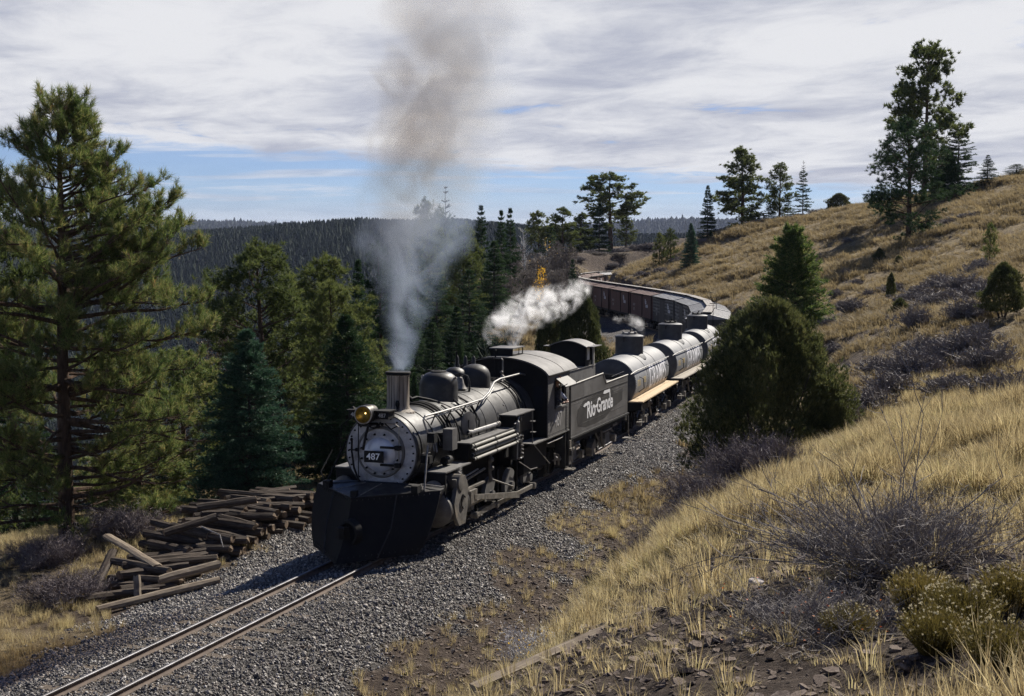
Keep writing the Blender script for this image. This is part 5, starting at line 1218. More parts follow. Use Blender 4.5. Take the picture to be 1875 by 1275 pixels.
for z in (BZ + .13, BZ - .27): bxs(mb, 1.74, 1.79, .06, .50, z - .025, z + .025); bxs(mb, 1.72, 1.84, .42, .54, z - .05, z + .05)
mb.build('door_hinge', 'matte', L_)
np_ = part(L_, 'number_plate', 'matte', lambda m: bxs(m, 1.60, 1.635, -.27, .20, BZ - .20, BZ + .06))
place_text(text_mesh('487', .21, 1.05, .004, .002), 'lettering', 'white', np_, V(1.592, -.045, BZ - .07), (0, -1, 0), (0, 0, 1))
part(L_, 'plate_bracket', 'matte', lambda m: (bxs(m, 1.63, 1.80, -.12, -.08, BZ - .12, BZ - .06), bxs(m, 1.63, 1.80, .08, .12, BZ - .12, BZ - .06)))
part(L_, 'grab_rail', 'matte', lambda m: m.tube([V(1.80, -.50, 3.02), V(1.80, -.50, 1.35)], .012, 6))
part(L_, 'grab_rail', 'steel', lambda m: m.tube([V(1.83, -.02, 2.86), V(1.80, .42, 2.86), V(1.80, .50, 2.80), V(1.80, .50, 1.95)], .013, 6))
part(L_, 'lift_lever', 'matte', lambda m: (m.tube([V(1.84, -.68, 2.44), V(1.82, -.68, 2.2), V(1.82, -.62, 1.8), V(1.84, -.48, 1.45)], .024, 6), m.tube([V(1.84, -.75, 2.22), V(1.82, -.56, 2.22)], .018, 6), m.ball(V(1.82, -.68, 2.46), .04, 4), m.ball(V(1.82, -.56, 2.23), .045, 4)))
# smokestack
def stack(m): m.lathe(V(2.93, 0, 2.96), (0, 0, 1), [(0, .40), (.06, .38), (.12, .29), (.2, .262), (.88, .262), (.92, .285), (.965, .295), (.985, .285), (.985, .235), (.6, .22)], 36, cap=False)
part(L_, 'smokestack', 'stack', stack)
part(L_, 'stack_rim', 'matte', lambda m: m.lathe(V(2.93, 0, 3.86), (0, 0, 1), [(0, .268), (.03, .295), (.075, .30), (.09, .29), (.09, .236), (0, .234)], 36, cap=False))
part(L_, 'stack_interior', 'matte', lambda m: m.lathe(V(2.93, 0, 3.2), (0, 0, 1), [(0, .234), (.745, .234)], 30))
part(L_, 'stack_fitting', 'matte', lambda m: (m.ball(V(2.66, .10, 3.22), .055, 5, (1, 1, 1.5)), m.tube([V(2.66, .10, 3.05), V(2.66, .10, 3.3)], .03, 6)))
# headlight
hl = part(L_, 'headlight', 'black', lambda m: m.lathe(V(1.40, -.20, 3.09), (1, 0, 0), [(0, .185), (.0, .205), (.03, .212), (.20, .205), (.22, .215), (.26, .215), (.27, .20), (.50, .185), (.55, .12), (.56, .001)], 32, cap=False))
part(hl, 'rim', 'steel', lambda m: m.lathe(V(1.40, -.20, 3.09), (-1, 0, 0), [(-.02, .213), (.01, .213), (.014, .190), (-.01, .186)], 32, cap=False))
part(hl, 'reflector', 'reflector', lambda m: m.lathe(V(1.41, -.20, 3.09), (1, 0, 0), [(.0, .186), (.07, .16), (.13, .11), (.16, .05), (.17, .001)], 32, cap=False))
part(hl, 'bulb', 'bulb', lambda m: m.ball(V(1.46, -.17, 3.12), .014, 5))
part(hl, 'lens', 'lens', lambda m: m.lathe(V(1.40, -.20, 3.09), (-1, 0, 0), [(.0, .186), (.018, .13), (.024, .001)], 32, cap=False))
part(L_, 'headlight_bracket', 'matte', lambda m: (bxs(m, 1.45, 2.0, -.34, -.06, 2.82, 2.86), bxs(m, 1.5, 1.54, -.30, -.26, 2.84, 2.95), bxs(m, 1.9, 1.94, -.30, -.26, 2.84, 2.95)))
for t0 in (.02, -.66):
    nb_ = part(L_, 'number_board', 'matte', lambda m: (bxs(m, 1.62, 1.98, t0, t0 + .30, 2.98, 3.15), bxs(m, 1.56, 2.0, t0 - .03, t0 + .34, 3.15, 3.175)))
    place_text(text_mesh('487', .13, .95, .003), 'lettering', 'faded', nb_, V(1.612, t0 + .15, 3.06), (0, -1, 0), (0, 0, 1))
part(L_, 'marker_lamp', 'matte', lambda m: (m.box(1.72, 1.86, .56, .70, 2.98, 3.16), m.lathe(V(1.79, -.63, 3.16), (0, 0, 1), [(0, .07), (.05, .04), (.07, .01)], 8)))
part(L_, 'classification_flag_bracket', 'matte', lambda m: (m.tube([V(1.8, -.63, 3.0), V(1.8, -.92, 2.78), V(1.8, -.95, 2.2)], .015, 5), m.tube([V(1.85, -.60, 2.95), V(1.85, -.45, 2.75)], .03, 5)))
# saddle and front deck
part(L_, 'cylinder_saddle', 'matte', lambda m: (bxs(m, 2.2, 3.7, -.75, .75, .75, 1.5), bxs(m, 2.0, 10.5, -.52, .52, .55, 1.15), bxs(m, 1.2, 2.2, -.9, .9, .85, 1.1)))
part(L_, 'front_brace', 'steel', lambda m: m.tube([V(2.25, 1.02, 2.35), V(1.55, 1.22, 1.42)], .022, 6))
part(L_, 'front_brace', 'matte', lambda m: m.tube([V(2.25, -1.02, 2.35), V(1.55, -1.22, 1.42)], .022, 6))
# running boards beside the smokebox
part(L_, 'front_step_deck', 'dusty', lambda m: bxs(m, 2.42, 4.08, .86, 1.40, 1.69, 1.72)); part(L_, 'front_step_deck', 'dusty', lambda m: bxs(m, 2.42, 4.08, -1.40, -.86, 1.69, 1.72))
part(L_, 'front_step_apron', 'matte', lambda m: (bxs(m, 2.44, 2.47, .86, 1.38, 1.42, 1.69), bxs(m, 2.44, 2.47, -1.38, -.86, 1.42, 1.69), bxs(m, 2.44, 2.475, 1.36, 1.385, 1.0, 1.69)))
# snow plow blade
def plow(m):
    tipT = Vector(V(.34, 0, 1.39)); tipB = Vector(V(-.49, 0, .09))
    for sg in (-1, 1):
        top = Vector(V(1.78, 1.52 * sg, 1.41)); bot = Vector(V(1.05, 1.28 * sg, .10)); mid_e = Vector(V(1.35, 1.56 * sg, .72)); mid_c = Vector(V(.02, 0, .70))
        rows = []
        for k in range(9):
            u = k / 8; a = tipB * (1 - u) ** 2 + 2 * u * (1 - u) * (mid_c + Vector((.16, 0, 0))) + tipT * u ** 2; b = bot * (1 - u) ** 2 + 2 * u * (1 - u) * mid_e + top * u ** 2
            rows.append([a.lerp(b, j / 8) + Vector((.06 * math.sin(math.pi * j / 8), 0, 0)) for j in range(9)])
        v = [p for r in rows for p in r]; n0 = len(v); v += [p + Vector((.03, 0, 0)) for p in v]
        f = []
        for i in range(8):
            for j in range(8): q = (i * 9 + j, i * 9 + j + 1, (i + 1) * 9 + j + 1, (i + 1) * 9 + j); f.append(q if sg > 0 else q[::-1]); f.append(tuple(n0 + x for x in (q[::-1] if sg > 0 else q)))
        for i in range(8): f.append((i * 9 + 8, (i + 1) * 9 + 8, n0 + (i + 1) * 9 + 8, n0 + i * 9 + 8)); f.append((72 + i, 73 + i, n0 + 73 + i, n0 + 72 + i))
        m.add(v, f)
pl = part(L_, 'snow_plow', 'matte', plow, recalc=False, angle=25)
part(pl, 'plow_deck', 'black', lambda m: m.prism([V(.37, 0, 1.37), V(1.78, 1.50, 1.395), V(2.05, 1.50, 1.40), V(2.05, 1.0, 1.46), V(1.85, .45, 1.50), V(1.85, -.45, 1.50), V(2.05, -1.0, 1.46), V(2.05, -1.50, 1.40), V(1.78, -1.50, 1.395)], (0, 0, .02), ), smooth=False)
part(pl, 'deck_seam', 'steel', lambda m: (m.tube([V(1.55, 1.2, 1.43), V(1.95, .98, 1.50), V(2.04, 1.46, 1.45)], .018, 5), m.tube([V(.6, .1, 1.42), V(1.75, .1, 1.50)], .012, 5), m.tube([V(1.1, -.75, 1.42), V(1.75, -.3, 1.5)], .012, 5)))
part(pl, 'deck_bracket', 'matte', lambda m: (bxs(m, 1.3, 1.5, 1.0, 1.16, 1.40, 1.56), bxs(m, .45, .6, -.08, .05, 1.38, 1.52), bxs(m, 1.3, 1.5, -1.16, -1.0, 1.40, 1.56), m.tube([V(1.2, -1.0, 1.4), V(1.4, -1.25, 1.75), V(1.9, -1.2, 2.2)], .015, 5)))
def knuckle(m, s, dirn=1):
    m.prism([V(s, -.13, .58), V(s - .16 * dirn, -.14, .58), V(s - .24 * dirn, -.04, .58), V(s - .20 * dirn, .06, .58), V(s - .10 * dirn, .02, .58), V(s - .06 * dirn, .12, .58), V(s, .12, .58)], (0, 0, .24)); bxs(m, min(s, s + .5 * dirn), max(s, s + .5 * dirn), -.07, .07, .60, .78)
mb = MB(); rivets(mb, [V(1.75 - .0 * k, 0, 0) for k in range(0)] + [Vector(V(.34, 0, 1.39)).lerp(Vector(V(1.78, 1.52 * sg, 1.41)), k / 16) + Vector((-.012, 0, -.06)) for sg in (1, -1) for k in range(17)] + [Vector(V(-.44, 0, .2)).lerp(Vector(V(1.06, 1.27 * sg, .22)), k / 14) + Vector((-.014, 0, 0)) for sg in (1, -1) for k in range(15)], .016); mb.build('rivet_row', 'black', pl, smooth=False)
part(pl, 'plow_seam', 'black', lambda m: [m.tube([Vector(V(.34, 0, 1.38)).lerp(Vector(V(1.78, 1.52 * sg, 1.40)), .5) + Vector((-.0, 0, 0)), Vector(V(.02, 0, .70)).lerp(Vector(V(1.35, 1.56 * sg, .72)), .5) + Vector((.02, 0, 0)), Vector(V(-.49, 0, .12)).lerp(Vector(V(1.05, 1.28 * sg, .12)), .5) + Vector((.0, 0, 0))], .018, 5) for sg in (1, -1)])
part(pl, 'coupler', 'matte', lambda m: knuckle(m, .02), smooth=False)
part(pl, 'coupler_pocket', 'matte', lambda m: m.lathe(V(.20, .10, .68), (-1, .35, 0), [(0, .30), (.16, .27), (.17, .22), (.02, .20)], 20, cap=False))
# domes
part(L_, 'sand_dome', 'black', lambda m: m.lathe(V(5.52, 0, 2.95), (0, 0, 1), [(0, .60), (.05, .50), (.10, .485), (.47, .485), (.58, .465), (.68, .41), (.75, .32), (.79, .20), (.80, .001)], 44))
part(L_, 'dome_lid', 'matte', lambda m: (m.lathe(V(5.52, 0, 3.73), (0, 0, 1), [(0, .20), (.03, .20), (.04, .17), (.06, .001)], 20), m.tube([V(5.52, -.08, 3.78), V(5.52, -.08, 3.84), V(5.52, .08, 3.84), V(5.52, .08, 3.78)], .012, 5)))
part(L_, 'dome_lug', 'steel', lambda m: (m.lathe(V(5.55, -.44, 3.60), (-1, 0, 0), [(0, .05), (.03, .05), (.03, .028), (0, .028)], 12, cap=False), m.tube([V(5.3, .43, 3.50), V(5.3, .5, 3.6), V(5.3, .56, 3.63)], .03, 6)))
part(L_, 'steam_dome', 'jacket', lambda m: m.lathe(V(8.15, 0, 3.0), (0, 0, 1), [(0, .52), (.05, .44), (.10, .425), (.40, .425), (.50, .41), (.60, .36), (.68, .27), (.73, .14), (.745, .001)], 40))
part(L_, 'steam_dome_shroud', 'black', lambda m: m.lathe(V(7.75, -.42, 3.0), (0, 0, 1), [(0, .38), (.35, .33), (.50, .30), (.60, .24), (.66, .14), (.68, .001)], 32))
part(L_, 'safety_valve', 'black', lambda m: [m.lathe(V(8.45 + .0 * k, -.62 + .24 * k, 3.45), (0, 0, 1), [(0, .08), (.22, .08), (.26, .055), (.42, .05), (.46, .03), (.50, .001)], 12) for k in range(3)])
part(L_, 'whistle', 'matte', lambda m: m.tube([V(8.35, -.60, 3.5), V(8.35, -.60, 4.05)], .022, 6))
wp = part(L_, 'steam_pipe', 'matte', lambda m: m.tube([V(9.9, .02, 3.1), V(9.8, .02, 3.5), V(9.78, .02, 3.85), V(9.72, .06, 4.02)], .022, 6))
# bell
be = part(L_, 'bell', 'steel', lambda m: m.lathe(V(6.95, .02, 3.50), (0, 0, -1), [(0, .02), (.02, .07), (.08, .10), (.18, .12), (.27, .165), (.31, .195), (.315, .18), (.28, .14), (.1, .08)], 24, cap=False))
part(be, 'bell_yoke', 'black', lambda m: (m.tube([V(6.95, -.26, 3.0), V(6.95, -.27, 3.36), V(6.95, -.20, 3.52), V(6.95, .02, 3.58), V(6.95, .24, 3.52), V(6.95, .30, 3.36), V(6.95, .28, 3.0)], .028, 6), m.tube([V(6.95, .02, 3.5), V(6.95, .02, 3.6)], .035, 6)))
part(L_, 'air_valve', 'matte', lambda m: (m.tube([V(6.6, -.30, 3.40), V(6.55, -.42, 3.66), V(6.5, -.70, 3.68)], .03, 6), m.tube([V(6.6, -.30, 3.0), V(6.6, -.30, 3.45)], .04, 6), m.ball(V(6.6, -.36, 3.62), .06, 4)))
part(L_, 'turret_valves', 'steel', lambda m: (m.tube([V(9.6, .30, 3.1), V(9.6, .30, 3.75), V(9.6, .26, 3.80), V(9.6, .02, 3.80)], .022, 6), m.ball(V(9.5, .32, 3.30), .06, 5), m.ball(V(9.5, .36, 3.20), .05, 5), m.ball(V(9.5, .30, 3.42), .045, 5), m.tube([V(9.3, .34, 3.12), V(9.6, .34, 3.3)], .03, 6)))
# piping along the right side of the boiler
part(L_, 'handrail', 'pipe', lambda m: m.tube([V(2.40, 1.02, 2.28), V(2.34, .98, 2.62), V(2.28, .90, 2.92), V(2.38, .90, 3.00), V(3.4, .93, 3.0), V(5.0, .94, 3.01), V(6.2, .92, 3.02), V(6.9, .84, 3.12), V(7.6, .74, 3.32), V(8.2, .70, 3.36), V(9.9, .70, 3.36), V(10.3, .72, 3.30)], .026, 8))
part(L_, 'feed_pipe', 'pipe', lambda m: m.tube([V(2.6, .86, 2.90), V(3.6, .88, 2.92), V(5.2, .88, 2.93), V(6.4, .86, 2.95), V(7.1, .80, 3.06), V(7.7, .70, 3.18)], .018, 6))
part(L_, 'handrail_post', 'matte', lambda m: [m.tube([V(s, .80, 2.72), V(s, .93, 3.01)], .018, 5) for s in (3.0, 4.0, 5.0, 6.0)])
part(L_, 'wrapped_pipe', 'pipe', lambda m: m.tube([V(4.95, 1.0, 2.34), V(5.1, 1.02, 2.31), V(7.05, 1.06, 2.30)], [.04, .05, .05], 8))
part(L_, 'pipe_coupling', 'steel', lambda m: m.lathe(V(6.9, 1.06, 2.30), (1, 0, 0), [(0, .065), (.05, .065), (.06, .05), (.10, .05), (.11, .068), (.16, .068), (.17, .02)], 12))
def hoop(m, s, R, r, a0=-10, a1=190, ds=0.0, lean=0):
    m.tube([V(s + ds * k / 16 + lean * math.sin(math.radians(a0 + (a1 - a0) * k / 16)), math.cos(math.radians(a0 + (a1 - a0) * k / 16)) * R, BZ + math.sin(math.radians(a0 + (a1 - a0) * k / 16)) * R) for k in range(17)], r, 6)
mb = MB()
for (s, R, r, a0, a1, ds) in [(3.85, .915, .030, -10, 100, .0), (4.02, .93, .030, -15, 110, .0), (4.18, .93, .026, -10, 95, 0), (4.48, .96, .024, -5, 60, .0), (8.9, 1.05, .024, 0, 95, .25), (9.15, 1.06, .022, 5, 95, .2), (9.45, 1.06, .022, 10, 95, .1), (5.9, .96, .020, 20, 80, .1)]: hoop(mb, s, R, r, a0, a1, ds)
mb.build('boiler_pipe', 'matte', L_)
part(L_, 'sand_pipe', 'matte', lambda m: (m.tube([V(4.7, .32, 3.05), V(4.95, .62, 2.88), V(5.1, .85, 2.62), V(5.0, .98, 2.35), V(4.85, 1.02, 2.28), V(5.05, 1.03, 2.30)], .034, 7), m.tube([V(3.6, -.2, 3.16), V(4.2, -.05, 3.22), V(4.5, .15, 3.14), V(4.75, .34, 3.04)], .036, 7), m.ball(V(3.9, -.12, 3.22), .07, 5), m.ball(V(3.6, -.25, 3.2), .08, 5)))
part(L_, 'sand_pipe', 'matte', lambda m: (m.tube([V(5.75, .48, 3.08), V(5.9, .72, 2.92), V(5.95, .93, 2.5), V(5.7, 1.0, 2.1)], .024, 6), m.tube([V(5.3, .48, 3.08), V(5.35, .78, 2.80), V(5.3, .92, 2.45), V(5.25, .98, 2.1)], .028, 6)))
part(L_, 'air_pump_plate', 'dusty', lambda m: m.lathe(V(5.02, .96, 2.53), (-.25, -1, 0), [(0, .30), (.03, .30), (.034, .28), (.034, .001)], 32), angle=40)
part(L_, 'plate_mark', 'matte', lambda m: m.tube([V(4.98, 1.0, 2.62), V(5.12, 1.0, 2.58), V(5.14, 1.0, 2.46), V(5.06, 1.0, 2.40), V(4.98, 1.0, 2.44), V(4.98, 1.0, 2.62)], .010, 4))
part(L_, 'washout_plug', 'steel', lambda m: m.lathe(V(7.6, 1.0, 2.72), (0, -1, .5), [(0, .03), (.03, .03), (.035, .001)], 8))
# small box ahead of the cooling pipes
part(L_, 'lubricator_box', 'dusty', lambda m: bxs(m, 3.30, 3.62, .98, 1.22, 2.10, 2.60), smooth=False)
part(L_, 'lubricator_bracket', 'matte', lambda m: (bxs(m, 3.3, 3.7, .80, .98, 2.15, 2.5), m.tube([V(3.0, .95, 2.5), V(3.02, 1.05, 2.25)], .02, 5), m.lathe(V(3.2, 1.05, 1.85), (1, 0, 0), [(0, .10), (.35, .10)], 12)))
part(L_, 'step_hanger', 'matte', lambda m: (bxs(m, 2.30, 2.5, .98, 1.16, 2.40, 2.62), bxs(m, 2.12, 2.3, .9, 1.12, 1.95, 2.12)))
part(L_, 'reach_brace', 'steel', lambda m: (m.tube([V(2.1, .62, 2.12), V(2.35, 1.05, 2.16)], .02, 5), m.tube([V(2.4, 1.12, 2.20), V(2.5, 1.02, 2.55)], .02, 5), m.tube([V(2.52, 1.14, 2.16), V(2.62, 1.04, 2.5)], .02, 5)))
# cooling radiator box with four pipes
part(L_, 'running_board', 'dusty', lambda m: m.hexa([V(4.22, .92, 2.13), V(4.22, 1.33, 2.13), V(7.62, 1.33, 2.13), V(7.62, .92, 2.13), V(4.22, .92, 2.16), V(4.22, 1.33, 2.16), V(7.62, 1.33, 2.16), V(7.62, .92, 2.16)]), smooth=False)
part(L_, 'radiator_box', 'matte', lambda m: bxs(m, 4.26, 7.58, .90, 1.26, 1.72, 2.13), smooth=False)
for k in range(4): part(L_, 'radiator_pipe', 'radiator', lambda m: m.tube([V(4.34, 1.33 + (.05 if k % 2 else 0), 2.07 - .105 * k), V(7.66, 1.33 + (.05 if k % 2 else 0), 2.07 - .105 * k)], .040, 10))
mb = MB()
for s in (4.42, 5.95, 7.5):
    for k in range(4): mb.lathe(V(s, 1.33 + (.05 if k % 2 else 0), 2.07 - .105 * k), (1, 0, 0), [(0, .05), (.05, .05)], 10)
for s in (4.36, 7.66):
    for k in (0, 2): mb.tube([V(s, 1.33, 2.07 - .105 * k), V(s - (.09 if s < 5 else -.09), 1.35, 2.02 - .105 * k), V(s, 1.38, 1.965 - .105 * k)], .042, 8)
mb.build('pipe_clamp', 'matte', L_)
# raised rear step box
part(L_, 'pump_shelf', 'dusty', lambda m: bxs(m, 7.42, 9.02, .72, 1.42, 2.46, 2.49), smooth=False); part(L_, 'pump_shelf_front', 'matte', lambda m: (bxs(m, 7.50, 7.53, .80, 1.34, 2.13, 2.46), bxs(m, 7.6, 8.95, .9, 1.0, 1.3, 2.46)), smooth=False)
ap = part(L_, 'air_pump', 'black', lambda m: (m.lathe(V(7.95, 1.22, 1.86), (0, 0, 1), [(0, .17), (.03, .18), (.06, .16), (.48, .16), (.52, .18), (.56, .17)], 20), m.lathe(V(7.95, 1.22, 1.26), (0, 0, 1), [(0, .19), (.04, .20), (.06, .18), (.46, .18), (.48, .20), (.53, .19)], 20), m.lathe(V(7.95, 1.22, 1.76), (0, 0, 1), [(0, .06), (.12, .06)], 10)))
part(ap, 'pump_pipe', 'pipe', lambda m: (m.lathe(V(7.72, 1.36, 1.98), (0, 0, 1), [(0, .03), (.04, .06), (.30, .06), (.34, .03)], 12), m.tube([V(7.72, 1.36, 2.30), V(7.85, 1.36, 2.40), V(8.0, 1.36, 2.36), V(8.0, 1.36, 2.28)], .022, 6), m.tube([V(7.5, 1.34, 2.25), V(7.95, 1.34, 2.27)], .018, 6), m.tube([V(7.72, 1.36, 2.0), V(7.68, 1.38, 1.70), V(7.66, 1.38, 1.30)], .016, 6)))
mb = MB()
for z in (1.40, 1.50, 1.60): mb.lathe(V(7.95, 1.40, z), (0, 0, 1), [(0, .05), (.025, .065), (.05, .05)], 10)
for z in (1.86, 1.78, 1.30): mb.ball(V(7.8, 1.38, z), .035, 4); mb.ball(V(8.1, 1.38, z), .03, 4)
mb.build('pump_fitting', 'steel', ap)
# cylinders, steam chest
for sg in (1, -1):
    cy_g = part(L_, 'cylinder', 'black', lambda m: (m.lathe(V(2.45, 1.12 * sg, .82), (1, 0, 0), [(0, .30), (.02, .37), (.06, .40), (1.25, .40), (1.3, .36)], 36), m.lathe(V(2.25, 1.12 * sg, 1.30), (1, 0, 0), [(0, .16), (.03, .21), (1.5, .21), (1.53, .16)], 28)))
    part(cy_g, 'cylinder_head', 'grimy', lambda m: m.lathe(V(2.47, 1.12 * sg, .82), (-1, 0, 0), [(-.05, .405), (.0, .41), (.03, .40), (.05, .37), (.10, .30), (.14, .18), (.15, .001)], 36))
    part(cy_g, 'valve_head', 'grimy', lambda m: m.lathe(V(2.27, 1.12 * sg, 1.30), (-1, 0, 0), [(-.12, .225), (-.02, .225), (.0, .20), (.03, .17), (.04, .001)], 28))
    def casing(m):
        m.prism([V(2.75, 1.53 * sg, .62), V(2.62, 1.53 * sg, .95), V(2.80, 1.53 * sg, 1.30), V(2.78, 1.50 * sg, 1.50), V(3.42, 1.50 * sg, 1.52), V(3.55, 1.53 * sg, 1.25), V(3.50, 1.53 * sg, .75), V(3.35, 1.53 * sg, .40), V(2.95, 1.53 * sg, .40)], (0, .10 * sg, 0))
        m.lathe(V(3.05, 1.10 * sg, 1.40), (0, -sg, 0), [(0, .2), (.45, .2), (.46, .1)], 16)
    part(cy_g, 'cylinder_casing', 'grimy', casing, angle=20)
part(L_, 'casing_mark', 'matte', lambda m: m.tube([V(3.28, 1.55, 1.02), V(3.14, 1.55, 1.10), V(3.04, 1.55, 1.0), V(3.04, 1.55, .86), V(3.14, 1.55, .78), V(3.26, 1.55, .82)], .018, 5))
part(L_, 'relief_valve', 'steel', lambda m: (m.tube([V(3.35, 1.35, 1.45), V(3.35, 1.38, 1.66)], .03, 6), m.tube([V(2.85, 1.2, 1.52), V(3.1, 1.3, 1.56)], .025, 6), m.ball(V(3.2, 1.42, 1.58), .05, 5)))
# frame, drivers, rods
part(L_, 'main_frame', 'matte', lambda m: (bxs(m, 3.6, 12.2, .62, .74, .55, 1.0), bxs(m, 3.6, 12.2, -.74, -.62, .55, 1.0), bxs(m, 4.2, 10.4, -.6, .6, .85, 1.7)))
part(L_, 'firebox', 'matte', lambda m: bxs(m, 8.4, 10.6, -.95, .95, .95, 2.4))
axl = (4.75, 6.30, 7.87, 9.42); CA = RAD(-62)
for sg in (1, -1):
    for ix, s in enumerate(axl):
        w = wheel(L_, 'driving_wheel', s, .50 * sg, .56, .56, 'matte', .14)
        cw = MB(); n = 14; a0 = CA + math.pi
        cw.prism([V(s + math.cos(a0 + RAD(-75 + 150 * k / n)) * .46, 1.02 * sg, .56 + math.sin(a0 + RAD(-75 + 150 * k / n)) * .46) for k in range(n + 1)] + [V(s + math.cos(CA) * .2, 1.02 * sg, .56 + math.sin(CA) * .2)], (0, -.10 * sg, 0)); cw.lathe(V(s, .95 * sg, .56), (0, -sg, 0), [(0, .12), (.25, .12), (.26, .05)], 14)
        cw.build('counterweight', 'dusty', w)
    px_, pz_ = math.cos(CA) * .30, math.sin(CA) * .30
    def siderod(m):
        for a, b in zip(axl[:-1], axl[1:]): m.hexa([V(a + px_, 1.18 * sg, .56 + pz_ - .05), V(b + px_, 1.18 * sg, .56 + pz_ - .05), V(b + px_, 1.24 * sg, .56 + pz_ - .05), V(a + px_, 1.24 * sg, .56 + pz_ - .05), V(a + px_, 1.18 * sg, .56 + pz_ + .05), V(b + px_, 1.18 * sg, .56 + pz_ + .05), V(b + px_, 1.24 * sg, .56 + pz_ + .05), V(a + px_, 1.24 * sg, .56 + pz_ + .05)])
        for a in axl: m.lathe(V(a + px_, 1.12 * sg, .56 + pz_), (0, -sg, 0), [(0, .085), (.16, .085), (.17, .05)], 14)
    part(L_, 'side_rod', 'steel', siderod)
    part(L_, 'main_rod', 'steel', lambda m: m.prism([V(4.55, 1.27 * sg, .86), V(4.55, 1.27 * sg, .74), V(7.87 + px_, 1.27 * sg, .56 + pz_ - .08), V(7.87 + px_, 1.27 * sg, .56 + pz_ + .08)], (0, -.06 * sg, 0)))
    part(L_, 'crosshead', 'steel', lambda m: (bxs(m, 4.3, 4.75, min(1.12 * sg, 1.32 * sg), max(1.12 * sg, 1.32 * sg), .66, .98), m.tube([V(3.75, 1.12 * sg, .82), V(4.4, 1.12 * sg, .82)], .035, 8), bxs(m, 3.75, 5.5, min(1.15 * sg, 1.25 * sg), max(1.15 * sg, 1.25 * sg), 1.0, 1.05), bxs(m, 3.75, 5.5, min(1.15 * sg, 1.25 * sg), max(1.15 * sg, 1.25 * sg), .58, .63)))
    part(L_, 'valve_rod', 'steel', lambda m: (m.tube([V(3.7, 1.20 * sg, 1.22), V(5.6, 1.20 * sg, 1.34)], .028, 7), m.tube([V(4.2, 1.24 * sg, 1.26), V(4.2, 1.24 * sg, .80)], .025, 6), m.tube([V(3.75, 1.24 * sg, 1.34), V(5.0, 1.24 * sg, 1.42)], .02, 6)))
    part(L_, 'valve_link', 'grimy', lambda m: (m.tube([V(6.05, 1.20 * sg, 1.62), V(5.98, 1.20 * sg, 1.40), V(6.0, 1.20 * sg, 1.15), V(6.08, 1.20 * sg, .95)], .045, 7), m.ball(V(5.95, 1.26 * sg, 1.52), .07, 5), m.ball(V(5.98, 1.26 * sg, 1.30), .06, 5), m.tube([V(6.05, 1.24 * sg, 1.0), V(7.75, 1.24 * sg, .55)], .022, 6), m.tube([V(5.95, 1.22 * sg, 1.62), V(8.6, 1.22 * sg, 1.70)], .016, 6)))
    part(L_, 'brake_hanger', 'matte', lambda m: [bxs(m, s - .05, s + .05, min(.98 * sg, 1.05 * sg), max(.98 * sg, 1.05 * sg), .15, 1.1) for s in (5.52, 7.08, 8.65)])
    part(L_, 'ash_pan', 'matte', lambda m: m.hexa([V(8.9, .6 * sg, .45), V(8.9, 1.15 * sg, .70), V(11.0, 1.15 * sg, .70), V(11.0, .6 * sg, .45), V(8.9, .6 * sg, 1.4), V(8.9, 1.15 * sg, 1.4), V(11.0, 1.15 * sg, 1.4), V(11.0, .6 * sg, 1.4)]))
    wheel(L_, 'truck_wheel', 11.35, .50 * sg, .38, .38, 'matte'); wheel(L_, 'truck_wheel', 1.75, .50 * sg, .36, .36, 'matte')
    part(L_, 'trailing_truck', 'black', lambda m: (m.tube([V(10.6, .95 * sg, .62), V(11.0, .95 * sg, .55), V(11.35, .95 * sg, .62), V(11.8, .95 * sg, .52)], .05, 6), m.tube([V(11.2, 1.05 * sg, .35), V(11.2, 1.05 * sg, .95)], .035, 6), m.tube([V(11.5, 1.05 * sg, .35), V(11.5, 1.05 * sg, .95)], .035, 6), bxs(m, 11.15, 11.55, min(.85 * sg, 1.02 * sg), max(.85 * sg, 1.02 * sg), .28, .50)))
part(L_, 'injector', 'steel', lambda m: (m.tube([V(11.4, 1.28, .95), V(11.42, 1.28, .62)], .03, 6), m.tube([V(11.6, 1.28, .9), V(11.75, 1.28, .86), V(11.78, 1.28, .55)], .03, 6), m.ball(V(11.45, 1.30, .80), .06, 5), m.tube([V(11.3, 1.25, .75), V(11.9, 1.25, .70), V(12.1, 1.25, .82)], .025, 6), m.ball(V(11.9, 1.28, .72), .05, 5)))
part(L_, 'drain_pipe', 'steel', lambda m: (m.tube([V(9.6, 1.2, 1.45), V(10.9, 1.28, .72)], .014, 5), m.tube([V(8.2, 1.25, 1.15), V(9.2, 1.25, .80), V(9.9, 1.22, .75)], .014, 5), m.tube([V(10.4, 1.36, 1.36), V(11.8, 1.36, 1.36), V(12.1, 1.36, 1.40)], .022, 6)))
part(L_, 'side_ladder', 'dusty', lambda m: (m.tube([V(8.98, 1.36, 2.46), V(9.02, 1.36, 1.55)], .016, 5), bxs(m, 8.96, 9.14, 1.30, 1.42, 2.14, 2.16), bxs(m, 8.98, 9.18, 1.30, 1.42, 1.84, 1.86)))
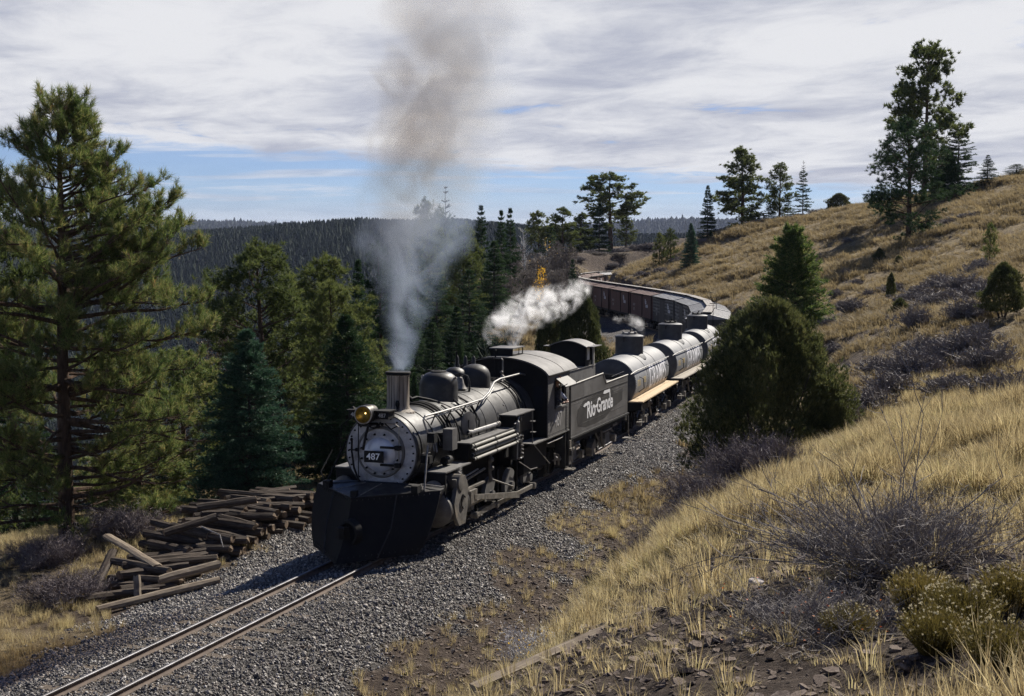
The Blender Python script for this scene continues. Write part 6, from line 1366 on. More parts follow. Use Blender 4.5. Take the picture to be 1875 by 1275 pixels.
# cab
CW = 1.405; CF, CR = 10.30, 12.38
def wall_open(m, plane, a0, a1, z0, z1, oa0, oa1, oz0, oz1, thick):
    """wall with one opening; plane(a,z,k) maps to the vehicle frame (k = 0/1 for thickness)"""
    for (p, q, r, s) in [(a0, oa0, z0, z1), (oa1, a1, z0, z1), (oa0, oa1, z0, oz0), (oa0, oa1, oz1, z1)]:
        if q - p < 1e-3 or s - r < 1e-3: continue
        m.hexa([plane(p, r, 0), plane(q, r, 0), plane(q, r, 1), plane(p, r, 1), plane(p, s, 0), plane(q, s, 0), plane(q, s, 1), plane(p, s, 1)])
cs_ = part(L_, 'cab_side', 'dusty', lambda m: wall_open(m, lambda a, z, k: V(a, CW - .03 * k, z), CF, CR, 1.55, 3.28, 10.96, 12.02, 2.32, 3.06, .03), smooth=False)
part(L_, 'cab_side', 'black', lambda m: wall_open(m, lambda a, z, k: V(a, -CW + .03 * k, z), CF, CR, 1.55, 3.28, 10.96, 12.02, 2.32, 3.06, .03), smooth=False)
mb = MB(); rivets(mb, [(s, -CW - .001, z) for s in (CF + .05,) for z in np.arange(1.62, 3.25, .085)] + [(s, -CW - .001, 1.60) for s in np.arange(CF + .1, CR, .085)] + [(12.20, -CW - .001, z) for z in np.arange(1.62, 3.25, .085)], .011); mb.build('rivet_row', 'matte', cs_, smooth=False)
part(L_, 'cab_seam', 'matte', lambda m: (bxs(m, 12.06, 12.085, CW, CW + .008, 1.57, 2.95), bxs(m, 10.93, 10.96, CW, CW + .02, 2.28, 3.09), bxs(m, 12.02, 12.05, CW, CW + .02, 2.28, 3.09)))
place_text(text_mesh('487', .62, .80, .002), 'lettering', 'faded', L_, V(11.28, CW + .006, 1.95), (1, 0, 0), (0, 0, 1))
def roofprof(t, dz=0):
    a = abs(t) / 1.47; return 3.79 + dz - .40 * a ** 2.2 - .09 * a ** 14
TS = [-1.47 + 2.94 * k / 28 for k in range(29)]
part(L_, 'cab_front', 'matte', lambda m: m.prism([V(CF, -1.39, 1.55)] + [V(CF, t * .95, roofprof(t, -.04)) for t in TS] + [V(CF, 1.39, 1.55)], (.04, 0, 0)), smooth=False)
def cfw(m):
    for (t0, t1) in ((.98, 1.26), (-1.26, -.98)): bxs(m, CF - .012, CF - .002, t0, t1, 2.30, 3.0)
part(L_, 'front_window', 'pane', cfw, smooth=False)
part(L_, 'cab_back', 'matte', lambda m: bxs(m, CR - .05, CR - .01, -1.35, 1.35, 1.55, 1.9), smooth=False)
def roof(m):
    n = len(TS); v = []
    for s in (CF - .12, 13.08):
        v += [V(s, t, roofprof(t)) for t in TS]; v += [V(s, t * .985, roofprof(t, -.035)) for t in TS]
    f = []
    for j in range(n - 1):
        f += [(j, j + 1, 2 * n + j + 1, 2 * n + j), (n + j, 3 * n + j, 3 * n + j + 1, n + j + 1), (j, n + j, n + j + 1, j + 1), (2 * n + j, 2 * n + j + 1, 3 * n + j + 1, 3 * n + j)]
    f += [(0, 2 * n, 3 * n, n), (n - 1, 2 * n - 1, 4 * n - 1, 3 * n - 1)]; m.add(v, f)
rf = part(L_, 'cab_roof', 'roof', roof, angle=30)
part(rf, 'rain_gutter', 'matte', lambda m: (m.tube([V(CF - .12, 1.48, 3.30), V(13.08, 1.48, 3.30)], .016, 5), m.tube([V(CF - .125, t, roofprof(t, -.01)) for t in TS], .014, 5)))
part(rf, 'roof_seam', 'matte', lambda m: m.tube([V(11.7, t, roofprof(t, .004)) for t in TS], .008, 4))
part(rf, 'roof_vent', 'matte', lambda m: (bxs(m, 10.62, 11.62, -.42, -.38, 3.74, 3.99), bxs(m, 10.62, 11.62, .20, .24, 3.76, 3.82), bxs(m, 10.62, 10.66, -.42, .24, 3.74, 3.99), m.tube([V(11.6, .22, 3.76), V(11.6, .22, 3.99)], .016, 5), m.tube([V(10.64, .22, 3.78), V(10.64, .22, 3.99)], .02, 5), m.tube([V(11.2, .24, 3.76), V(11.2, .24, 3.99)], .012, 5)), smooth=False)
part(rf, 'vent_hatch', 'roof', lambda m: bxs(m, 10.58, 11.66, -.45, .28, 3.99, 4.02), smooth=False)
aw = part(L_, 'window_awning', 'dusty', lambda m: m.hexa([V(10.98, CW, 3.16), V(12.10, CW, 3.16), V(12.15, 1.74, 2.92), V(10.93, 1.74, 2.92), V(10.98, CW, 3.185), V(12.10, CW, 3.185), V(12.15, 1.74, 2.94), V(10.93, 1.74, 2.94)]), smooth=False)
part(aw, 'awning_strut', 'matte', lambda m: (m.tube([V(12.12, 1.78, 3.02), V(12.12, CW, 2.80)], .012, 5), m.tube([V(10.96, 1.78, 3.02), V(10.96, CW, 2.80)], .012, 5)))
part(L_, 'window_post', 'cream', lambda m: bxs(m, 11.62, 11.70, CW - .05, CW - .02, 2.32, 3.06), smooth=False)
part(L_, 'arm_rest', 'dusty', lambda m: bxs(m, 10.98, 12.0, CW - .08, CW + .05, 2.28, 2.325), smooth=False)
part(L_, 'cab_floor', 'matte', lambda m: bxs(m, CF, 12.55, -1.38, 1.38, 1.46, 1.545), smooth=False)
part(L_, 'cab_apron', 'dusty', lambda m: (m.hexa([V(9.0, .95, 1.50), V(9.0, 1.42, 1.50), V(12.42, 1.42, 1.50), V(12.42, 1.0, 1.50), V(9.0, .95, 1.535), V(9.0, 1.42, 1.535), V(12.42, 1.42, 1.535), V(12.42, 1.0, 1.535)])), smooth=False)
part(L_, 'backhead', 'matte', lambda m: m.lathe(V(10.2, 0, BZ), (1, 0, 0), [(0, .95), (.6, .95), (.65, .8), (.66, .001)], 30))
part(L_, 'cab_handrail', 'steel', lambda m: m.tube([V(12.30, 1.46, 1.6), V(12.30, 1.46, 2.7)], .014, 5))
part(L_, 'cab_step', 'black', lambda m: (bxs(m, 12.0, 12.4, 1.1, 1.42, .42, .45), bxs(m, 12.0, 12.03, 1.1, 1.42, .42, 1.5), bxs(m, 12.37, 12.4, 1.1, 1.42, .42, 1.5)))

# ---------------------------------------------------------------- engineer leaning out of the cab window
def engineer():
    r = empty('person', L_.matrix_basis @ Vector(V(11.42, 1.22, 1.62)), L_.rotation_euler, 'engineer in dark shirt and rust-brown cap leaning on the cab window sill', 'person')
    verts = [(0, 0, .52), (0, 0, .78), (0, -.04, 1.02), (-.02, -.08, 1.18), (-.04, -.10, 1.27), (-.06, -.12, 1.40),
             (.20, -.10, 1.10), (.32, -.24, .92), (.10, -.40, .84), (-.20, -.06, 1.10), (-.30, -.20, .90), (-.20, -.34, .84),
             (-.10, .10, .50), (-.44, .12, .50), (-.46, .14, .06), (.10, .10, .50), (.10, .0, .1), (-.56, .10, .02), (.0, -.06, .02)]
    edges = [(0, 1), (1, 2), (2, 3), (3, 4), (4, 5), (3, 6), (6, 7), (7, 8), (3, 9), (9, 10), (10, 11), (0, 12), (12, 13), (13, 14), (14, 17), (0, 15), (15, 16), (16, 18)]
    rad = [.16, .15, .17, .12, .055, .085, .075, .055, .040, .075, .055, .040, .10, .08, .05, .10, .06, .04, .04]
    me = bpy.data.meshes.new('body'); me.from_pydata(verts, edges, []); o = bpy.data.objects.new('body', me); COL.objects.link(o)
    sk = o.modifiers.new('skin', 'SKIN'); o.modifiers.new('sub', 'SUBSURF').levels = 2
    for i, q in enumerate(me.skin_vertices[0].data): q.radius = (rad[i], rad[i]); q.use_root = (i == 0)
    dg = bpy.context.evaluated_depsgraph_get(); bm_ = bpy.data.meshes.new_from_object(o.evaluated_get(dg)); bpy.data.objects.remove(o, do_unlink=True)
    o = bpy.data.objects.new('body', bm_); COL.objects.link(o); o.parent = r; bm_.materials.clear()
    for k in ('shirt', 'sleeve', 'skin'): bm_.materials.append(M[k])
    for p in bm_.polygons:
        c = p.center; p.use_smooth = True
        p.material_index = 2 if (c.z > 1.255 or (c.y < -.35 and c.z < .95)) else (1 if (c.x > .17 and c.y < -.02 and c.z > .8) else 0)
    hd = MB(); hd.ball((-.07, -.13, 1.43), .105, 10, (1.0, .86, 1.18)); hd.ball((-.175, -.15, 1.42), .022, 4); hd.ball((-.06, -.225, 1.42), .026, 4, (1, .5, 1.4)); hd.ball((-.06, -.035, 1.42), .026, 4, (1, .5, 1.4)); h = hd.build('head', 'skin', r)
    ey = MB(); ey.ball((-.160, -.175, 1.455), .011, 3); ey.ball((-.160, -.105, 1.455), .011, 3); ey.box(-.168, -.155, -.17, -.12, 1.372, 1.378); ey.build('face_features', 'hair', h)
    ha = MB(); ha.ball((-.035, -.13, 1.445), .105, 8, (.85, .92, 1.0)); ha.build('hair', 'hair', r)
    cp = MB(); cp.lathe((-.06, -.13, 1.49), (0, 0, 1), [(0, .112), (.03, .116), (.08, .105), (.11, .06), (.118, .001)], 18); cp.prism([(-.12, -.21, 1.49), (-.23, -.18, 1.475), (-.25, -.13, 1.47), (-.23, -.08, 1.475), (-.12, -.05, 1.49)], (0, 0, .012)); cp.build('cap', 'cap', r)
    for (hx, hy, hz) in ((.04, -.42, .835), (-.16, -.36, .835)):
        hn = MB(); hn.ball((hx, hy, hz), .045, 6, (1.1, .9, .5))
        for k in range(4): L2 = (.060, .070, .066, .052)[k]; hn.tube([(hx - .03, hy - .028 + .018 * k, hz), (hx - .03 - L2 * .6, hy - .028 + .018 * k, hz + .005), (hx - .03 - L2, hy - .028 + .018 * k, hz - .018)], [.010, .009, .007], 5)
        hn.tube([(hx, hy + .035, hz), (hx - .03, hy + .055, hz), (hx - .055, hy + .055, hz - .01)], [.012, .010, .008], 5); hn.build('hand', 'skin', r)
bpy.context.view_layer.update()
engineer()

# ---------------------------------------------------------------- tender
TW = 1.36
E_ = vroot('tender', 12.7, 20.3, 'grey-black coal tender lettered Rio Grande coupled behind the locomotive', 'tender')
def tsd(m, sg):
    p = [(0, 1.23), (0, 2.80), (3.85, 2.86), (4.25, 2.52), (7.2, 2.54), (7.2, 1.25)]
    m.prism([V(s, TW * sg, z) for s, z in p], (0, .03 * sg, 0))
ts = part(E_, 'tender_side', 'tender', lambda m: tsd(m, 1), smooth=False); part(E_, 'tender_side', 'tender', lambda m: tsd(m, -1), smooth=False)
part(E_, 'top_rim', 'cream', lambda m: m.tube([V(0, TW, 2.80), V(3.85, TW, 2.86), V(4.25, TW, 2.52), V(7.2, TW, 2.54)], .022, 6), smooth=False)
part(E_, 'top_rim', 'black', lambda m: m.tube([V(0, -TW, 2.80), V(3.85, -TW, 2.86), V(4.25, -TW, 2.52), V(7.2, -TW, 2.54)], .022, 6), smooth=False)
part(E_, 'side_moulding', 'matte', lambda m: (bxs(m, 0, 7.2, TW, TW + .012, 2.30, 2.325), bxs(m, 0, 7.25, TW - .02, TW + .05, 1.17, 1.23), bxs(m, 0, .04, TW, TW + .03, 1.2, 2.8)), smooth=False)
mb = MB(); rivets(mb, [(s, -TW - .001, z) for z in (1.52, 2.06) for s in np.arange(1.3, 6.9, .11)] + [(s, -TW - .001, 1.30) for s in np.arange(.2, 7.1, .13)] + [(s, -TW - .001, 2.20) for s in np.arange(.2, 7.1, .13)], .012); mb.build('rivet_row', 'dusty', ts, smooth=False)
part(E_, 'tank_deck', 'dusty', lambda m: (bxs(m, 3.8, 7.2, -1.33, 1.33, 2.30, 2.36), bxs(m, 0, 3.9, -1.33, 1.33, 2.25, 2.30)), smooth=False)
part(E_, 'tank_end', 'black', lambda m: (bxs(m, 7.17, 7.2, -1.33, 1.33, 1.23, 2.54), bxs(m, 0.0, .03, -1.33, 1.33, 1.23, 2.80)), smooth=False)
def coal(m):
    rg = random.Random(4); n = 22
    g = [[V(.3 + 3.7 * i / n, -1.25 + 2.5 * j / n, 2.45 + .25 * math.sin(math.pi * j / n) + rg.uniform(-.05, .05)) for j in range(n + 1)] for i in range(n + 1)]; m.add([p for r in g for p in r], [(i * (n + 1) + j, i * (n + 1) + j + 1, (i + 1) * (n + 1) + j + 1, (i + 1) * (n + 1) + j) for i in range(n) for j in range(n)])
tag(part(E_, 'coal_load', 'matte', coal, smooth=False), kind='stuff')
part(E_, 'coal_bunker', 'dusty', lambda m: (bxs(m, 2.45, 5.62, .60, .63, 2.3, 2.98), bxs(m, 2.45, 5.62, -.63, -.60, 2.3, 2.98), bxs(m, 2.45, 2.48, -.63, .63, 2.3, 2.98), bxs(m, 5.59, 5.62, -.63, .63, 2.3, 3.0)), smooth=False)
part(E_, 'bunker_cover', 'roof', lambda m: m.hexa([V(2.45, -.63, 2.98), V(2.45, .63, 2.98), V(5.62, .63, 2.98), V(5.62, -.63, 2.98), V(2.45, -.63, 3.01), V(2.45, .66, 3.01), V(5.62, .66, 3.01), V(5.62, -.63, 3.01)]), smooth=False)
# doghouse
def dh(m):
    n = 16; tt = [-.62 + 1.24 * k / n for k in range(n + 1)]; pf = lambda t: 3.84 - .16 * (abs(t) / .62) ** 2
    m.prism([V(4.45, -.6, 2.95)] + [V(4.45, t * .97, pf(t) - .02) for t in tt] + [V(4.45, .6, 2.95)], (.03, 0, 0)); bxs(m, 5.35, 5.38, -.6, .6, 2.95, 3.66)
    for sg in (1, -1): bxs(m, 4.45, 4.62, min(.57 * sg, .6 * sg), max(.57 * sg, .6 * sg), 2.95, 3.68); bxs(m, 4.62, 5.38, min(.57 * sg, .6 * sg), max(.57 * sg, .6 * sg), 2.95, 3.18)
dg_ = part(E_, 'brakeman_shelter', 'matte', dh, smooth=False)
def dhr(m):
    n = 16; tt = [-.66 + 1.32 * k / n for k in range(n + 1)]; pf = lambda t: 3.85 - .17 * (abs(t) / .62) ** 2; v = []
    for s in (4.34, 5.55): v += [V(s, t, pf(t)) for t in tt]
    for s in (4.34, 5.55): v += [V(s, t, pf(t) - .03) for t in tt]
    k = n + 1; f = [(j, j + 1, k + j + 1, k + j) for j in range(n)] + [(2 * k + j, 3 * k + j, 3 * k + j + 1, 2 * k + j + 1) for j in range(n)] + [(j, 2 * k + j, 2 * k + j + 1, j + 1) for j in range(n)] + [(k + j, k + j + 1, 3 * k + j + 1, 3 * k + j) for j in range(n)] + [(0, k, 3 * k, 2 * k), (n, 2 * k + n, 3 * k + n, k + n)]; m.add(v, f)
part(dg_, 'shelter_roof', 'roof', dhr)
part(dg_, 'shelter_window', 'cream', lambda m: (bxs(m, 4.66, 4.95, .575, .605, 3.2, 3.64), bxs(m, 5.30, 5.36, .60, .66, 2.95, 3.68)), smooth=False)
part(dg_, 'side_ledge', 'roof', lambda m: (bxs(m, 4.5, 5.6, .60, .86, 3.64, 3.66), bxs(m, 4.5, 4.9, -.86, -.60, 3.64, 3.66)), smooth=False)
part(E_, 'water_hatch', 'dusty', lambda m: (m.lathe(V(5.85, .15, 3.02), (1, .2, .3), [(0, .20), (.05, .20), (.08, .16), (.09, .001)], 20), m.tube([V(5.8, .1, 2.9), V(6.0, .2, 2.36)], .03, 6)))
part(E_, 'deck_grab_iron', 'black', lambda m: (m.tube([V(6.2, 1.2, 2.36), V(6.2, 1.2, 2.62)], .014, 5), m.tube([V(5.4, 1.25, 2.62), V(7.1, 1.25, 2.66)], .010, 5)))
# lettering: winged script on the side
def fit_text(txt, width, cap, bold):
    me = text_mesh(txt, 1.0, 1.0, .002, bold, .95); xs = [v.co.x for v in me.vertices]; ys = [v.co.y for v in me.vertices]; x0, x1, y0, y1 = min(xs), max(xs), min(ys), max(ys); capr = .70
    for v in me.vertices: v.co.x = (v.co.x - (x0 + x1) / 2) * width / (x1 - x0); v.co.y = (v.co.y - y0) * cap / capr
    return me
place_text(fit_text('Rio', .98, .50, .022), 'lettering', 'white', E_, V(2.42, TW + .008, 1.60), (1, 0, 0), (0, 0, 1))
place_text(fit_text('Grande', 2.05, .46, .020), 'lettering', 'white', E_, V(4.10, TW + .008, 1.64), (1, 0, 0), (0, 0, 1))
mb = MB(); y_ = TW + .012
for poly in ([(1.45, 2.02), (1.66, 2.10), (2.12, 2.11), (2.10, 2.02), (1.72, 2.01), (1.66, 1.98)], [(2.78, 1.86), (2.98, 1.93), (3.24, 1.93), (3.22, 1.85), (3.0, 1.84)], [(3.85, 2.20), (4.0, 2.28), (4.72, 2.28), (4.80, 1.95), (4.70, 1.95), (4.64, 2.18), (4.05, 2.17)]):
    mb.prism([V(s, y_, z) for s, z in poly], (0, .003, 0))
mb.build('lettering_wings', 'white', E_, smooth=False)
part(E_, 'dark_patch', mat('cleaned_black_panel', (0.022, 0.022, 0.023), (0.045, 0.044, 0.043), 0.5, 0, 2.2, c3=(0.07, .068, .065)), lambda m: m.prism([V(a, TW + .003, z) for a, z in [(.9, 1.48), (.75, 1.75), (.9, 2.0), (1.6, 2.22), (2.6, 2.26), (3.7, 2.28), (4.9, 2.29), (5.3, 2.1), (6.5, 2.15), (6.4, 1.75), (5.2, 1.62), (4.2, 1.40), (2.9, 1.34), (1.7, 1.36)]], (0, .002, 0)), smooth=False)
part(E_, 'side_stain', M['dusty'], lambda m: bxs(m, 1.55, 2.35, TW + .001, TW + .0025, 2.33, 2.79), smooth=False)
def archbar(parent, s, z=.40, wb=.80, tt=.92, m_='black', wm='matte', gm='steel'):
    for sg in (1, -1):
        tf = part(parent, 'truck_frame', m_, lambda m: (m.tube([V(s - wb - .1, tt * sg, z + .22), V(s - .3, tt * sg, z + .42), V(s + .3, tt * sg, z + .42), V(s + wb + .1, tt * sg, z + .22)], .035, 6), m.tube([V(s - wb - .1, tt * sg, z + .14), V(s - .3, tt * sg, z - .10), V(s + .3, tt * sg, z - .10), V(s + wb + .1, tt * sg, z + .14)], .03, 6), bxs(m, s - .28, s + .28, min((tt - .14) * sg, (tt + .06) * sg), max((tt - .14) * sg, (tt + .06) * sg), z - .05, z + .30)))
        for q in (-1, 1):
            wheel(parent, 'wheel', s + wb * q * .85, .50 * sg, z, z, wm, .12)
        part(tf, 'journal_box', gm, lambda m: [(bxs(m, s + wb * q * .85 - .11, s + wb * q * .85 + .11, min((tt - .02) * sg, (tt + .16) * sg), max((tt - .02) * sg, (tt + .16) * sg), z - .10, z + .14)) for q in (-1, 1)])
part(E_, 'tender_frame', 'matte', lambda m: (bxs(m, 0, 7.3, -1.3, 1.3, 1.0, 1.2), bxs(m, .2, 7.2, -.4, .4, .7, 1.0)))
archbar(E_, 1.6, .42, .85, .98, 'dusty'); archbar(E_, 5.7, .42, .85, .98, 'dusty')
part(E_, 'tender_step', 'steel', lambda m: (m.tube([V(.15, 1.42, 1.15), V(.05, 1.42, .6), V(.0, 1.42, .35), V(.35, 1.42, .30)], .016, 5), bxs(m, .0, .38, 1.2, 1.46, .26, .29), m.tube([V(7.1, 1.42, 1.15), V(7.1, 1.42, .5), V(7.4, 1.42, .35)], .016, 5), bxs(m, 7.1, 7.5, 1.2, 1.46, .32, .35)))
part(E_, 'brake_cylinder', 'grimy', lambda m: (m.prism([V(3.3, 1.15, .50), V(3.35, 1.15, .22), V(3.75, 1.15, .30), V(3.85, 1.15, .55), V(3.65, 1.15, .75)], (0, .2, 0)), m.tube([V(3.5, 1.2, 1.0), V(3.75, 1.25, .7), V(3.95, 1.25, .45)], .03, 6), m.tube([V(3.9, 1.3, 1.0), V(4.05, 1.3, .5)], .03, 6)))
part(E_, 'truss_bar', 'steel', lambda m: (bxs(m, .1, .55, 1.28, 1.38, .84, .90), bxs(m, .75, 1.6, 1.12, 1.2, .80, .86), bxs(m, 4.2, 5.3, 1.2, 1.3, .88, .93), bxs(m, 5.4, 6.0, 1.2, 1.3, .95, 1.05)))
part(E_, 'coupler', 'matte', lambda m: knuckle(m, 7.65, -1), smooth=False)
part(E_, 'end_beam', 'grimy', lambda m: (bxs(m, 7.2, 7.34, -1.3, 1.3, .95, 1.22), bxs(m, -.16, 0, -1.3, 1.42, .95, 1.18)))
# ---------------------------------------------------------------- tank cars
def curve_text(txt, size, xs, R, cz, s, zc, m_, parent, n=10, bold=.004, t_side=1, sp=1.0):
    me = text_mesh(txt, size, xs, 0, bold, sp); bm = bmesh.new(); bm.from_mesh(me); bmesh.ops.triangulate(bm, faces=bm.faces)
    for k in range(1, n): 
        y = -size * .55 + size * 1.1 * k / n; bmesh.ops.bisect_plane(bm, geom=bm.verts[:] + bm.edges[:] + bm.faces[:], plane_co=(0, y, 0), plane_no=(0, 1, 0))
    for v in bm.verts:
        a0 = math.asin(max(-1, min(1, (zc - cz) / R))); a = a0 + v.co.y / R; v.co = Vector(V(s + v.co.x, math.cos(a) * R, cz + math.sin(a) * R))
    bm.to_mesh(me); bm.free(); me.name = 'lettering'; me.materials.clear(); me.materials.append(M[m_]); o = bpy.data.objects.new('lettering', me); COL.objects.link(o); o.parent = parent; return o
TL = 9.2
def tank_car(s0, lab, decks, first):
    r = vroot('tank_car', s0, s0 + TL, lab, 'tank car', 'grey riveted tank cars behind the tender')
    TR, TZ = .95, 1.83; a, b = .45, TL - .45
    part(r, 'tank', 'tank', lambda m: m.lathe(V(a, 0, TZ), (1, 0, 0), [(-.05, .001), (-.04, .5), (-.02, .85), (.0, TR - .02), (.02, TR), (b - a - .02, TR), (b - a, TR - .02), (b - a + .03, .8), (b - a + .05, .001)], 56), angle=40)
    part(r, 'tank_head', 'tanktop', lambda m: m.lathe(V(a - .012, 0, TZ), (1, 0, 0), [(-.05, .001), (-.045, .5), (-.02, .85), (.0, TR - .02)], 56, cap=False))
    part(r, 'tank_skirt', 'rustband', lambda m: [m.add([V(p, math.cos(RAD(-32)) * (TR + .006), TZ + math.sin(RAD(-32)) * (TR + .006)) for p in (a + .02, b - .02)] + [V(p, math.cos(RAD(-20)) * (TR + .006), TZ + math.sin(RAD(-20)) * (TR + .006)) for p in (b - .02, a + .02)], [(0, 1, 2, 3)])])
    seams = [a + .04, a + 2.75, b - .04]; mb = MB()
    for s in seams:
        for k in range(72):
            an = RAD(-40 + 260 * k / 71); c = Vector(V(s, math.cos(an) * TR, TZ + math.sin(an) * TR)); n = Vector(V(0, math.cos(an), math.sin(an))); u = Vector((1, 0, 0)); w = n.cross(u); q = .02
            mb.add([c - u * q - w * q, c + u * q - w * q, c + u * q + w * q, c - u * q + w * q, c + n * .022], [(0, 1, 4), (1, 2, 4), (2, 3, 4), (3, 0, 4)])
    for s in (a + 5.4,):
        for k in range(46): an = RAD(-20 + 130 * k / 45); c = Vector(V(s, math.cos(an) * TR, TZ + math.sin(an) * TR)); n = Vector(V(0, math.cos(an), math.sin(an))); mb.add([c + Vector((-.012, 0, 0)), c + Vector((.012, 0, 0)), c + n * .012 + Vector((0, 0, .012))], [(0, 1, 2)])
    mb.build('rivet_row', 'matte', r, smooth=False)
    part(r, 'tank_band', 'matte', lambda m: [m.tube([V(s, math.cos(RAD(20 + 140 * k / 20)) * (TR + .004), TZ + math.sin(RAD(20 + 140 * k / 20)) * (TR + .004)) for k in range(21)], .010, 4) for s in (a + 2.75, a + 5.4)])
    dm = part(r, 'dome', 'tanktop', lambda m: m.lathe(V(TL / 2 - .25, 0, TZ + TR - .22), (0, 0, 1), [(0, .70), (.14, .60), (.18, .555), (.80, .555), (.84, .575), (.89, .565), (.93, .48), (.96, .30), (.97, .001)], 40))
    part(dm, 'dome_lid', 'steel' if first else 'matte', lambda m: (m.lathe(V(TL / 2 - .25, 0, TZ + TR + .74), (0, 0, 1), [(0, .30), (.05, .30), (.06, .24), (.09, .001)], 22), [m.ball(V(TL / 2 - .25 + math.cos(q) * .27, math.sin(q) * .27, TZ + TR + .81), .045, 4) for q in (0, 1, 2, 3, 4, 5)], m.tube([V(TL / 2 - .25, 0, TZ + TR + .8), V(TL / 2 - .25, .1, TZ + TR + .93)], .03, 5)))
    part(dm, 'safety_fitting', 'black', lambda m: (m.ball(V(TL / 2 - .78, -.12, TZ + TR + .60), .08, 5), m.tube([V(TL / 2 - .80, -.12, TZ + TR + .45), V(TL / 2 - .80, -.12, TZ + TR + .66)], .03, 5)))
    hz = TZ + .52
    part(r, 'side_handrail', 'pipe', lambda m: m.tube([V(a - .3, .80, hz - .1), V(a + .05, .92, hz), V(b - .05, .92, hz), V(b + .2, .86, hz - .06)], .024, 6))
    part(r, 'side_handrail', 'pipe', lambda m: m.tube([V(a - .2, -.92, hz), V(b + .15, -.92, hz)], .022, 6))
    part(r, 'rail_bracket', 'matte', lambda m: [m.tube([V(s, .78, hz - .08), V(s, .92, hz)], .016, 5) for s in (a + .3, a + 1.6, a + 3.2, a + 4.8, a + 6.4, b - .3)])
    part(r, 'grab_iron', 'matte', lambda m: [m.tube([V(s, .92, TZ + .24), V(s + .16, 1.05, TZ + .16), V(s + .20, 1.07, TZ - .20), V(s, .90, TZ - .34)], .018, 5) for s in (a + .95, b - .75)])
    curve_text('UTLX', .34, .85, TR + .004, TZ, a + .75, TZ + .02, 'yellow', r, 4, -.002); curve_text('11050', .34, .85, TR + .004, TZ, a + 1.95, TZ + .05, 'yellow', r, 4, -.002); curve_text('CAPY', .13, .9, TR + .004, TZ, a + 1.9, TZ - .30, 'yellow', r, 3, 0)
    curve_text('GRAMPS', 1.30, .86, TR + .005, TZ, a + 5.35, TZ - .02, 'chalk', r, 14, .016, sp=1.02)
    dk = 1.28
    for sg in (1, -1):
        for k in range(3): w0 = 1.30 - .185 * k; part(r, 'deck_plank', decks, lambda m: bxs(m, -.02 * k, TL + .015 * k, min(sg * (w0 - .175), sg * w0), max(sg * (w0 - .175), sg * w0), dk - .045, dk - (.006 * (k % 2))), smooth=False)
    for s in (.15, TL - .35): part(r, 'end_plank', decks, lambda m: bxs(m, s, s + .2, -.48, .48, dk - .045, dk), smooth=False)
    part(r, 'car_frame', 'matte', lambda m: (bxs(m, .05, TL - .05, -.30, .30, .85, dk - .05), bxs(m, 0, .16, -1.25, 1.25, .95, dk - .05), bxs(m, TL - .16, TL, -1.25, 1.25, .95, dk - .05), [bxs(m, s, s + .16, -1.22, 1.22, dk - .22, dk - .05) for s in (1.6, 3.6, 5.4, 7.4)], m.tube([V(.6, .95, 1.15), V(3.2, .95, .55), V(6.0, .95, .55), V(8.6, .95, 1.15)], .018, 5)))
    part(r, 'tank_saddle', 'matte', lambda m: [bxs(m, s, s + .4, -.78, .78, .72, TZ - .60) for s in (1.4, TL - 1.8)])
    part(r, 'deck_bracket', 'steel', lambda m: [m.tube([V(s, 1.33, 1.2), V(s + .12, 1.36, 1.16), V(s + .22, 1.33, 1.2)], .02, 5) for s in (1.3, 4.6, 8.3)])
    part(r, 'brake_rigging', 'grimy', lambda m: (m.tube([V(3.3, 1.0, .95), V(3.4, 1.05, .40)], .03, 5), m.ball(V(3.35, 1.05, .9), .07, 4), m.tube([V(6.0, .9, .9), V(6.2, .95, .5)], .025, 5), m.lathe(V(4.0, .7, .75), (1, 0, 0), [(0, .16), (.5, .16)], 12), bxs(m, .3, .6, 1.0, 1.25, .45, .48), m.tube([V(.3, 1.25, 1.0), V(.3, 1.25, .45)], .014, 4), m.tube([V(.6, 1.25, 1.0), V(.6, 1.25, .45)], .014, 4), m.tube([V(.3, 1.25, .47), V(.6, 1.25, .47)], .016, 4)))
    archbar(r, 1.55, .37, .72, .93); archbar(r, TL - 1.55, .37, .72, .93)
    part(r, 'coupler', 'matte', lambda m: (knuckle(m, 0 - .15, 1), knuckle(m, TL + .15, -1)), smooth=False)
    return r
tank_car(23.0, 'first grey tank car behind the tender, new yellow plank deck and rust-stained sides', 'plank', True)
tank_car(33.55, 'second grey tank car, weathered grey deck, chalky GRAMPS lettering', 'plankgrey', False)
tank_car(44.05, 'third grey tank car, its deck running behind the large juniper', 'plankgrey', False)

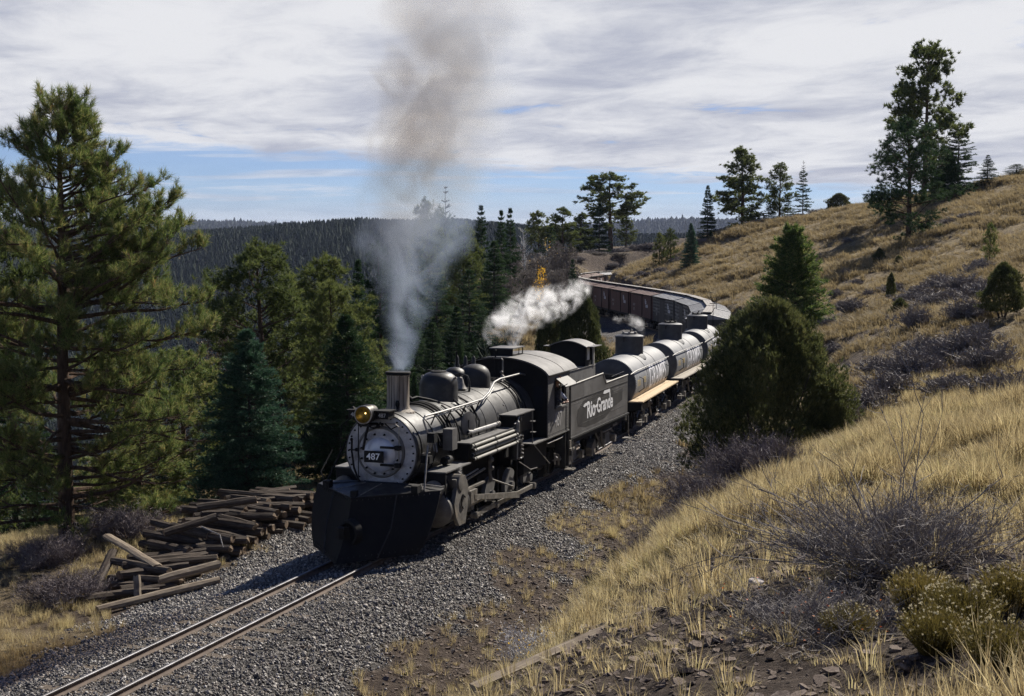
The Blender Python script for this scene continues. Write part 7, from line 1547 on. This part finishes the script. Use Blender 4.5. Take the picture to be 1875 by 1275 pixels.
# ---------------------------------------------------------------- freight cars
BL = 8.75
def boxcar(s0, lab, body, roofm, style, herald=True):
    r = vroot('boxcar', s0, s0 + BL, lab, 'boxcar', 'wooden boxcars on the curve'); W2 = 1.18; z0, z1 = .92, 3.0
    bd = part(r, 'body', body, lambda m: bxs(m, 0, BL, -W2, W2, z0, z1), smooth=False)
    for sg in (1, -1):
        a, b = sorted((sg * (W2 + .001), sg * (W2 + .055)))
        dr = part(r, 'door', body, lambda m: bxs(m, 3.75, 5.45, a, b, z0 + .08, z1 - .18), smooth=False)
        part(dr, 'door_frame', 'matte', lambda m: (bxs(m, 3.70, 3.76, a, b + .02, z0, z1 - .1), bxs(m, 5.44, 5.50, a, b + .02, z0, z1 - .1), bxs(m, 3.2, 7.4, a, b + .03, z1 - .19, z1 - .13)), smooth=False)
        if style == 'braced':
            def br(m):
                for (p, q) in ((.05, 3.62), (5.58, BL - .05)):
                    for k in range(5): bxs(m, p, q, a, a + .05 if sg > 0 else b, z1 - .25 - .26 * k, z1 - .13 - .26 * k) if sg > 0 else bxs(m, p, q, b - .05, b, z1 - .25 - .26 * k, z1 - .13 - .26 * k)
                    for s in (p, (p + q) / 2 - .05, q - .1): bxs(m, s, s + .1, min(a, b), max(a, b), z0, z1 - .02)
            part(r, 'side_brace', 'dusty', br, smooth=False)
        else:
            part(r, 'side_sill', 'matte', lambda m: (bxs(m, 0, BL, a, b, z0 - .10, z0 + .06), bxs(m, 0, .08, a, b, z0, z1), bxs(m, BL - .08, BL, a, b, z0, z1)), smooth=False)
        if herald:
            # the white script stands near the far end of the side, right of the door from outside
            sx = 1.85 if sg < 0 else BL - 1.85
            xd = (-1, 0, 0) if sg < 0 else (1, 0, 0)
            place_text(text_mesh('Rio', .58, .75, 0, .018), 'lettering', 'chalk', r, V(sx + (.25 if sg < 0 else -.25), sg * (W2 + .060), 2.38), xd, (0, 0, 1)); place_text(text_mesh('Grande', .50, .62, 0, .016), 'lettering', 'chalk', r, V(sx - (.15 if sg < 0 else -.15), sg * (W2 + .060), 2.05), xd, (0, 0, 1))
        nx_ = BL - 1.75 if sg < 0 else 1.75; xd = (-1, 0, 0) if sg < 0 else (1, 0, 0)
        place_text(text_mesh('D&RGW', .30, .9), 'lettering', 'faded', r, V(nx_, sg * (W2 + .058), 1.95), xd, (0, 0, 1)); place_text(text_mesh('3073', .34, .9), 'lettering', 'faded', r, V(nx_, sg * (W2 + .058), 1.55), xd, (0, 0, 1))
    pk = 3.30
    part(r, 'roof', roofm, lambda m: m.add([V(-.06, -W2 - .10, z1), V(-.06, 0, pk), V(-.06, W2 + .10, z1), V(-.06, 0, z1 - .05), V(BL + .06, -W2 - .10, z1), V(BL + .06, 0, pk), V(BL + .06, W2 + .10, z1), V(BL + .06, 0, z1 - .05)], [(0, 1, 5, 4), (1, 2, 6, 5), (0, 3, 1), (1, 3, 2), (4, 5, 7), (5, 6, 7), (2, 3, 7, 6), (3, 0, 4, 7)]), smooth=False)
    part(r, 'roof_seam', roofm, lambda m: [m.tube([V(s, -W2 - .1, z1 + .02), V(s, 0, pk + .02), V(s, W2 + .1, z1 + .02)], .016, 4) for s in np.arange(.8, BL, 1.25)], smooth=False)
    part(r, 'eave_trim', 'matte', lambda m: (bxs(m, -.05, BL + .05, W2 + .06, W2 + .11, z1 - .09, z1 - .005), bxs(m, -.05, BL + .05, -W2 - .11, -W2 - .06, z1 - .09, z1 - .005)), smooth=False)
    for k in range(3): part(r, 'running_plank', 'runwood', lambda m: bxs(m, -.10, BL + .10, -.27 + .185 * k, -.10 + .185 * k, pk + .09, pk + .125), smooth=False)
    part(r, 'plank_support', 'matte', lambda m: [bxs(m, s, s + .08, -.26, .26, pk - .02, pk + .088) for s in (.3, 2.6, 5.0, 7.3, 8.8)], smooth=False)
    part(r, 'brake_wheel', 'matte', lambda m: (m.tube([V(-.14, .35, 1.1), V(-.14, .35, pk + .62)], .018, 5), m.lathe(V(-.14, .35, pk + .60), (0, 0, 1), [(0, .21), (.02, .22), (.03, .21), (.02, .19)], 16, cap=False), m.tube([V(-.14, .14, pk + .61), V(-.14, .56, pk + .61)], .012, 4)))
    part(r, 'end_ladder', 'deadwood', lambda m: [bxs(m, -.06, -.02, .72, 1.12, z, z + .035) for z in np.arange(1.1, 2.95, .32)] + [bxs(m, .10, .55, W2 + .06, W2 + .09, z, z + .03) for z in np.arange(1.1, 2.95, .32)], smooth=False)
    place_text(text_mesh('D&RGW', .22, .8), 'lettering', 'faded', r, V(-.012, .15, 2.55), (0, -1, 0), (0, 0, 1)); place_text(text_mesh('3073', .22, .8), 'lettering', 'faded', r, V(-.012, .15, 2.28), (0, -1, 0), (0, 0, 1))
    part(r, 'underframe', 'matte', lambda m: (bxs(m, .1, BL - .1, -.9, .9, .72, z0 - .002), m.tube([V(.9, .95, .8), V(3.2, .95, .42), V(6.0, .95, .42), V(8.3, .95, .8)], .018, 5), m.tube([V(.9, -.95, .8), V(3.2, -.95, .42), V(6.0, -.95, .42), V(8.3, -.95, .8)], .018, 5)), smooth=False)
    archbar(r, 1.5, .36, .70, .90, 'matte'); archbar(r, BL - 1.5, .36, .70, .90, 'matte')
    return r
BP = BL + .80; sB = 54.7
labs = ['black boxcar with grey roof directly behind the third tank car', 'second black boxcar, on the tight of the curve', 'third black boxcar, its grey roof above the middle tank dome', 'last black boxcar, white script beside its door, next to the first brown one',
        'first brown boxcar behind the black ones', 'second brown boxcar behind the black ones', 'third brown boxcar, a dark gap at its door', 'fourth brown boxcar, half behind the low steam', 'fifth brown boxcar emerging from behind the inside juniper', 'sixth brown boxcar, mostly hidden by steam and juniper', 'seventh brown boxcar, close to the aspens', 'last brown boxcar before the track bends away']
def bvar(k): return ('boxblack', 'boxroof', 'braced') if k < 4 else ('boxbrown', 'brownroof', 'sheathed')
proto_k = {}
def dup_tree_at(src, s0, Ln, lab):
    c = copy_tree(src); a, d = frame_at(s0, s0 + Ln); c.location = a; c.rotation_euler = (0, -math.asin(d.z), math.atan2(d.y, d.x)); c['label'] = lab; return c
k = 0
while sB + BL < 178 and k < len(labs):
    key = bvar(k)
    if key not in proto_k: proto_k[key] = boxcar(sB, labs[k], *key, herald=True)
    else: dup_tree_at(proto_k[key], sB, BL, labs[k])
    sB += BP; k += 1
# beyond the gap
def stock_car(s0, lab):
    r = vroot('gondola', s0, s0 + BL, lab, 'gondola')
    part(r, 'floor', 'boxtan', lambda m: bxs(m, 0, BL, -1.15, 1.15, .85, 1.05), smooth=False)
    for sg in (1, -1):
        for k in range(10): part(r, 'stake', 'runwood', lambda m: bxs(m, .1 + .97 * k, .2 + .97 * k, min(1.12 * sg, 1.22 * sg), max(1.12 * sg, 1.22 * sg), .9, 2.35), smooth=False)
        for k in range(3): part(r, 'side_board', 'boxbrown', lambda m: bxs(m, 0, BL, min(1.07 * sg, 1.115 * sg), max(1.07 * sg, 1.115 * sg), 1.06 + .34 * k, 1.38 + .34 * k), smooth=False)
        part(r, 'top_rail', 'runwood', lambda m: bxs(m, 0, BL, min(1.10 * sg, 1.2 * sg), max(1.10 * sg, 1.2 * sg), 2.36, 2.44), smooth=False)
    archbar(r, 1.5, .36, .70, .90, 'matte'); archbar(r, BL - 1.5, .36, .70, .90, 'matte'); return r
tanb = boxcar(sB, 'pale tan boxcar past the end of the brown row, by the cutting', 'boxtan', 'boxroof', 'sheathed', False); sB += BP
stock_car(sB, 'open-sided gondola with upright stakes near the cutting'); sB += BP
dup_tree_at(tanb, sB, BL, 'rearmost visible tan boxcar disappearing behind the grassy hill'); sB += BP

# ---------------------------------------------------------------- heap of old ties beside the line
def tie_log(px, py, D, zoff, yaw, L, w, h, lab, group, m_='tie', roll=0.0, pitch=0.0, round_=False, seed=0):
    rg = random.Random(seed); mb = MB(); n = 8
    rings = []
    for i in range(7):
        u = i / 6; x = -L / 2 + L * u; ww = w * (1 - (.12 * rg.random() if i in (0, 6) else .04 * rg.random())); hh = h * (1 - (.15 * rg.random() if i in (0, 6) else .05 * rg.random())); oy = rg.uniform(-.008, .008); oz = rg.uniform(-.008, .008)
        ring = []
        for j in range(n):
            a = 2 * math.pi * (j + .5) / n; cx2, cz2 = math.cos(a), math.sin(a); k = 1 / max(abs(cx2), abs(cz2)); k = 1 + (k - 1) * (.15 if round_ else .72); ring.append((x + (rg.uniform(-.02, .03) if i in (0, 6) else 0), cx2 * k * ww / 2 + oy, cz2 * k * hh / 2 + oz))
        rings.append(ring)
    v = [p for r in rings for p in r]; f = [(i * n + j, i * n + (j + 1) % n, (i + 1) * n + (j + 1) % n, (i + 1) * n + j) for i in range(6) for j in range(n)]; mi = [0] * len(f); f += [tuple(reversed(range(n))), tuple(6 * n + j for j in range(n))]; mi += [1, 1]
    mb.add(v, f); mb.mi = mi; o = mb.build('old_tie', [m_, 'tieend'], smooth=False)
    x, y, _ = pix(px, py, D); o.location = (x, y, gz(x, y) + zoff); o.rotation_euler = (roll, pitch, yaw); tag(o, lab, 'railway tie', group); return o
GH = 'old railway ties stacked in the far half of the heap'; GN = 'old railway ties lying in the near half of the heap'
rg = random.Random(12); track_yaw = math.pi / 2 - RAD(18.5)
def heap_words(u, layer, top, row, end_on):
    where = 'near end' if u < .30 else ('middle' if u < .52 else ('tallest part' if u < .78 else 'far end')); lev = 'bottom row' if layer == 0 else ('top row' if layer >= int(top) - 1 else ('second row' if layer == 1 else 'middle rows'))
    face = 'showing its sawn end' if end_on and row == 0 else ('behind the front ones' if row else 'lying lengthwise')
    t = 'old tie, %s at the heap\'s %s, %s' % (lev, where, face); return t, t
# heap runs beside the track: near end x 190, far end x 560
def heap_base(u):
    """u 0..1 from the near end to the far end: ground place of the heap"""
    s = -3.1 + 11.4 * u; t = -4.15 - .15 * u; return at(s, t)
n = 0
u = .16
while u < 1.0:
    top = np.interp(u, [.16, .28, .42, .55, .72, .88, 1.0], [1.0, 1.6, 2.2, 2.9, 3.3, 2.8, 1.8]); end_on = u > .40
    for layer in range(int(top + rg.random() * .7)):
        for row in (0, 1):
            x, y, _ = heap_base(u + rg.uniform(-.008, .008)); yw = track_yaw - RAD(96) + rg.uniform(-.34, .34) if (end_on and rg.random() < .8) else track_yaw + rg.uniform(-.30, .10) - .55
            if row and end_on and rg.random() < .45: continue
            L = rg.uniform(1.5, 2.2) if end_on else rg.uniform(1.4, 2.3); off = (-.55 + .0 * row if row == 0 else -.2 - 1.15 * row * (.35 if not end_on else 1)) + rg.uniform(-.16, .16) - .07 * layer
            w_ = rg.uniform(.19, .25); h_ = rg.uniform(.17, .215); z = gz(x, y) + .10 + .192 * layer + rg.uniform(-.02, .02)
            o = tie_log(937, 637, 30, 0, yw, L, w_, h_, *heap_words(u, layer, top, row, end_on), 'tie', rg.uniform(-.5, .5), rg.uniform(-.09, .09), rg.random() < .35, 50 + n)
            o.location = (x - off * math.cos(track_yaw + 1.57), y - off * math.sin(track_yaw + 1.57), z); n += 1
    u += .030 if end_on else .045
def tie_px(pa, pb, Da, Db, za, zb, w, h, lab, m_='tie', seed=0, round_=False, roll=0):
    """tie whose two ends are seen at two pixels at given distances and heights over the ground"""
    a = Vector(pix(pa[0], pa[1], Da)); b = Vector(pix(pb[0], pb[1], Db)); a.z = gz(a.x, a.y) + za; b.z = gz(b.x, b.y) + zb; d = b - a; c = (a + b) / 2
    o = tie_log(937, 637, 30, 0, math.atan2(d.y, d.x), d.length, w, h, lab, None, m_, roll, -math.asin(d.z / d.length), round_, seed); o.location = c; return o
tie_px((176, 1116), (400, 1074), 29.4, 31.0, .10, .10, .20, .17, 'long pale squared timber lying nearest the track along the heap front', 'tielight', 901)
tie_px((290, 1076), (400, 1056), 30.6, 31.4, .42, .42, .22, .20, 'squared timber with a light top lying above the longest front one', 'tielight', 902)
tie_px((196, 990), (288, 1022), 33.5, 31.8, .70, .50, .24, .12, 'wide plank-like tie slanting down over the near end of the heap', 'tielight', 903)
tie_px((208, 1010), (168, 1084), 32.8, 31.2, .55, .10, .22, .15, 'tie leaning steeply at the very left end of the heap', 'tie', 904)
tie_px((250, 1050), (252, 1092), 30.9, 30.6, .55, .05, .17, .13, 'short whitish split stub standing upright in the heap front', 'tielight', 905)
tie_px((205, 1035), (310, 1052), 32.4, 31.6, .42, .40, .22, .18, 'tie under the slanting plank-like one', 'tie', 906)
tie_px((200, 1060), (330, 1062), 31.8, 31.3, .22, .22, .22, .18, 'tie low in the near half under its neighbour', 'tie', 907)
tie_px((180, 1090), (260, 1086), 31.0, 30.9, .10, .10, .20, .16, 'broken tie end on the grass at the left of the heap', 'tielight', 908)
tie_px((360, 938), (470, 926), 34.5, 34.8, 1.10, 1.16, .24, .20, 'long log on the crest of the heap, leaning at its left', 'tie', 909, True)
tie_px((300, 975), (395, 955), 33.4, 34.0, .80, .92, .24, .20, 'fat log sloping up the back of the heap', 'tie', 910, True)
sp_ = MB(); a = Vector(pix(368, 964, 31.9)); b = Vector(pix(402, 979, 31.7)); c = Vector(pix(408, 1002, 31.6)); sp_.tube([a, b, c], [.016, .014, .010], 5); o = sp_.build('bent_stick', 'deadwood'); tag(o, 'pale bent stick across the middle of the tie heap', 'stick')

# ---------------------------------------------------------------- smoke and steam
def vol_mat(name, col, dens, nscale, lo, hi, aniso=0.3, absorb=None, fade=None, detail=5, stretch=(1, 1, 1), warp=.6):
    m, nt = node_mat(name); N = nt.nodes; out = N.new('ShaderNodeOutputMaterial'); pv = N.new('ShaderNodeVolumePrincipled'); link(nt, pv.outputs[0], out.inputs['Volume'])
    pv.inputs['Color'].default_value = (*col, 1); pv.inputs['Anisotropy'].default_value = aniso
    if absorb: pv.inputs['Absorption Color'].default_value = (*absorb, 1)
    t = N.new('ShaderNodeTexCoord'); mp = N.new('ShaderNodeMapping'); mp.inputs['Scale'].default_value = stretch; link(nt, t.outputs['Object'], mp.inputs[0])
    n = N.new('ShaderNodeTexNoise'); n.inputs['Scale'].default_value = nscale; n.inputs['Detail'].default_value = detail; n.inputs['Roughness'].default_value = .58; n.inputs['Distortion'].default_value = warp; link(nt, mp.outputs[0], n.inputs['Vector'])
    mr = N.new('ShaderNodeMapRange'); mr.interpolation_type = 'SMOOTHSTEP'; mr.inputs['From Min'].default_value = lo; mr.inputs['From Max'].default_value = hi; mr.inputs['To Max'].default_value = dens; link(nt, n.outputs['Fac'], mr.inputs['Value'])
    d = mr.outputs[0]
    if fade: d = fade(nt, N, t, d)
    link(nt, d, pv.inputs['Density']); return m
def mnode(nt, N, op, a, b=None, clamp=False):
    n = N.new('ShaderNodeMath'); n.operation = op; n.use_clamp = clamp
    for i, v in enumerate((a, b)):
        if v is None: continue
        if isinstance(v, (int, float)): n.inputs[i].default_value = v
        else: link(nt, v, n.inputs[i])
    return n.outputs[0]
def axis_fade(cfun, R0, R1, H, powr=1.0, bottom=.2, top=2.0, dens_curve=None):
    """soft radial fall-off round a leaning axis: centre cfun coefficients (ax, bx, cx) x = ax z + bx z^2"""
    def f(nt, N, t, d):
        sp = N.new('ShaderNodeSeparateXYZ'); link(nt, t.outputs['Object'], sp.inputs[0]); x, y, z = sp.outputs
        (a1, a2), (b1, b2) = cfun; z2 = mnode(nt, N, 'MULTIPLY', z, z)
        cx = mnode(nt, N, 'ADD', mnode(nt, N, 'MULTIPLY', z, a1), mnode(nt, N, 'MULTIPLY', z2, a2)); cy = mnode(nt, N, 'ADD', mnode(nt, N, 'MULTIPLY', z, b1), mnode(nt, N, 'MULTIPLY', z2, b2))
        # wobble of the axis
        nz = N.new('ShaderNodeTexNoise'); nz.inputs['Scale'].default_value = .45; nz.inputs['Detail'].default_value = 3; link(nt, t.outputs['Object'], nz.inputs['Vector'])
        sc = N.new('ShaderNodeSeparateColor'); link(nt, nz.outputs['Color'], sc.inputs[0]); amp = mnode(nt, N, 'MULTIPLY', z, .17)
        cx = mnode(nt, N, 'ADD', cx, mnode(nt, N, 'MULTIPLY', mnode(nt, N, 'SUBTRACT', sc.outputs[0], .5), mnode(nt, N, 'MULTIPLY', amp, 2.6))); cy = mnode(nt, N, 'ADD', cy, mnode(nt, N, 'MULTIPLY', mnode(nt, N, 'SUBTRACT', sc.outputs[1], .5), amp))
        dx = mnode(nt, N, 'SUBTRACT', x, cx); dy = mnode(nt, N, 'SUBTRACT', y, cy); r = mnode(nt, N, 'SQRT', mnode(nt, N, 'ADD', mnode(nt, N, 'MULTIPLY', dx, dx), mnode(nt, N, 'MULTIPLY', dy, dy)))
        R = N.new('ShaderNodeFloatCurve'); zn = mnode(nt, N, 'DIVIDE', z, H, True); link(nt, zn, R.inputs['Value']); cv = R.mapping.curves[0]; cv.points[0].location = (0, R0[0]); cv.points[1].location = (1, R0[-1][1] if isinstance(R0[-1], tuple) else R0[-1])
        for (u, v) in R1: cv.points.new(u, v)
        R.mapping.update(); Rm = mnode(nt, N, 'MULTIPLY', R.outputs[0], 4.0)
        q = mnode(nt, N, 'SUBTRACT', 1.0, mnode(nt, N, 'DIVIDE', r, Rm), True); q = mnode(nt, N, 'POWER', q, powr)
        D2 = N.new('ShaderNodeFloatCurve'); link(nt, zn, D2.inputs['Value']); cv = D2.mapping.curves[0]; dc = dens_curve; cv.points[0].location = dc[0]; cv.points[1].location = dc[-1]
        for p in dc[1:-1]: cv.points.new(*p)
        D2.mapping.update()
        return mnode(nt, N, 'MULTIPLY', mnode(nt, N, 'MULTIPLY', d, q), D2.outputs[0])
    return f
def hull(name, rings, m_, lab, cat, kind='stuff'):
    """closed soft-edged hull: rings = (centre, radius)"""
    mb = MB(); mb.tube([r[0] for r in rings], [r[1] for r in rings], 14, True); o = mb.build(name, m_, smooth=False); tag(o, lab, cat, kind=kind); return o
bpy.context.view_layer.update()
ST = L_.matrix_world @ Vector(V(2.93, 0, 3.93))
# smoke column: local origin at the stack top
def smoke():
    H = 9.6
    fade = axis_fade(((.13, .003), (.10, .012)), [.090, .60], [(.08, .12), (.15, .18), (.24, .27), (.34, .38), (.5, .42), (.75, .50)], H, .75, dens_curve=[(0, .9), (.08, .62), (.2, .50), (.32, .40), (.42, .36), (.6, .36), (.8, .38), (1.0, .30)])
    m_ = vol_mat('coal_smoke', (.28, .35, .48), 6.2, .70, .38, .64, .15, (.48, .42, .34), fade, 7, (1, 1, .9), 1.6)
    zs = [0.0, .4, 1.2, 2.2, 3.4, 5, 7, 8.6, 9.5]; rings = []
    for z in zs:
        c = Vector((.13 * z + .003 * z * z, .10 * z + .012 * z * z, z)); rr = 4.0 * np.interp(z / H, [0, .08, .15, .24, .34, .5, .75, 1], [.09, .12, .22, .36, .50, .50, .56, .60]) + .15 * z; rings.append((c, float(rr) if z else .24))
    o = hull('smoke', rings, m_, 'thin grey coal smoke rising from the smokestack', 'smoke'); o.location = ST; return o
smoke()
def steam(p0, path_pts, radii, name, dens, lab, nscale=2.0, lo=.42, hi=.60, col=(.97, .97, .98)):
    """white steam along a bent path: several overlapping soft puffs share one mesh hull"""
    pts = [Vector(p) for p in path_pts]
    def fade(nt, N, t, d):
        # soft edge from a chain of spheres along the path
        tot = None; P = []
        for i in range(len(pts) - 1):
            for q in range(3): P.append((pts[i].lerp(pts[i + 1], q / 3), radii[i] + (radii[i + 1] - radii[i]) * q / 3))
        P.append((pts[-1], radii[-1]))
        for (c, r) in P:
            dn = N.new('ShaderNodeVectorMath'); dn.operation = 'DISTANCE'; link(nt, t.outputs['Object'], dn.inputs[0]); dn.inputs[1].default_value = c; k = mnode(nt, N, 'SUBTRACT', 1.0, mnode(nt, N, 'DIVIDE', dn.outputs['Value'], r), True)
            tot = k if tot is None else mnode(nt, N, 'MAXIMUM', tot, k)
        return mnode(nt, N, 'MULTIPLY', d, mnode(nt, N, 'POWER', tot, 1.15))
    m_ = vol_mat(name + '_vapour', col, dens, nscale, lo, hi, .25, None, fade, 5, (1, 1, 1), 1.1)
    rings = [(pts[0], max(.03, radii[0] * 1.1))] + [(pts[i], radii[i] * 1.25) for i in range(1, len(pts))]; e_ = (pts[-1] - pts[-2]).normalized(); rings += [(pts[-1] + e_ * radii[-1] * .9, radii[-1] * .8)]; o = hull(name, rings, m_, lab, 'steam'); o.location = p0; return o
SP = L_.matrix_world @ Vector(V(9.72, .06, 4.04))
def rel(px, py, D): return Vector(pix(px, py, D)) - SP
steam(SP, [(0, 0, 0), rel(892, 622, 40.6), rel(905, 600, 41), rel(935, 582, 42), rel(965, 566, 43), rel(1000, 560, 44), rel(1030, 548, 45.5), rel(1062, 530, 47)], [.03, .16, .42, .60, .72, .70, .60, .46], 'steam', 15.0, 'white steam blowing back from the pipe above the cab', 1.9, .50, .74, (1, 1, 1))
a = Vector(pix(930, 660, 41)); steam(a, [(0, 0, 0), Vector(pix(935, 636, 41.3)) - a, Vector(pix(948, 610, 41.8)) - a, Vector(pix(958, 588, 42.5)) - a], [.08, .18, .26, .3], 'steam', 4.5, 'faint steam rising over the cab roof vent', 2.6, .46, .62)
a = Vector(pix(1175, 606, 62)); steam(a, [(0, 0, 0), Vector(pix(1168, 590, 63)) - a, Vector(pix(1150, 584, 64)) - a, Vector(pix(1128, 586, 65)) - a], [.22, .34, .30, .22], 'steam', 2.6, 'wisp of steam drifting over the first tank dome', 2.0, .46, .62)
a = Vector(pix(832, 886, 32.8)); steam(a, [(0, 0, 0), Vector(pix(838, 872, 32.9)) - a, Vector(pix(840, 858, 33)) - a], [.05, .12, .10], 'steam', 5, 'small leak of steam above the cylinder', 5.0, .40, .6)
# ---------------------------------------------------------------- air
hz_m, nt = node_mat('mountain_haze'); N = nt.nodes; out = N.new('ShaderNodeOutputMaterial'); pv = N.new('ShaderNodeVolumePrincipled'); link(nt, pv.outputs[0], out.inputs['Volume'])
pv.inputs['Color'].default_value = (.62, .72, 1.0, 1); pv.inputs['Density'].default_value = .00005; pv.inputs['Anisotropy'].default_value = 0.0
link(nt, pv.outputs[0], out.inputs['Volume'])
hb = MB(); hb.box(-6500, 6500, -60, 9400, -260, 120); o = hb.build('haze', hz_m, smooth=False); tag(o, kind='stuff', label='thin blue mountain haze filling the valley air', cat='haze')
